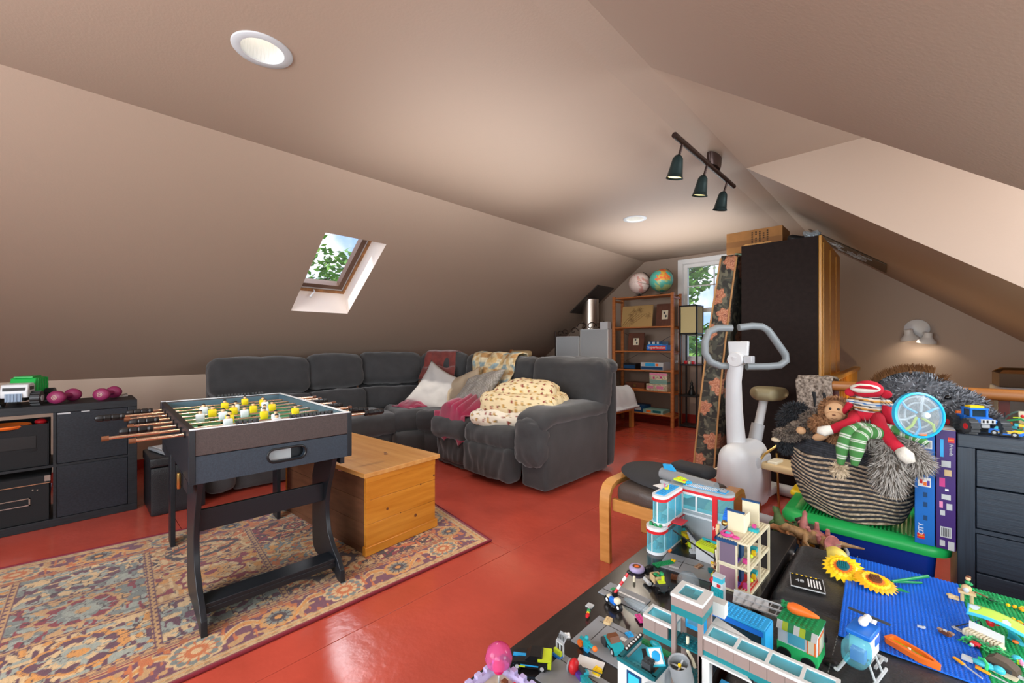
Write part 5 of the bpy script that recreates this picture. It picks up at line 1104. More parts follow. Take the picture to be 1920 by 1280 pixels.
# ============================================================ TOY TABLE AND LEATHER BENCH
ZTB = .45
tb_ = thing('toy_table', 'low black wooden table covered with toy brick buildings', 'table', (0, 0, 0)); mat('table_black', '#201d1c', .22, var=.35, vscale=7, stretch=(5, .8, 5), coat=.2)
tx0, tx1, ty0, ty1 = -.700, -.318, .30, 1.90
MB('table_black').box(tx0, tx1, ty0, ty1, .405, ZTB).build('table_top', tb_, bevel=.002)
MB('table_black').box(tx0+.025, tx1-.025, ty0+.025, ty1-.025, .33, .405).build('apron', tb_)
for x in (tx0+.01, tx1-.06):
    for y in (ty0+.01, ty1-.06): MB('table_black').box(x, x+.05, y, y+.05, 0, .405).build('leg', tb_, bevel=.002)
lbn = thing('leather_bench', 'black leather bench with buttoned pads beside the toy table', 'bench', (0, 0, 0))
MB('leather').box(-.305, .62, .55, 1.84, 0, .36).build('bench_body', lbn, bevel=.01)
mat('stitch', '#6d6a66', .8)
for (y0, y1) in ((1.425, 1.865), (.985, 1.420), (.54, .980)):
    for (x0, x1) in ((-.308, .64),):
        cxx, cyy = (x0+x1)/2, (y0+y1)/2
        def pf(e, h, d, cyy=cyy):
            e = V(e)
            if d.z > .3:
                for bx_ in (-.30, -.02, .26):
                    r2 = (e.x-bx_)**2*60+(e.y)**2*60; e.z -= .010*math.exp(-r2*4)
                e.z += .003*NZ.noise(e*8)
            return e
        pad = MB('leather_top').soft((cxx, cyy, .405), ((x1-x0)/2, (y1-y0)/2, .048), .038, n=30, puff=(0, 0, .004), fn=pf).build('pad', lbn, sharp=180, weld=True)
        for bx_ in (-.30, -.02, .26): MB('leather').ell((cxx+bx_, cyy, .450), (.016, .016, .006), 14, 6).build('button', pad)
        m = MB('stitch')
        for bx_ in (-.30, -.02, .26):
            for sgn in (-1, 1):
                for q in range(14): yy_ = cyy+sgn*(.022+q*.0135); m.box(cxx+bx_-.0008, cxx+bx_+.0008, yy_, yy_+.007, .4555-.0004*q*0, .4575)
        # seam ridge
        m.build('seam_stitching', pad)
US = .008
_stud = [(cos(2*pi*i/8)*.0024, sin(2*pi*i/8)*.0024) for i in range(8)]
class BK(MB):
    def studs(s, x, y, z, nx, ny, step=US):
        for i in range(nx):
            for j in range(ny):
                cx, cy = x+(i+.5)*step, y+(j+.5)*step
                s.add([(cx+a, cy+b, z) for a, b in _stud]+[(cx+a, cy+b, z+.0018) for a, b in _stud], [(k, (k+1) % 8, 8+(k+1) % 8, 8+k) for k in range(8)]+[tuple(range(8, 16))])
        return s
    def br(s, x, y, z, nx, ny, h, studs=False):   # stud units; z,h in plates (3.2 mm)
        s.box(x*US, (x+nx)*US, y*US, (y+ny)*US, z*.0032, (z+h)*.0032)
        if studs: s.studs(x*US, y*US, (z+h)*.0032, int(nx), int(ny))
        return s
def tp(px, py, z=.4505): p = onz(px, py, z); return (p.x, p.y, z)
PADZ = .4585
RB = RD(2.5)
def baseplate(name, label, cx, cy, m, grp=None, n=32):
    t = thing(name, label, 'baseplate', (cx, cy, PADZ), RB, grp); h_ = n*US/2
    MB(m).box(-h_, h_, -h_, h_, 0, .0032).build('plate', t, bevel=.001); BK(m).studs(-h_, -h_, .0032, n, n).build('studs', t, stuff=True, sharp=30); return t
mat('bp_blue', '#1463cf', .28); mat('bp_green', '#1f9a58', .35)
c5, s5 = cos(RB), sin(RB); O = V((-.022, 1.700, 0)); ex = V((c5, s5, 0))*.2565; ey = V((-s5, c5, 0))*.2565
bpc = [O, O-ey, O+ex, O+ex-ey, O+ex*2, O+ex*2-ey]
for k, (nm, col_, lab) in enumerate((('blue_baseplate', 'bp_blue', 'blue studded baseplate on the leather bench, farther one with sunflowers'), ('blue_baseplate', 'bp_blue', 'blue studded baseplate on the leather bench, nearer one with the orange boat'),
        ('green_baseplate', 'bp_green', 'green studded baseplate at right edge, behind the lime spotted canopy'), ('green_baseplate', 'bp_green', 'green studded baseplate at right edge under the beach toys, nearer one'))):
    baseplate(nm, lab, bpc[k].x, bpc[k].y, col_)
TOPZ = PADZ+.0032+.0018
def onplate(px, py, z=TOPZ): return tp(px, py, z)
# ---------------- hospital
glassy('cyan_glass', '#a0e8f4', .25); mat('cyan_solid', '#3fb8cf', .3); mat('hosp_white', '#d9dde0', .4); mat('hosp_grey', '#9aa3a8', .45)
hs = thing('toy_hospital', 'white and red toy brick hospital with blue glass at table far corner', 'toy building', (-.655, 1.475, ZTB+.0005), 0)
def turret(y0, y1, x0, x1, z0, z1, nm):
    """rounded glass room: slab, glass band, red stripe, white roof; rounded at the -y end"""
    r = (x1-x0)/2; cx = (x0+x1)/2
    def outl(off=0, n=12): return [(cx+(r+off)*cos(a), y0+r+(r+off)*sin(a)) for a in np.linspace(pi, 2*pi, n)]+[(x1+off, y1), (x0-off, y1)]
    m = MB('hosp_white'); loft(m, [(outl(), z0), (outl(), z0+.010)]); m.build('floor_slab', hs)
    m = MB('cyan_glass'); loft(m, [(outl(-.001), z0+.010), (outl(-.001), z1-.020)], caps=False); m.build('glass_wall', hs, sharp=60)
    m = MB('hosp_white')
    for a, b in ((x1-.003, y0+r), (x0, y0+r), (cx-.0015, y0-.0005), (x1-.003, (y0+r+y1)/2), (x1-.003, y1-.003)): m.box(a, a+.003, b, b+.003, z0+.010, z1-.020)
    m.build('mullion', hs, stuff=True)
    m = MB('red'); loft(m, [(outl(.0015), z1-.020), (outl(.0015), z1-.010)]); m.build('red_band', hs); m = MB('hosp_white'); loft(m, [(outl(.001), z1-.010), (outl(.001), z1)]); m.build('roof_rim', hs)
    m = BK('azure' if z1 > .15 else 'green'); m.box(x0+.010, x1-.010, y0+r*.7, y1-.004, z1, z1+.0016); m.studs(x0+.010, y0+r*.7, z1+.0016, max(1, int((x1-x0-.02)/US)), max(1, int((y1-.004-y0-r*.7)/US))); m.build('roof_plate', hs)
    m = MB('teal'); m.box(cx-.012, cx+.010, y0+r, y0+r+.03, z0+.010, z0+.022).box(cx-.004, cx+.004, y0+r*.8, y0+r*1.1, z0+.01, z0+.04); m.build('room_fitting', hs, stuff=True)
turret(-.085, .06, -.030, .034, 0, .092, 'lower'); turret(-.060, .095, -.018, .036, .095, .198, 'upper')
MB('hosp_white').box(-.03, .034, .06, .12, 0, .095).build('rear_wall', hs)
m = BK('green'); 
for i in range(16): a = random.uniform(-.018, .022); b = random.uniform(-.065, -.025); m.cb(a, b, .098, .008, .008, .008)
m.build('planter', hs, stuff=True)
m = MB('lime'); m.ell((.008, .02, .205), (.008, .008, .005)); m.use('magenta').cyl((.004, .02, .205), (.0, .02, .222), .003, .001).use('yellow').cyl((.012, .02, .205), (.016, .022, .22), .003, .001).use('green').cyl((.008, .026, .203), (.010, .03, .216), .003, .001).build('roof_flower', hs)
# long wing raised on wall
m = MB('hosp_grey').box(-.02, .185, .115, .12, 0, .10).build('lower_wall', hs); MB('hosp_grey').box(.03, .14, .098, .103, .105, .115).build('sill', hs)
wx = [(-.02, .115), (-.02, .185)] 
def wing(off=0, n=10):
    x1, y0, y1 = .165, .105, .175; r = .035
    return [(-.02-off, y0-off), (x1, y0-off)]+[(x1+(r+off)*cos(a), y0+r+(r+off)*sin(a)) for a in np.linspace(-pi/2, pi/2, n)][1:-1]+[(x1, y1+off), (-.02-off, y1+off)]
m = MB('hosp_white'); loft(m, [(wing(), .095), (wing(), .105)]); m.build('floor_slab', hs)
m = MB('cyan_glass'); loft(m, [(wing(-.002), .105), (wing(-.002), .180)], caps=False); m.build('glass_wall', hs, sharp=60)
MB('hosp_white').box(-.021, .035, .103, .107, .105, .180).box(.035, .14, .103, .107, .105, .118).box(.035, .14, .103, .107, .172, .18).box(.080, .086, .103, .107, .118, .172).build('wing_front', hs)
MB('red').box(.140, .156, .100, .108, .0, .180).build('red_column', hs); text('lettering', 'H', .018, TR((.148, .0995, .075), (pi/2, 0, 0)), 'white', hs)
m = MB('red'); loft(m, [(wing(.0015), .180), (wing(.0015), .190)]); m.build('red_band', hs); m = MB('hosp_grey'); loft(m, [(wing(.002), .190), (wing(.002), .199)]); m.build('roof_rim', hs)
m = BK('azure'); m.box(.03, .178, .118, .162, .199, .2005); m.build('roof_plate', hs); m = MB('hosp_white'); [m.box(.040+i*.0062, .0425+i*.0062, .118, .150, .2005, .203) for i in range(18)]; m.build('roof_grille', hs, stuff=True)
m = BK('mid_grey').box(.155, .175, .13, .148, .2005, .210).studs(.157, .131, .21, 2, 2); m.build('roof_vent', hs)
MB('hosp_white').box(.165, .183, .125, .155, 0, .095).build('pillar', hs); m = MB('red'); m.box(.036, .075, -.010, .045, .098, .101); m.build('awning', hs, label='translucent red awning')
MB('hosp_white').box(.034, .038, -.04, .115, .088, .098).build('side_beam', hs); MB('red').box(.0382, .0392, -.04, .115, .090, .097).build('red_band', hs)
MB('cyan_glass').box(.0345, .0365, -.03, .10, .01, .088).build('side_glass', hs)
# yellow brick helicopter piece on the roof
q = BK('lime'); q.br(0, 0, 0, 6, 4, 2, True).br(1, 1, 2, 3, 3, 1, True).use('orange').br(5, 0, 2, 1, 1, 1, True).br(0, 3, 2, 1, 1, 1, True).use('teal').br(-1, 1, -1, 8, 2, 1).use('azure').br(6, 1, 0, 2, 2, 2, True); q = q.build('brick_model'); tag(q, 'lime and teal brick model on the hospital roof beside toy tube', 'toy'); put(q, (-.665, 1.60, ZTB+.208), RD(-14))
# ambulance pod, vehicles around the hospital
def model(name, label, cat, loc, rz, fn, group=None):
    q = BK('white'); fn(q); q = q.build(name, flat=False, sharp=30); tag(q, label, cat, group); put(q, loc, rz); return q
def f_amb(q): q.use('light_grey').box(-.03, .03, -.022, .022, 0, .042); q.use('lime').box(-.031, .031, -.023, .023, .042, .056).studs(-.028, -.02, .056, 7, 5); q.use('teal').box(-.025, .025, .014, .02, .057, .064); q.use('yellow').tube([(.034, 0, .05+.010*sin(a)) if 0 else (.034+.01*cos(a), 0, .05+.01*sin(a)) for a in np.linspace(0, 6, 12)], .003, 6); q.use('dark_grey').box(-.0305, -.0303, -.01, .01, .005, .03)
model('toy_ambulance', 'boxy light grey toy ambulance with lime roof beside hospital', 'toy', (-.500, 1.485, ZTB), RD(-6), f_amb)
def f_ring(q): 
    q.use('light_grey').tube([(.028*cos(a), .018*sin(a), .045) for a in np.linspace(0, 2*pi, 24, endpoint=False)], .006, 8, closed=True); q.use('cyan_solid').tube([(.028*cos(a), .018*sin(a), .036) for a in np.linspace(0, 2*pi, 24, endpoint=False)], .005, 8, closed=True); q.use('hosp_white').box(-.026, .026, -.015, .015, 0, .034); q.use('red').box(-.01, .01, -.016, .016, .028, .036); q.use('orange').box(.02, .03, -.01, 0, .0, .028)
model('toy_scanner', 'grey and cyan oval toy scanner ring behind the helicopter cab', 'toy', (-.425, 1.43, ZTB+.012), RD(-8), f_ring)
def f_heli(q):
    q.use('hosp_white').soft((0, 0, .028), (.030, .018, .022), .014, n=8); q.use('cyan_solid').soft((.016, 0, .028), (.018, .016, .017), .012, n=6); q.use('dark_grey').box(-.006, .006, -.006, .006, .05, .06); 
    q.use('dark_teal').box(-.032, .03, -.02, .02, 0, .010); q.use('dark_grey').box(-.012, .008, -.0185, -.018, .015, .028)
model('toy_vehicle', 'rounded grey toy cab with dark teal base left of the doll house', 'toy', tp(1420-10, 1045-5), 0, f_heli) if 0 else model('toy_vehicle', 'rounded grey toy cab with dark teal base left of the doll house', 'toy', tp(1328, 1046), RD(-10), f_heli)
def f_digger(q):
    q.use('dark_grey').tube([(-.05, 0, .03), (0, 0, .055), (.05, 0, .035), (.09, 0, .02)], .004, 6); q.use('yellow').box(-.05, -.04, -.01, .01, 0, .05).box(-.01, .02, -.012, .012, .0, .035); q.use('teal').box(-.04, -.015, -.012, .012, .02, .045); q.use('light_grey').add([(.02, -.01, .045), (.05, -.012, .01), (.055, .01, .01), (.025, .01, .045)], [(0, 1, 2, 3)]).box(.045, .06, -.012, .012, 0, .012); q.use('black_plastic').cyl((-.03, -.016, .012), (-.03, .016, .012), .012, n=12).cyl((.01, -.016, .012), (.01, .016, .012), .012, n=12)
    q.use('lime').box(.03, .045, -.015, .01, .0, .02); q.use('orange').box(-.02, -.012, -.014, -.004, .045, .052)
model('toy_crane', 'yellow, teal and grey toy crane wreck in front of the hospital', 'toy', tp(1285, 1015), RD(-30), f_digger)
rd_ = MB('black_plastic').cyl((0, 0, 0), (.17, -.03, -.045), .0025, n=6).build('rotor_blade'); tag(rd_, 'long thin black toy rotor blade leaning from the hospital awning', 'toy part'); put(rd_, (-.60, 1.44, ZTB+.085), RD(0))
q = BK('green').br(0, 0, 0, 9, 3, 1, True).build('green_strip'); tag(q, 'small green studded strip on the table before the hospital', 'toy part'); put(q, tp(1232, 1064), RD(62))
q = MB('orange').ell((0, 0, .006), (.005, .005, .006)).ell((.005, 0, .011), (.004, .004, .004)).build('orange_flower'); tag(q, 'tiny orange flower piece at the end of the green strip', 'toy part'); put(q, tp(1255, 1036))
# donut float
q = MB(mat('lilac', '#a99bc4', .35)).tube([(.016*cos(a), .016*sin(a), .008) for a in np.linspace(0, 2*pi, 28, endpoint=False)], .0085, 12, closed=True); q.use('orange').ell((0, 0, .011), (.010, .010, .006)).use('brown').tube([(.011*cos(a), .011*sin(a), .014) for a in np.linspace(0, 2*pi, 20, endpoint=False)], .003, 6, closed=True); q = q.build('toy_ring'); tag(q, 'lilac toy ring with orange centre on the black table', 'toy'); put(q, tp(1194, 1070))
def f_cart(q):
    q.use('tan').box(-.018, .012, -.014, .014, .016, .019).box(-.018, .012, -.014, -.012, .019, .036).box(-.018, .012, .012, .014, .019, .036).box(-.018, -.016, -.014, .014, .019, .036).box(.010, .012, -.014, .014, .019, .036); q.use('green').ell((-.008, 0, .034), (.007, .007, .005)).ell((.004, .003, .034), (.006, .006, .005)).ell((.012, .008, .045), (.008, .006, .006))
    q.use('dark_grey').box(-.02, .04, -.010, .010, .008, .016).box(.014, .038, -.012, .012, .016, .026); q.use('lime').box(.018, .030, -.010, .010, .026, .031).box(.020, .024, .002, .010, .031, .044); q.use('black_plastic')
    for x in (-.012, .03):
        for y in (-1, 1): q.cyl((x, y*.011, .009), (x, y*.019, .009), .009, n=12)
    q.use('light_grey').cyl((-.034, -.022, .010), (-.002, -.022, .010), .006, n=10)
model('toy_tractor', 'small toy tractor carrying a tan crate of vegetables', 'toy', tp(1232, 1100), RD(-35), f_cart)
q = MB('ivory').cyl((0, 0, 0), (0, 0, .012), .004, n=10).ell((0, 0, .014), .004).build('toy_barrel'); tag(q, 'tiny ivory toy piece standing left of the tractor', 'toy part'); put(q, tp(1189, 1090))
# barrier, motorbike
def f_bar(q):
    q.use('black_plastic').box(-.008, .008, -.008, .008, 0, .016); d = V((.038, .012, .060)).normalized()
    for i in range(5): q.use('red' if i % 2 == 0 else 'white'); q.cyl(V((0, 0, .014))+d*(i*.014), V((0, 0, .014))+d*((i+1)*.014), .004, n=8)
    q.use('black_plastic').ell(V((0, 0, .014))+d*.072, .006)
model('toy_barrier', 'red and white striped toy barrier raised at table edge', 'toy', tp(1153, 1120), RD(25), f_bar)
def f_moto(q):
    q.use('black_plastic').cyl((-.022, -.004, .011), (-.022, .004, .011), .011, n=16).cyl((.022, -.004, .011), (.022, .004, .011), .011, n=16); q.use('white').cyl((-.022, -.0045, .011), (-.022, .0045, .011), .005, n=10).cyl((.022, -.0045, .011), (.022, .0045, .011), .005, n=10); q.use('blue').soft((0, 0, .018), (.014, .006, .008), .004, n=4); q.use('ivory').soft((.016, 0, .026), (.008, .008, .007), .004, n=4).box(-.022, -.01, -.005, .005, .020, .025); q.use('dark_grey').box(-.01, .012, -.008, .008, .006, .012)
model('toy_motorcycle', 'blue and white toy police motorcycle with black wheels near the barrier', 'toy', tp(1150, 1138), RD(-18), f_moto)
# signs and small bits near the left edge
def f_sign(q): q.use('light_grey').box(-.009, .009, -.009, .009, 0, .003).cyl((0, 0, .002), (.012, -.03, .008), .0022, n=6); q.use('green').ell((.014, -.034, .010), .005).use('yellow').ell((.016, -.042, .009), .004).use('red').box(.016, .022, -.056, -.046, .004, .012)
model('toy_signpost', 'grey toy signpost lying with green and red bits near the table edge', 'toy', tp(1106, 1136), RD(6), f_sign)
def f_solar(q): q.use('light_grey').box(-.0015, .0015, -.0015, .0015, .0, .03).box(-.012, -.010, -.002, .002, 0, .03).box(.010, .012, -.002, .002, 0, .03).box(-.012, .012, -.002, .002, .028, .031); q.add([(-.012, 0, .030), (.012, 0, .030), (.014, .012, .048), (-.010, .012, .048)], [(0, 1, 2, 3), (3, 2, 1, 0)]); q.use('dark_grey'); [q.box(-.008+i*.005, -.006+i*.005, .003, .0035, .034, .046) for i in range(4)]; q.use('lime').box(-.011, .011, -.010, -.004, .006, .016); q.use('blue').box(-.011, .011, -.014, .0, 0, .006)
model('toy_solar_kiosk', 'small toy kiosk with solar panel and lime bucket at table edge', 'toy', tp(1050, 1228), RD(-8), f_solar)
def f_bot(q):
    q.use('teal').box(-.008, .008, -.004, .004, .010, .026).box(-.020, -.008, -.003, .003, .020, .025).box(.008, .022, -.003, .003, .018, .023).ell((0, 0, .032), .005); q.use('orange').cyl((-.018, -.006, .010), (-.018, .006, .010), .008, n=12).ell((.026, 0, .020), .006); q.use('azure').box(-.006, .006, -.004, .004, 0, .010)
model('toy_robot', 'small teal and orange toy robot between the kiosk and teal car', 'toy', tp(1100, 1220), RD(-10), f_bot)
def car(q, body, trim, roof, L_=.055, W=.026, wh=.010):
    q.use(body).prism([(-L_, wh*.7), (L_, wh*.7), (L_, wh*1.7), (L_*.6, wh*2.2), (-L_*.2, wh*2.4), (-L_*.9, wh*2.5), (-L_, wh*1.9)], -W, W, 'y'); q.use(roof).prism([(-L_*.7, wh*2.4), (L_*.25, wh*2.3), (-.0, wh*3.5), (-L_*.55, wh*3.5)], -W*.8, W*.8, 'y'); q.use(trim).box(-L_*.8, L_*.8, -W-.0006, W+.0006, wh*1.25, wh*1.55)
    for x in (-L_*.62, L_*.62):
        for y in (-1, 1): q.use('black_plastic').cyl((x, y*(W-.006), wh), (x, y*(W+.001), wh), wh, n=16); q.use('light_grey').cyl((x, y*(W+.001), wh), (x, y*(W+.002), wh), wh*.5, n=10)
def f_sport(q): car(q, 'black_plastic', 'azure', 'black_plastic', .045, .021, .009); q.use('lime').box(-.047, -.018, -.020, .020, .022, .027).box(-.048, -.040, -.022, .022, .010, .022).box(.01, .03, -.0225, .0225, .009, .012); q.use('azure').box(.0, .04, -.004, .004, .0185, .0215)
model('toy_car', 'black toy sports car with lime and blue stripes at the table left edge', 'toy car', tp(995, 1245), RD(214), f_sport)
def f_teal(q): car(q, 'teal', 'black_plastic', 'brown', .026, .015, .009); q.use('dark_grey').cyl((-.02, -.02, .010), (-.02, .02, .010), .011, n=14)
model('toy_car', 'teal toy off-road car with brown roof left of the station', 'toy car', tp(1152, 1218), RD(-30), f_teal)
def f_red(q): q.use('red').ell((0, 0, .016), (.011, .016, .016)); q.use('mid_grey').cyl((-.012, 0, .014), (-.008, 0, .014), .014, n=16); q.use('black_plastic').tube([(.008, 0, .018), (.03, .005, .020), (.06, .012, .016)], .0012, 5)
model('toy_helmet', 'shiny red toy pod with grey disc near the bottom edge', 'toy', tp(1076, 1262), RD(10), f_red)
def f_purp(q): q.use('purple').cb(-.02, 0, .008, .05, .009, .009); q.use('teal').cb(.018, .004, .008, .03, .014, .014).studs(.005, -.002, .015, 3, 1); q.use('cyan_solid').cb(0, .012, .014, .014, .012, .01); q.use('dark_grey').cb(-.005, .008, .012, .02, .006, .02)
model('toy_speeder', 'purple and teal toy speeder at the bottom of the photo', 'toy', tp(1088, 1276), RD(-22), f_purp)
# road plates
def road(label, c, rz, w_, d_, marks, z=ZTB):
    t = thing('road_plate', label, 'road plate', (c[0], c[1], z), rz); MB(mat('road_grey', '#85888c', .4)).box(-w_/2, w_/2, -d_/2, d_/2, 0, .003).build('plate', t, bevel=.0006)
    for (m_, x0, x1, y0, y1) in marks: BK(m_).box(x0, x1, y0, y1, .003, .0037).build('marking', t)
    return t
road('grey toy road plate with white lane line and green end at table edge', tp(1170, 1118)[:2], RD(-20) if 0 else 0, .13, .07, (('white', -.02, .06, .005, .011), ('green', -.045, -.025, .0, .016), ('black_plastic', -.065, .065, -.012, -.010)))
road('grey toy road plate with panel seams and white dash, nearer the camera', tp(1140, 1200)[:2], RD(0), .13, .13, (('white', .02, .034, .02, .032), ('black_plastic', -.05, .03, .045, .046), ('black_plastic', -.03, -.029, -.03, .045), ('light_grey', -.05, .0, -.05, -.049)))
road('grey toy road plate among the rubble behind the tractor', tp(1290, 1062)[:2], RD(8), .16, .11, (('black_plastic', -.06, .05, .01, .011), ('black_plastic', -.02, -.019, -.04, .03), ('light_grey', -.05, -.02, -.04, -.03)))
road('grey toy road plate at the bottom edge under the red pod', tp(1085, 1285)[:2], 0, .16, .10, (('white', .0, .03, .0, .008), ('black_plastic', -.07, .06, .03, .031)))
q = MB('white').box(-.03, .03, -.025, .025, 0, .0004).build('paper_note'); tag(q, 'small white paper slip lying on grey road plate', 'paper'); put(q, tp(1105, 1248, ZTB+.004), .3)
gd = MB('clear_plastic').ell((0, 0, .004), (.06, .014, .010), 20, 8).build('clear_canopy'); tag(gd, 'long clear plastic toy canopy lying beside the motorcycle', 'toy part'); put(gd, tp(1205, 1142, ZTB+.006), RD(-4))
cd_ = MB('clear_plastic').lathe([(.001, .030), (.020, .026), (.030, .014), (.033, 0)], 20, caps=False).build('clear_dome'); tag(cd_, 'clear plastic toy dome on the grey road plates before doll house', 'toy part'); put(cd_, tp(1290, 1092, ZTB+.0035), 0)
for k_, (px, py, z_, m_, lab) in enumerate(((1262, 1052, 0, 'yellow', 'tiny yellow toy brick by the green strip'), (1300, 1036, 0, 'light_grey', 'tiny grey toy brick under the crane'), (1310, 1062, 4, 'sand_brown', 'tiny sand coloured toy brick on the road plate behind the dome'), (1333, 1072, 4, 'dark_teal', 'tiny dark teal toy brick on the road plate near the totem'), (1246, 1100, 0, 'lime', 'tiny lime toy brick right of the tractor'), (1268, 1085, 0, 'brown', 'tiny brown toy brick between tractor and dome'), (1180, 1190, 4, 'azure', 'tiny sky blue toy brick right of the teal off-road car'), (1140, 1168, 0, 'tan', 'tiny tan toy brick behind the teal off-road car'), (1200, 1160, 4, 'magenta', 'tiny magenta toy brick below the clear canopy'), (1120, 1262, 4, 'yellow', 'tiny yellow toy brick right of the red pod'), (1060, 1192, 0, 'white', 'tiny white toy brick behind the solar kiosk'), (1216, 1068, 0, 'black_plastic', 'tiny black toy wheel piece left of the green strip'), (1345, 1030, 0, 'orange', 'tiny orange toy brick by the scanner ring'), (1296, 1000, 0, 'purple', 'tiny purple toy brick near the toy ambulance'), (1400, 1108, 0, 'teal', 'tiny teal toy brick behind the blue bus'))):
    q = BK(m_); nx_ = 2+k_ % 3; q.br(-nx_/2, -1, 0, nx_, 2, 3 if k_ % 2 else 1, True); q = q.build('toy_brick'); tag(q, lab, 'toy brick'); put(q, tp(px, py, ZTB+(.0035 if z_ else .0005)), k_*.7)
# ---------------- doll house block (tall apartment)
ap = thing('toy_apartment', 'tall open toy apartment building with cream floors and purple walls', 'toy building', (-.425, 1.345, ZTB+.0005), RD(-2)); mat('cream_brick', '#cfc5a8', .45); mat('plum_panel', '#6d5d70', .4); mat('mauve', '#8d6b78', .45)
fw, fd, fh = .060, .205, .073
for k in range(3):
    z = k*fh; dx = 0.0 if k < 2 else .004
    MB('cream_brick').box(0, .088, 0, fd, z, z+.006).build('floor_slab', ap, bevel=.001)
    m = BK('cream_brick').studs(.056, .0, z+.006, 4, 25); m.build('floor_studs', ap, stuff=True)
    if k < 2:
        boxes('wall_pier', ap, 'cream_brick', ((-.002, .004, 0, .010, z+.006, z+fh), (-.002, .004, fd-.01, fd, z+.006, z+fh), (-.002, .004, .094, .102, z+.006, z+fh))); MB('plum_panel' if k else 'mauve').box(0, .003, .010, fd-.01, z+.008, z+fh-.002).build('wall_panel', ap)
        MB('cream_brick').box(.0, .055, 0, .004, z+.006, z+fh).build('end_wall', ap, label='cream end wall'); MB('plum_panel' if k else 'mauve').box(.006, .050, -.001, 0, z+.008, z+fh-.004).build('end_panel', ap)
        boxes('front_post', ap, 'cream_brick', ((.082, .088, .0, .006, z+.006, z+fh), (.082, .088, fd-.006, fd, z+.006, z+fh), (.082, .088, .1, .106, z+.006, z+fh))); MB('dark_blue').box(.04, .048, .06, .085, z+.006, z+fh).build('inner_wall', ap)
        m = MB('magenta').box(.06, .072, .03, .042, z+.008, z+.020).use('yellow').box(.064, .074, .10, .11, z+.008, z+.022).use('purple').box(.02, .05, .02, .05, z+.007, z+.012).use('teal').box(.05, .07, .125, .145, z+.008, z+.02).use('lime').ell((.07, .075, z+.016), .006); m.build('furniture', ap, stuff=True)
z = 2*fh
MB('red').box(.03, .085, .02, .12, .0062, .0075).build('red_carpet', ap)
MB('dark_blue').box(-.006, .055, -.006, .0, z-.004, z+.004).box(-.006, .0, -.006, fd, z-.004, z+.004).build('cornice', ap); m = BK('dark_blue').studs(-.006, -.006, z+.004, 7, 1); m.build('cornice_studs', ap, stuff=True)
MB('cream_brick').box(.004, .050, .072, .078, z+.006, z+.064).build('roof_wall', ap); MB('dark_blue').box(.002, .052, .071, .079, z+.064, z+.069).build('wall_cap', ap); MB('cream_brick').box(.02, .068, .160, .166, z+.006, z+.078).build('roof_wall', ap); MB('dark_blue').box(.018, .070, .159, .167, z+.078, z+.083).build('wall_cap', ap)
MB('ivory').box(.048, .053, .073, .125, z+.006, z+.060).build('roof_wall', ap)
m = MB('magenta').tube([(.014*cos(a), .014*sin(a), 0) for a in np.linspace(0, 2*pi, 20, endpoint=False)], .005, 8, closed=True); m.build('sofa_ring', ap).location = (.02, .022, z+.012); m = MB('magenta').ell((.045, .018, z+.010), (.012, .008, .005)); m.build('cushion', ap)
MB('cyan_solid').box(.016, .030, .010, .03, z+.006, z+.016).build('pool', ap); MB('teal').box(.056, .08, .10, .12, z+.006, z+.016).build('planter', ap); MB('magenta').box(.062, .072, .112, .122, z+.016, z+.026).build('flower_box', ap)
m = MB('brass').ell((-.004, .07, z+.022), .009).ell((.0, .11, z+.05), .008); m.build('gold_ball', ap, stuff=True); 
m = MB('blue'); [m.box(-.012, .006, .078+i*.005, .081+i*.005, z+.012+i*.004, z+.04+i*.004) for i in range(6)]; m.build('blue_fan', ap, stuff=True)
MB('tan').box(-.012, -.006, .02, .034, z+.0, z+.03).build('tan_plank', ap)
# column beside it with food truck bits
def f_col(q):
    q.use('hosp_white').box(-.014, .014, -.010, .010, 0, .06); q.use('teal').box(-.016, .016, -.012, -.010, .004, .045).studs(-.016, -.012, .045, 4, 1); q.use('cyan_solid').box(-.012, .012, -.010, .010, .06, .075); q.use('light_grey').box(-.014, .014, -.012, .010, .075, .079); q.use('red').box(.0, .008, -.014, -.012, .05, .058)
    q.use('teal'); [q.box(-.014+i*.007, -.010+i*.007, -.0135, -.012, .008+j*.008, .013+j*.008) for i in range(4) for j in range(4)]
model('toy_kiosk', 'teal panelled toy kiosk with light top standing before the doll house', 'toy', tp(1348, 1130, ZTB), RD(-6), f_col)
def f_pile(q):
    rr = random.Random(4)
    for i in range(16): q.use(rr.choice(['yellow', 'tan', 'orange', 'brown', 'lime', 'sand_brown'])); q.cb(rr.uniform(-.014, .014), rr.uniform(-.03, .03), rr.uniform(.004, .05), .009, .009, .008)
    q.use('red').ell((0, -.04, .012), (.010, .008, .010)); q.use('ivory').tube([(0, -.01, 0), (.004, -.01, .05), (-.004, 0, .09)], .004, 6)
model('toy_totem', 'jumbled yellow and brown toy pieces beside the doll house wall', 'toy', tp(1345, 1085, ZTB), 0, f_pile)
# ---------------- teal station with elevated walkway
mat('teal_brick', '#14747a', .35); mat('rose_brick', '#8b7a74', .4); mat('pale_brick', '#cfd0ce', .4)
sn = thing('toy_station', 'teal and grey toy station with glass roofed elevated walkway nearest the camera', 'toy building', (-.300, .800, PADZ), RD(0))
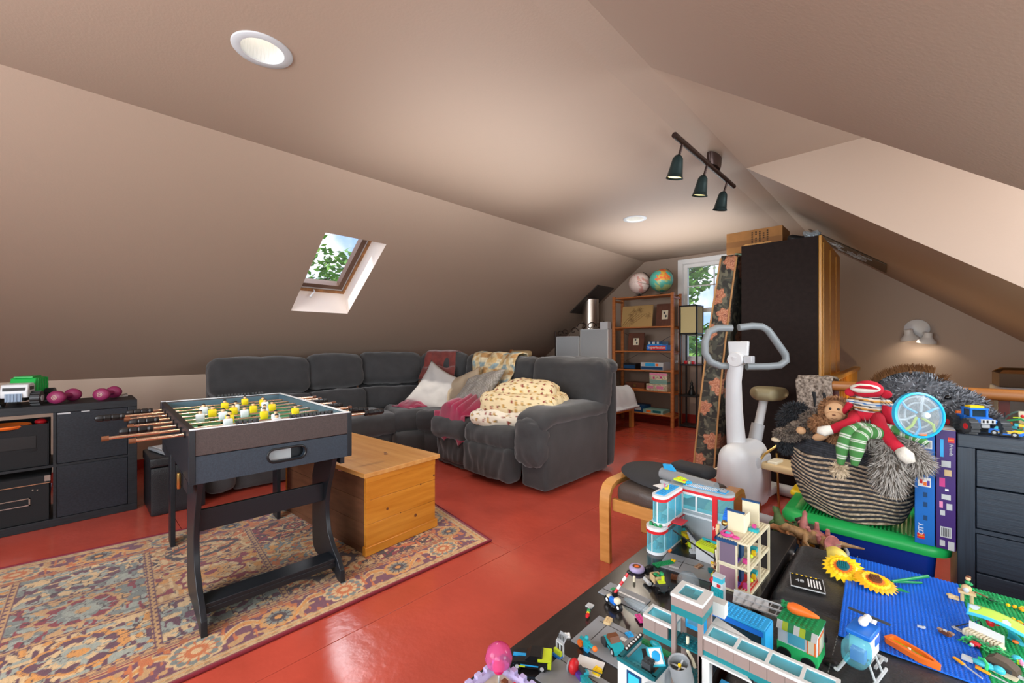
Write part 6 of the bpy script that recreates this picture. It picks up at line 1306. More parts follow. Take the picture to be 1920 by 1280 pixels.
# local coords relative; walkway runs along +x at z .17-.21 (above pad)
def beam(x0, x1, y0, y1, z0, z1, panes, nm='walkway'):
    MB('teal_brick').box(x0, x1, y0, y1, z0, z0+.012).build(nm+'_base', sn, bevel=.0008)
    for i in range(int((x1-x0)/.025)): MB('rose_brick').box(x0+i*.025, x0+i*.025+.0246, y0-.0005, y0+.004, z0+.012, z1-.005).build('side_brick', sn)
    MB('pale_brick').box(x0, x1, y1-.004, y1, z0+.012, z1-.005).build(nm+'_side', sn)
    MB('pale_brick').box(x0, x1, y0-.001, y0+.006, z1-.005, z1).box(x0, x1, y1-.006, y1+.001, z1-.005, z1).build('roof_rail', sn)
    n = panes; w_ = (x1-x0)/n
    for i in range(n):
        MB('pale_brick').box(x0+i*w_, x0+i*w_+.005, y0+.006, y1-.006, z1-.005, z1).build('roof_rib', sn); MB('aqua_glass').box(x0+i*w_+.005, x0+(i+1)*w_, y0+.006, y1-.006, z1-.004, z1-.002).build('roof_glass', sn)
    MB('pale_brick').box(x1-.005, x1, y0+.006, y1-.006, z1-.005, z1).build('roof_rib', sn); m = MB('teal'); 
    for i in range(n): m.box(x0+(i+.4)*w_, x0+(i+.55)*w_, y0+.01, y1-.01, z0+.012, z0+.02)
    m.build('fitting', sn, stuff=True)
beam(.030, .22, -.022, .022, .165, .202, 4); MB('pale_brick').prism([(.03, .0), (.075, .0), (.11, -.03), (.03, -.03)], .165, .168, 'z').build('ramp', sn)
beam(-.085, -.026, -.02, .022, .150, .190, 1)
MB('pale_brick').add([(.03, .022, .202), (.03, .05, .202), (.10, .022, .202)], [(0, 1, 2)]).build('roof_wedge', sn)
# tower
T0_, T1_ = -.026, .030
MB('teal_brick').box(T0_, T1_, -.026, .028, .222, .236).build('tower_band', sn); MB('rose_brick').box(T0_, T1_, -.0265, -.022, .236, .252).box(T1_-.004, T1_+.0005, -.026, .028, .236, .252).box(T0_, T0_+.004, -.026, .028, .236, .252).build('tower_brick_course', sn); MB('pale_brick').box(T0_-.001, T1_+.001, -.027, -.019, .252, .258).box(T0_-.001, T1_+.001, .021, .029, .252, .258).box(T0_-.001, T0_+.009, -.019, .021, .252, .258).box(T1_-.013, T1_+.001, -.019, .021, .252, .258).build('tower_roof', sn); MB('aqua_glass').box(T0_+.009, T1_-.013, -.019, .021, .254, .2555).build('tower_roof_glass', sn)
for a, b in ((T0_, -.026), (T1_-.008, -.026), (T0_, .020), (T1_-.008, .020)): MB('rose_brick').box(a, a+.008, b, b+.008, .0, .222).build('tower_post', sn, bevel=.0005)
MB('azure').box(T0_+.006, T1_-.008, .022, .026, .175, .222).build('tower_window_frame', sn); MB('cyan_glass').box(T0_+.012, T1_-.014, .0215, .022, .183, .214).build('tower_window', sn)
for zz in (.10, .16): BK('dark_teal').box(T0_+.004, T1_-.004, -.018, .022, zz, zz+.003).studs(T0_+.005, -.017, zz+.003, 5, 4).build('tower_floor', sn)
MB('ivory').tube([(-.004, -.004, .175), (-.002, -.008, .150), (.008, -.012, .142), (.012, -.012, .130)], .003, 6).build('hanging_hook', sn); m = MB('azure'); [m.box(T0_+.004+i*.006, T0_+.008+i*.006, .018, .021, .02, .10) for i in range(6)]; m.build('tower_grille', sn, stuff=True)
MB('pale_brick').box(T0_+.02, T1_+.02, .03, .05, .215, .24).build('tower_bracket', sn)
# base plate with studs & lower walls
BK('dark_teal').box(.03, .12, -.02, .06, .055, .058).studs(.03, -.02, .058, 11, 10).build('terrace', sn); m = BK('azure'); m.box(.045, .085, .0, .03, .10, .103).studs(.045, 0, .103, 5, 3).build('blue_terrace', sn)
MB('pale_brick').box(.024, .042, -.026, -.012, 0, .165).build('pier', sn); MB('rose_brick').box(.042, .23, -.0, .004, 0, .05).build('low_wall', sn); MB('dark_grey').box(.10, .23, .02, .026, 0, .16).build('back_wall', sn)
for i in range(6): MB('teal' if i % 2 else 'white').box(.115+i*.003, .118+i*.003, -.01, -.006, .02, .12).build('striped_slat', sn)
# station house (lower left), open roof
sh = thing('toy_station_house', 'open topped teal toy house with water slide left of the station tower', 'toy building', (-.415, .735, ZTB+.0005), RD(-2))
for (x0, x1, y0, y1) in ((0, .075, 0, .004), (0, .004, .004, .085), (.071, .075, .004, .085)): MB('pale_brick').box(x0, x1, y0, y1, 0, .115).build('wall', sh); MB('teal_brick').box(x0-.0005, x1+.0005, y0-.0005, y1+.0005, 0, .022).build('wall_base', sh); MB('dark_teal').box(x0-.0015, x1+.0015, y0-.0015, y1+.0015, .115, .122).build('wall_cap', sh)
MB('dark_blue').box(.020, .050, -.0015, 0, .020, .108).build('window_frame', sh); MB('cyan_solid').box(.024, .046, -.0022, -.0015, .024, .104).build('window_glass', sh)
BK('cyan_solid').box(.004, .071, .004, .024, .108, .112).studs(.004, .006, .112, 8, 2).build('teal_edge_plate', sh); MB('cyan_solid').box(.006, .030, .028, .085, .104, .107).build('slide', sh); m = MB('black_plastic').box(.001, .009, .02, .085, .126, .128).use('white'); [m.cyl((.005, .024+i*.009, .128), (.005, .024+i*.009, .129), .0025, n=8) for i in range(7)]; m.build('light_strip', sh)
BK('dark_grey').cb(.052, .022, .12, .018, .018, .02).studs(.046, .016, .13, 2, 2).build('chimney_block', sh); MB('brown').box(.03, .06, .035, .06, .09, .10).build('crate', sh); m = BK('green').box(.0, .06, .088, .102, .105, .108); m.studs(0, .088, .108, 7, 1).use('teal').ell((.03, .094, .114), (.012, .006, .006)); m.build('hedge', sh)
def f_card(q): q.use('cyan_solid').cb(0, 0, 0, .028, .034, .003); q.use('white').cb(0, 0, .0018, .022, .028, .001); q.use('azure').ell((0, 0, .0025), (.008, .010, .0008)); q.use('black_plastic').cb(-.02, .0, .0, .008, .03, .004)
q = BK('white'); f_card(q); q = q.build('toy_display'); tag(q, 'tilted toy display board with blue picture on the teal house', 'toy part'); q.location = (-.356, .775, ZTB+.130); q.rotation_euler = (RD(25), RD(-10), RD(35))
def fan(label, loc, tilt):
    t = thing('toy_rotor', label, 'toy part', loc, 0, rot=tilt); MB('mid_grey').lathe([(.0155, -.024), (.0185, -.022), (.019, .012), (.0185, .014), (.016, .012), (.016, -.02)], 28, caps=False).build('cowl', t); m = MB('light_grey'); [m.cb(0, 0, .004, .030, .003, .001) if a == 0 else m.cb(0, 0, .004, .003, .030, .001) for a in (0, 1)]; m.build('rotor_blades', t); MB('yellow').cyl((0, 0, .003), (0, 0, .008), .003, n=10).build('hub', t)
fan('grey toy rotor cowl, upper one behind the teal house', (-.300, .752, ZTB+.150), (RD(14), RD(-8), 0)); fan('grey toy rotor cowl, lower one with yellow hub in front of the teal house', (-.322, .690, ZTB+.122), (RD(18), RD(-4), 0))
def f_yl(q): q.use('yellow').box(-.03, .025, -.02, .02, 0, .05); q.use('dark_grey').prism([(-.014, .05), (.008, .05), (.004, .085), (-.008, .085)], -.008, .008, 'y'); q.use('black_plastic').box(-.03, .025, -.021, -.02, .0, .02)
model('toy_block_tower', 'yellow toy block tower carrying the lower rotor cowl', 'toy part', (-.318, .690, ZTB), RD(12), f_yl)
# bus and van
bu = thing('toy_bus', 'bright blue toy bus with studded roof behind the station walkway', 'toy', (-.297, 1.09, PADZ), RD(-3))
BK('azure').box(-.068, .062, -.028, .028, .082, .087).studs(-.042, -.026, .087, 12, 6).build('roof', bu, bevel=.001); MB('azure').box(.056, .064, -.028, .028, .02, .085).box(-.068, -.061, -.028, .028, .02, .085).box(-.061, .056, -.028, .028, .015, .03).build('body_frame', bu); MB(mat('bus_glass', '#233640', .15)).box(-.060, .055, -.026, .026, .030, .081).build('bus_window', bu)
MB('blue').box(-.065, .06, -.0285, -.028, .070, .082).build('window_top_rail', bu)
m = MB('black_plastic'); [m.cyl((x, y*.022, .011), (x, y*.029, .011), .011, n=16) for x in (-.05, .045) for y in (-1, 1)]; m.build('wheel', bu, stuff=True)
vn = thing('toy_van', 'toy market van with green studded roof and striped awning beside bus', 'toy', (-.190, 1.165, PADZ), RD(-4)); vn.scale = (1.15, 1.15, 1)
MB('hosp_white').box(-.030, .036, -.028, .030, .020, .078).build('body', vn, bevel=.001); MB('bright_green').box(-.031, .037, -.029, .031, .008, .034).build('lower_body', vn); BK('green').box(-.032, .038, -.026, .034, .080, .084).studs(-.032, -.024, .084, 8, 7).build('roof', vn)
for i in range(7): MB(['white', 'lime', 'green'][i % 3]).add([(-.031+i*.0097, -.026, .082), (-.0215+i*.0097, -.026, .082), (-.0215+i*.0097, -.034, .066), (-.031+i*.0097, -.034, .066)], [(0, 1, 2, 3), (3, 2, 1, 0)]).build('awning_stripe', vn)
MB('aqua_glass').box(-.012, .016, -.0292, -.0282, .038, .064).build('van_window', vn); MB('orange').box(.0362, .037, -.02, .02, .03, .07).build('notice_board', vn); MB('ivory').box(.037, .0375, -.016, .016, .034, .066).build('notice', vn)
MB('orange').box(.020, .034, -.0300, -.0284, .034, .066).build('door_frame', vn); MB('ivory').box(.022, .032, -.0306, -.0300, .036, .064).build('door_panel', vn); m = MB('black_plastic'); [m.cyl((x, y*.026, .012), (x, y*.033, .012), .012, n=16) for x in (-.018, .022) for y in (-1, 1)]; m.build('wheel', vn, stuff=True)
cr = MB('orange').lathe([(.001, 0), (.008, .002), (.0125, .012), (.012, .026), (.007, .050), (.003, .062), (.001, .064)], 18).build('toy_carrot'); tag(cr, 'orange toy carrot lying on the green van roof', 'toy'); cr.location = (-.215, 1.175, PADZ+.100); cr.rotation_euler = (0, RD(88), RD(-6))
def f_bush(q): q.use('green'); [q.ell((.006*cos(i*1.3), .006*sin(i*1.3), .004+.002*(i % 3)), .005, 8, 5) for i in range(6)]
model('toy_leaves', 'green leaf tuft of the toy carrot on the van roof', 'toy part', (-.222, 1.195, PADZ+.086), 0, f_bush)
def f_buggy(q):
    car(q, 'black_plastic', 'bright_green', 'bright_green', .024, .013, .008); q.use('white').box(-.004, .010, -.006, .006, .0285, .0295)
model('toy_buggy', 'small black and green toy buggy right of the market van', 'toy car', onplate(1523, 1190, PADZ-.004), RD(-60), f_buggy).scale = (1.4, 1.4, 1.4)
# grey truss ramp and printed road board
tr_ = thing('truss_ramp', 'light grey toy truss ramp leaning against the market van', 'toy part', (-.285, 1.225, PADZ+.050), 0, rot=(RD(14), RD(4), RD(12)))
for y in (-.022, -.002, .018): MB('light_grey').box(-.06, .07, y, y+.003, 0, .004).build('rail', tr_)
for i in range(7): MB('light_grey').add([(-.058+i*.018, -.02, .002), (-.055+i*.018, -.02, .002), (-.042+i*.018, .02, .002), (-.045+i*.018, .02, .002)], [(0, 1, 2, 3), (3, 2, 1, 0)]).build('strut', tr_)
MB('light_grey').box(-.06, .02, -.02, .02, -.001, .0005).build('deck', tr_)
rb2 = thing('road_board', 'black toy road board printed 48 lying on the leather pad', 'toy part', onplate(1513, 1093, PADZ+.001), RD(12)); MB('light_grey').box(-.042, .042, -.042, .042, 0, .003).build('edge', rb2); MB('black_plastic').box(-.040, .040, -.040, .040, .003, .0036).build('surface', rb2)
text('lettering', '48', .022, TR((-.018, -.002, .0037), (0, 0, 0)), 'light_grey', rb2); 
for i in range(5): MB('white').box(.002+i*.007, .0055+i*.007, -.026, .022, .0036, .0041).build('stripe', rb2)
m = MB('yellow'); [m.box(-.038+i*.012, -.033+i*.012, .034, .038, .0036, .0041) for i in range(6)]; m.build('yellow_dashes', rb2, stuff=True)
# sunflowers
def sunflower(label, loc, rot, r, petals, m1, m2, mc, n=20):
    t = thing('toy_sunflower', label, 'toy flower', loc, 0, rot=rot); petal = None
    for ring, (k, rr, m_) in enumerate(((n, r, m1), (n-4, r*.78, m2))):
        for i in range(k):
            a = 2*pi*i/k+ring*.17
            if petal is None or i == 0:
                w_ = rr*.16; petal = MB(m_).add([(rr*.35, -w_*.5, .004+ring*.003), (rr*.75, -w_, .006+ring*.004), (rr, 0, .001+ring*.003), (rr*.75, w_, .006+ring*.004), (rr*.35, w_*.5, .004+ring*.003), (rr*.7, 0, .010+ring*.004), (rr*.7, 0, .001)], [(0, 1, 5), (1, 2, 5), (2, 3, 5), (3, 4, 5), (4, 0, 5), (1, 0, 6), (2, 1, 6), (3, 2, 6), (4, 3, 6), (0, 4, 6)]).build('petal', t); o = petal
            else: o = bpy.data.objects.new('petal', petal.data); COL.objects.link(o); o.parent = t
            o.rotation_euler = (0, 0, a)
    MB('orange').lathe([(.001, .0), (r*.45, .0), (r*.46, .010), (.001, .012)], 24).build('flower_ring', t); MB(mc).lathe([(.001, .010), (r*.30, .010), (r*.30, .016), (.001, .018)], 16).build('flower_centre', t)
    m = MB(mc)
    for i in range(-3, 4):
        for j in range(-3, 4):
            if i*i+j*j < 9: m.cyl((i*r*.085, j*r*.085, .015), (i*r*.085, j*r*.085, .021), r*.036, n=8)
    m.build('seed_head', t, stuff=True); return t
p = onplate(1581, 1066, .475); sunflower('yellow toy sunflower with teal centre, left of the pair on blue baseplate', p, (RD(24), RD(-4), .1), .056, 18, 'yellow', 'yellow', 'dark_teal')
p = onplate(1640, 1092, .472); SF2 = sunflower('orange yellow toy sunflower with brown centre on the blue baseplate', p, (RD(10), RD(3), .4), .054, 22, mat('amber', '#f2a416', .4), 'yellow', 'brown', 24)
q = MB('green').add([(0, 0, 0), (.02, .012, .006), (.045, .006, .004), (.02, -.014, .006), (.02, 0, .001)], [(0, 1, 2, 3), (0, 3, 4), (3, 2, 4), (2, 1, 4), (1, 0, 4)]).build('toy_leaf'); tag(q, 'green toy leaf right of the brown centred sunflower', 'toy part'); put(q, onplate(1668, 1102, .466), RD(-10))
q = MB('green'); p0 = V(onplate(1672, 1090, .475)); p1 = V(onplate(1740, 1080, .480)); p2 = V(onplate(1728, 1092, .467)); q.cyl(p0, p1, .004, .0048, n=10).cyl(p0, p2, .003, n=8); q = q.build('flower_stem'); q.parent = SF2; q.matrix_parent_inverse = (MX.Translation(SF2.location) @ SF2.rotation_euler.to_matrix().to_4x4()).inverted()
q = MB(mat('pale_yellow', '#dcc65a', .45)).grid(14, 14, lambda u, v: V(((u-.5)*.06*(1-.2*v), (v-.5)*.05, .012*sin(pi*u)+.006*sin(v*4)+.004))).build('toy_petal_cup', solid=.0015); tag(q, 'large pale yellow toy petal behind the left sunflower', 'toy part'); q.location = onplate(1568, 1040, .475); q.rotation_euler = (RD(20), 0, .3)
# helicopter
hc = thing('toy_helicopter', 'blue and white toy helicopter with clear cockpit on the bench', 'toy', onplate(1612, 1262, .4590), RD(258)); hc.scale = (1.15, 1.25, 1.35)
MB('hosp_white').box(-.045, .0, -.016, .016, .028, .062).build('fuselage', hc, bevel=.002); BK('blue').box(-.046, .012, -.018, .018, .062, .070).build('roof', hc, bevel=.002); MB('blue').box(-.045, -.02, -.0168, .0168, .045, .056).build('side_stripe', hc); MB('aqua_glass').soft((.018, 0, .042), (.024, .019, .022), .016, n=10).build('cockpit', hc, sharp=180)
MB('blue').box(.0, .014, -.010, .010, .024, .042).build('pilot_seat', hc); MB('hosp_white').cyl((-.045, 0, .055), (-.085, 0, .060), .006, .004, n=10).build('tail_boom', hc)
m = MB('white').ell((-.02, 0, .078), (.012, .007, .007)).ell((-.034, .002, .080), (.009, .006, .006)); m.build('rotor_hub', hc, stuff=True); MB('dark_grey').box(-.052, -.048, -.03, .03, .076, .079).build('rotor_blade', hc)
for y in (-.022, .022): MB('light_grey').tube([(.038, y*1.1, .008), (.03, y*1.1, .003), (-.05, y*1.1, .003)], .0028, 6).build('skid', hc); MB('light_grey').cyl((.01, y*1.1, .003), (.006, y*.6, .028), .002, n=6).build('skid_strut', hc); MB('light_grey').cyl((-.03, y*1.1, .003), (-.03, y*.6, .028), .002, n=6).build('skid_strut', hc)
m = MB('light_grey'); [m.box(-.075, -.03, -.018+i*.010, -.014+i*.010, .004, .007) for i in range(4)]; m.box(-.078, -.072, -.02, .02, .003, .008); m.build('ladder', hc)
# boat
bt = thing('toy_boat', 'orange toy dinghy with lime floor on the blue baseplate', 'toy boat', onplate(1712, 1227, TOPZ), RD(-29))
ho = [(-.05, -.012), (-.045, -.017), (.02, -.017), (.048, -.004), (.05, 0), (.048, .004), (.02, .017), (-.045, .017), (-.05, .012)]; hi_ = [(a*.82-.002, b*.6) for a, b in ho]
m = MB('orange'); n = len(ho); m.add([(a, b, 0) for a, b in ho]+[(a*1.02, b*1.02, .012) for a, b in ho]+[(a, b, .013) for a, b in hi_]+[(a, b, .004) for a, b in hi_], [(i, (i+1) % n, n+(i+1) % n, n+i) for i in range(n)]+[(n+i, n+(i+1) % n, 2*n+(i+1) % n, 2*n+i) for i in range(n)]+[(2*n+i, 2*n+(i+1) % n, 3*n+(i+1) % n, 3*n+i) for i in range(n)]+[tuple(range(n-1, -1, -1))]); m.build('hull', bt)
MB('lime').prism(hi_, .003, .0045, 'z').build('boat_floor', bt); MB('sand_brown').box(-.02, .012, -.006, .0, .0045, .008).build('thwart', bt); MB('ivory').cyl((-.005, -.004, .004), (-.005, -.004, .013), .003, n=8).build('peg', bt)
def f_crab(q): q.use('brown').cb(0, 0, .006, .022, .010, .008); q.use('sand_brown').cb(.010, .004, .010, .010, .006, .004).cb(-.008, -.004, .010, .008, .006, .004); q.use('light_grey').cb(0, 0, .011, .006, .005, .003)
model('toy_engine', 'small brown toy engine piece on the blue baseplate right of boat', 'toy part', onplate(1772, 1190), RD(-35), f_crab)
def f_wh(q): q.use('light_grey').cb(0, 0, .003, .014, .005, .004).ell((.006, .001, .004), .003, 8, 5)
model('toy_bone', 'tiny pale grey piece on blue baseplate behind the orange boat', 'toy part', onplate(1727, 1177), RD(5), f_wh)
# ---------------- beach toys on the green plate
def f_fount(q):
    q.use('tan').cyl((-.008, 0, 0), (-.008, 0, .026), .004, n=10).cyl((.010, 0, 0), (.010, 0, .026), .004, n=10).box(-.016, .018, -.01, .01, .024, .030).ell((0, 0, .038), (.011, .010, .010)); q.use('light_grey').ell((-.001, -.009, .036), (.006, .003, .007)); q.use('tan').box(-.035, -.014, -.008, .008, 0, .006).ell((-.03, 0, .006), (.010, .008, .004)); q.use('green').ell((.002, 0, .055), (.006, .006, .005)).ell((.008, 0, .052), (.005, .005, .004)); q.use('skin').ell((.003, 0, .066), (.0055, .005, .006)); q.use('brown').ell((.004, .001, .070), (.0055, .0052, .004)).cyl((.016, 0, .034), (.04, .006, .026), .002, n=6)
model('toy_fountain', 'tan toy fountain with small figure on the green baseplate corner', 'toy', onplate(1812, 1128), RD(0), f_fount)
mat('canopy_lime', '#a9cc4f', .6, attr=True)
def cnp(u, v): x = -.03+.15*u; y = -.022+.045*v; return V((x, y, .052-.012*abs(2*v-1)**1.5+.008*sin(u*5)-.05*u*0+.002))
q = MB('canopy_lime').grid(60, 26, cnp).build('toy_canopy', solid=.0012, sharp=180); tag(q, 'lime spotted toy canopy cloth over the cream loungers', 'toy'); q.location = onplate(1838, 1178, PADZ+.005); q.rotation_euler = (RD(14), RD(8), RD(-3))
def cspot(co):
    c = np.tile(hexa('#a6cc4a'), (len(co), 1)); 
    for cx, cy, r in ((-.018, 0, .009), (.07, .012, .009), (.105, -.008, .010), (.035, -.012, .006)):
        d = np.sqrt((co[:, 0]-cx)**2+(co[:, 1]-cy)**2)/r; c[d < 1.25] = hexa('#7fa43a'); c[d < 1] = hexa('#b9c9dc')
    e = (co[:, 1] < -.016)|(co[:, 0] < -.026); c[e] = hexa('#2fa6d8'); return c
paint(q, cspot)
lo = thing('toy_lounger', 'cream toy sun loungers with pale grille below lime canopy', 'toy', onplate(1846, 1202, TOPZ), RD(-26)); MB('ivory').box(-.034, .034, -.014, .006, 0, .006).build('base', lo); MB('cream_brick').box(-.034, .0, -.014, .006, .006, .012).build('seat', lo)
for i in range(11): MB('ivory').box(-.032+i*.006, -.029+i*.006, -.016, .006, .006, .014).build('slat', lo)
MB('hosp_white').box(-.03, .03, .006, .010, 0, .03).build('backrest', lo)
def f_pot(q): q.use('red').lathe([(.001, 0), (.006, 0), (.008, .008), (.006, .012), (.001, .012)], 12).tube([(.008, 0, .004), (.014, 0, .006), (.013, 0, .011), (.007, 0, .010)], .0015, 6)
model('toy_pot', 'bright red toy watering pot on the cream loungers', 'toy part', onplate(1857, 1172, TOPZ+.018), 0, f_pot)
def f_side(q): q.use('cyan_solid').grid(8, 6, lambda u, v: V((.03*u, .004*sin(v*5), .035*v*(1-.5*u)))); q.add([(0, .002, 0), (.02, .002, .0), (.005, .002, .034)], [(0, 1, 2), (2, 1, 0)])
model('toy_side_curtain', 'sky blue curtain piece hanging left under the toy canopy', 'toy part', onplate(1826, 1180, TOPZ), RD(-70), f_side); model('toy_side_curtain', 'sky blue curtain piece hanging right under the toy canopy', 'toy part', onplate(1888, 1196, TOPZ), RD(-40), f_side)
def foliage(q, n, w_, d_, h_, seed, ms=('green', 'bright_green')):
    rr = random.Random(seed)
    for i in range(n): q.use(ms[i % 2]); x, y, z = rr.uniform(-w_, w_), rr.uniform(-d_, d_), rr.uniform(0, h_); a = rr.uniform(0, 6.3); L_ = .007; q.add([(x, y, z), (x+L_*cos(a+.5), y+L_*sin(a+.5), z+.002), (x+2*L_*cos(a), y+2*L_*sin(a), z+.001), (x+L_*cos(a-.5), y+L_*sin(a-.5), z+.002)], [(0, 1, 2, 3), (3, 2, 1, 0)])
q = BK('green'); foliage(q, 130, .045, .016, .012, 2); q = q.build('toy_hedge', flat=True); tag(q, 'leafy green toy hedge in front of the cream loungers', 'toy'); put(q, onplate(1858, 1222), RD(-22))
q = BK('green'); foliage(q, 60, .03, .014, .012, 5); q.use('black_plastic').ell((.01, 0, .006), (.010, .006, .003)); q = q.build('toy_hedge', flat=True); tag(q, 'leafy green toy hedge behind the lime canopy by the fountain', 'toy'); put(q, onplate(1848, 1124), RD(-14))
mat('rock_brown', '#57493c', .7)
def f_rock(q): q.use('rock_brown').prism([(-.022, 0), (.028, 0), (.026, .012), (.012, .022), (-.008, .024), (-.02, .014)], -.012, .014, 'y').use('dark_grey').box(-.018, .02, -.0125, -.012, .0, .010); q.use('cream_brick').box(-.02, .03, -.03, -.012, 0, .002)
model('toy_rock', 'brown toy rock arch below the hedge at right edge', 'toy', onplate(1876, 1252), RD(-20), f_rock)
def f_pool(q): q.use('cyan_solid').ell((0, 0, .006), (.020, .010, .007)).ell((.022, 0, .007), (.010, .009, .008)); q.use('bright_green').tube([(.004, -.012, 0), (.006, -.008, .012), (0, 0, .017), (-.008, .004, .014)], .003, 6); q.use('light_grey').box(-.034, -.016, -.006, .006, 0, .008); q.use('orange').box(-.012, -.002, -.014, -.010, 0, .003)
model('toy_slide', 'blue toy pool slide with green arm near the rock arch', 'toy', onplate(1845, 1250), RD(-10), f_pool)
def f_redc(q): q.use('red').soft((0, 0, .006), (.009, .006, .005), .003, n=4); q.use('white').cyl((-.004, -.0065, .004), (-.004, .0065, .004), .004, n=10); q.use('black_plastic').cyl((.005, -.0065, .003), (.005, .0065, .003), .003, n=10)
model('toy_scooter', 'tiny red and white toy scooter at the edge of blue baseplate', 'toy part', onplate(1829, 1212), RD(-20), f_redc)
def f_oar(q): q.use('amber').soft((-.020, 0, .003), (.012, .004, .0022), .002, n=4); q.use('light_grey').cyl((-.010, 0, .003), (.030, 0, .003), .0016, n=6)
model('toy_oar', 'yellow bladed grey toy oar on the blue baseplate edge', 'toy part', onplate(1815, 1254), RD(-50), f_oar); model('toy_oar', 'yellow bladed grey toy oar lying on the green baseplate', 'toy part', onplate(1868, 1272), RD(-24), f_oar)
def f_rod(q): q.use('black_plastic').tube([(-.02, -.008, 0), (0, 0, .010), (.02, .004, .022), (.030, .008, .028), (.034, .010, .018), (.026, .006, .010)], .0014, 5); q.use('light_grey').tube([(-.022, -.010, .002), (-.012, -.022, .002), (.0, -.024, .002), (-.018, -.006, .002)], .0018, 5)
model('toy_fishing_rod', 'black toy fishing rod with grey triangle at the baseplate joint', 'toy part', onplate(1806, 1178), RD(8), f_rod)
def f_flw(q): rr = random.Random(8); [(q.use(rr.choice(['red', 'amber', 'pink', 'yellow'])), q.ell((rr.uniform(-.02, .02), rr.uniform(-.008, .008), .005), .0045, 8, 5)) for i in range(7)]; q.use('lime').soft((.012, .01, .006), (.008, .004, .003), .002, n=3)
model('toy_flowers', 'cluster of red and yellow toy flowers at the right edge, farther', 'toy part', onplate(1908, 1142), RD(-10), f_flw); model('toy_flowers', 'few yellow toy flowers at the right edge below the canopy end', 'toy part', onplate(1915, 1172), RD(-60), f_flw)
def f_snail(q): q.use('cyan_solid').ell((0, 0, .010), (.010, .007, .010)); q.use('pink').ell((.006, -.006, .010), (.004, .003, .007)); q.use('white').box(.008, .022, -.005, .005, 0, .005); q.use('lime').box(.0, .006, -.008, -.006, .004, .014)
model('toy_creature', 'small pearly blue toy creature on white base at right edge', 'toy', onplate(1908, 1245), RD(-15), f_snail)
def f_orf(q): q.use('orange').ell((0, 0, .004), (.006, .005, .004), 10, 6)
model('toy_starfish', 'tiny orange toy piece on the green baseplate right of hedge', 'toy part', onplate(1904, 1206), 0, f_orf)
q = BK('light_grey').box(-.03, .03, -.004, .004, 0, .004).studs(-.03, -.004, .004, 7, 1); q = q.build('toy_track'); tag(q, 'short grey studded toy strip near the bottom right corner', 'toy part'); put(q, onplate(1905, 1268), RD(-20))
# castle corner with pink dome at the bottom
cs = thing('toy_castle', 'lavender toy castle corner with pink dome at the bottom edge', 'toy building', (-.612, .604, ZTB+.0005), 0)
for (x0, x1, y0, y1) in ((0, .008, -.10, .0), (.0, .10, -.008, 0)): MB('lavender').box(x0, x1, y0, y1, 0, .085).build('wall', cs)
for i in range(4): MB('lavender').box(-.001, .009, -.09+i*.024, -.078+i*.024, .085, .092).build('merlon', cs); MB('lavender').box(.016+i*.024, .028+i*.024, -.009, .001, .085, .092).build('merlon', cs)
MB('pink_glass').lathe([(.024, .118), (.027, .128), (.022, .145), (.010, .155), (.001, .158)], 20, caps=False).build('dome', cs, sharp=180).location = (.028, -.028, -.01); MB(mat('ruby', '#c01a5a', .15)).ell((.028, -.028, .100), (.012, .012, .014)).build('ruby_ball', cs); MB('light_grey').cyl((.028, -.028, 0), (.028, -.028, .12), .002, n=6).build('mast', cs); MB('ivory').lathe([(.001, 0), (.004, .002), (.003, .014), (.006, .022), (.001, .026)], 12).build('vase', cs).location = (.014, -.02, .08)
m = MB('cream_brick').box(.008, .09, -.09, -.008, .0, .070); m.build('castle_floor', cs); m = MB('brown'); rr = random.Random(2)
for i in range(14): m.use(['brown', 'red', 'azure', 'ivory', 'sand_brown', 'magenta'][i % 6]); m.cb(rr.uniform(.02, .08), rr.uniform(-.08, -.02), .075, .010, .010, .012)
m.build('castle_furnishing', cs, stuff=True)
# ============================================================ WOVEN BASKET AND PLUSH TOYS
wb = thing('woven_basket', 'large wavy striped rope basket full of plush toys on the green lid', 'basket', (-.215, 2.665, .3575)); mat('rope_tan', '#d6bfa4', .9, bump=.8, bscale=130, col2='#8f7860', vscale=60); mat('rope_black', '#26272b', .9, bump=.8, bscale=130, col2='#3c3e44', vscale=60)
NR = 34
def prof(t): return .175+.062*min(1, t*2.2)**.8
def wavy(m_, sel, r_=.0068):
    m = MB(m_)
    for k in range(NR):
        if sel(k):
            t = k/(NR-1); R_ = prof(t); n = 96; P = []
            for i in range(n):
                a = 2*pi*i/n; z = .010+t*.345; amp = .010*(1 if .03 < t < .8 else .2); z += amp*sin(a*5+k*.15)+.008*sin(a*2+1); tw = .0016*sin(a*70+k)
                P.append(((R_+tw)*cos(a)*1.04, (R_+tw)*sin(a)*.92, z))
            m.tube(P, r_, 7, closed=True)
    return m
top = int(NR*.84)
wavy('rope_tan', lambda k: k < top and k % 2 == 0).build('tan_rope_row', wb, stuff=True, sharp=180); wavy('rope_black', lambda k: k >= top or k % 2 == 1).build('black_rope_row', wb, stuff=True, sharp=180)
MB('rope_black').lathe([(.17, .004), (.20, .08), (.228, .2), (.228, .33)], 48, sx=1.03, sy=.91, caps=False).build('inner_wall', wb); MB('rope_black').lathe([(.001, .004), (.175, .004)], 32, sx=1.03, sy=.91, caps=False).build('basket_floor', wb)
MB('rope_black').tube([(-.17+.052*cos(a), -.155+.0*a, .335+.058*sin(a)) for a in np.linspace(-.15, pi+.15, 18)], .009, 8).build('handle', wb)
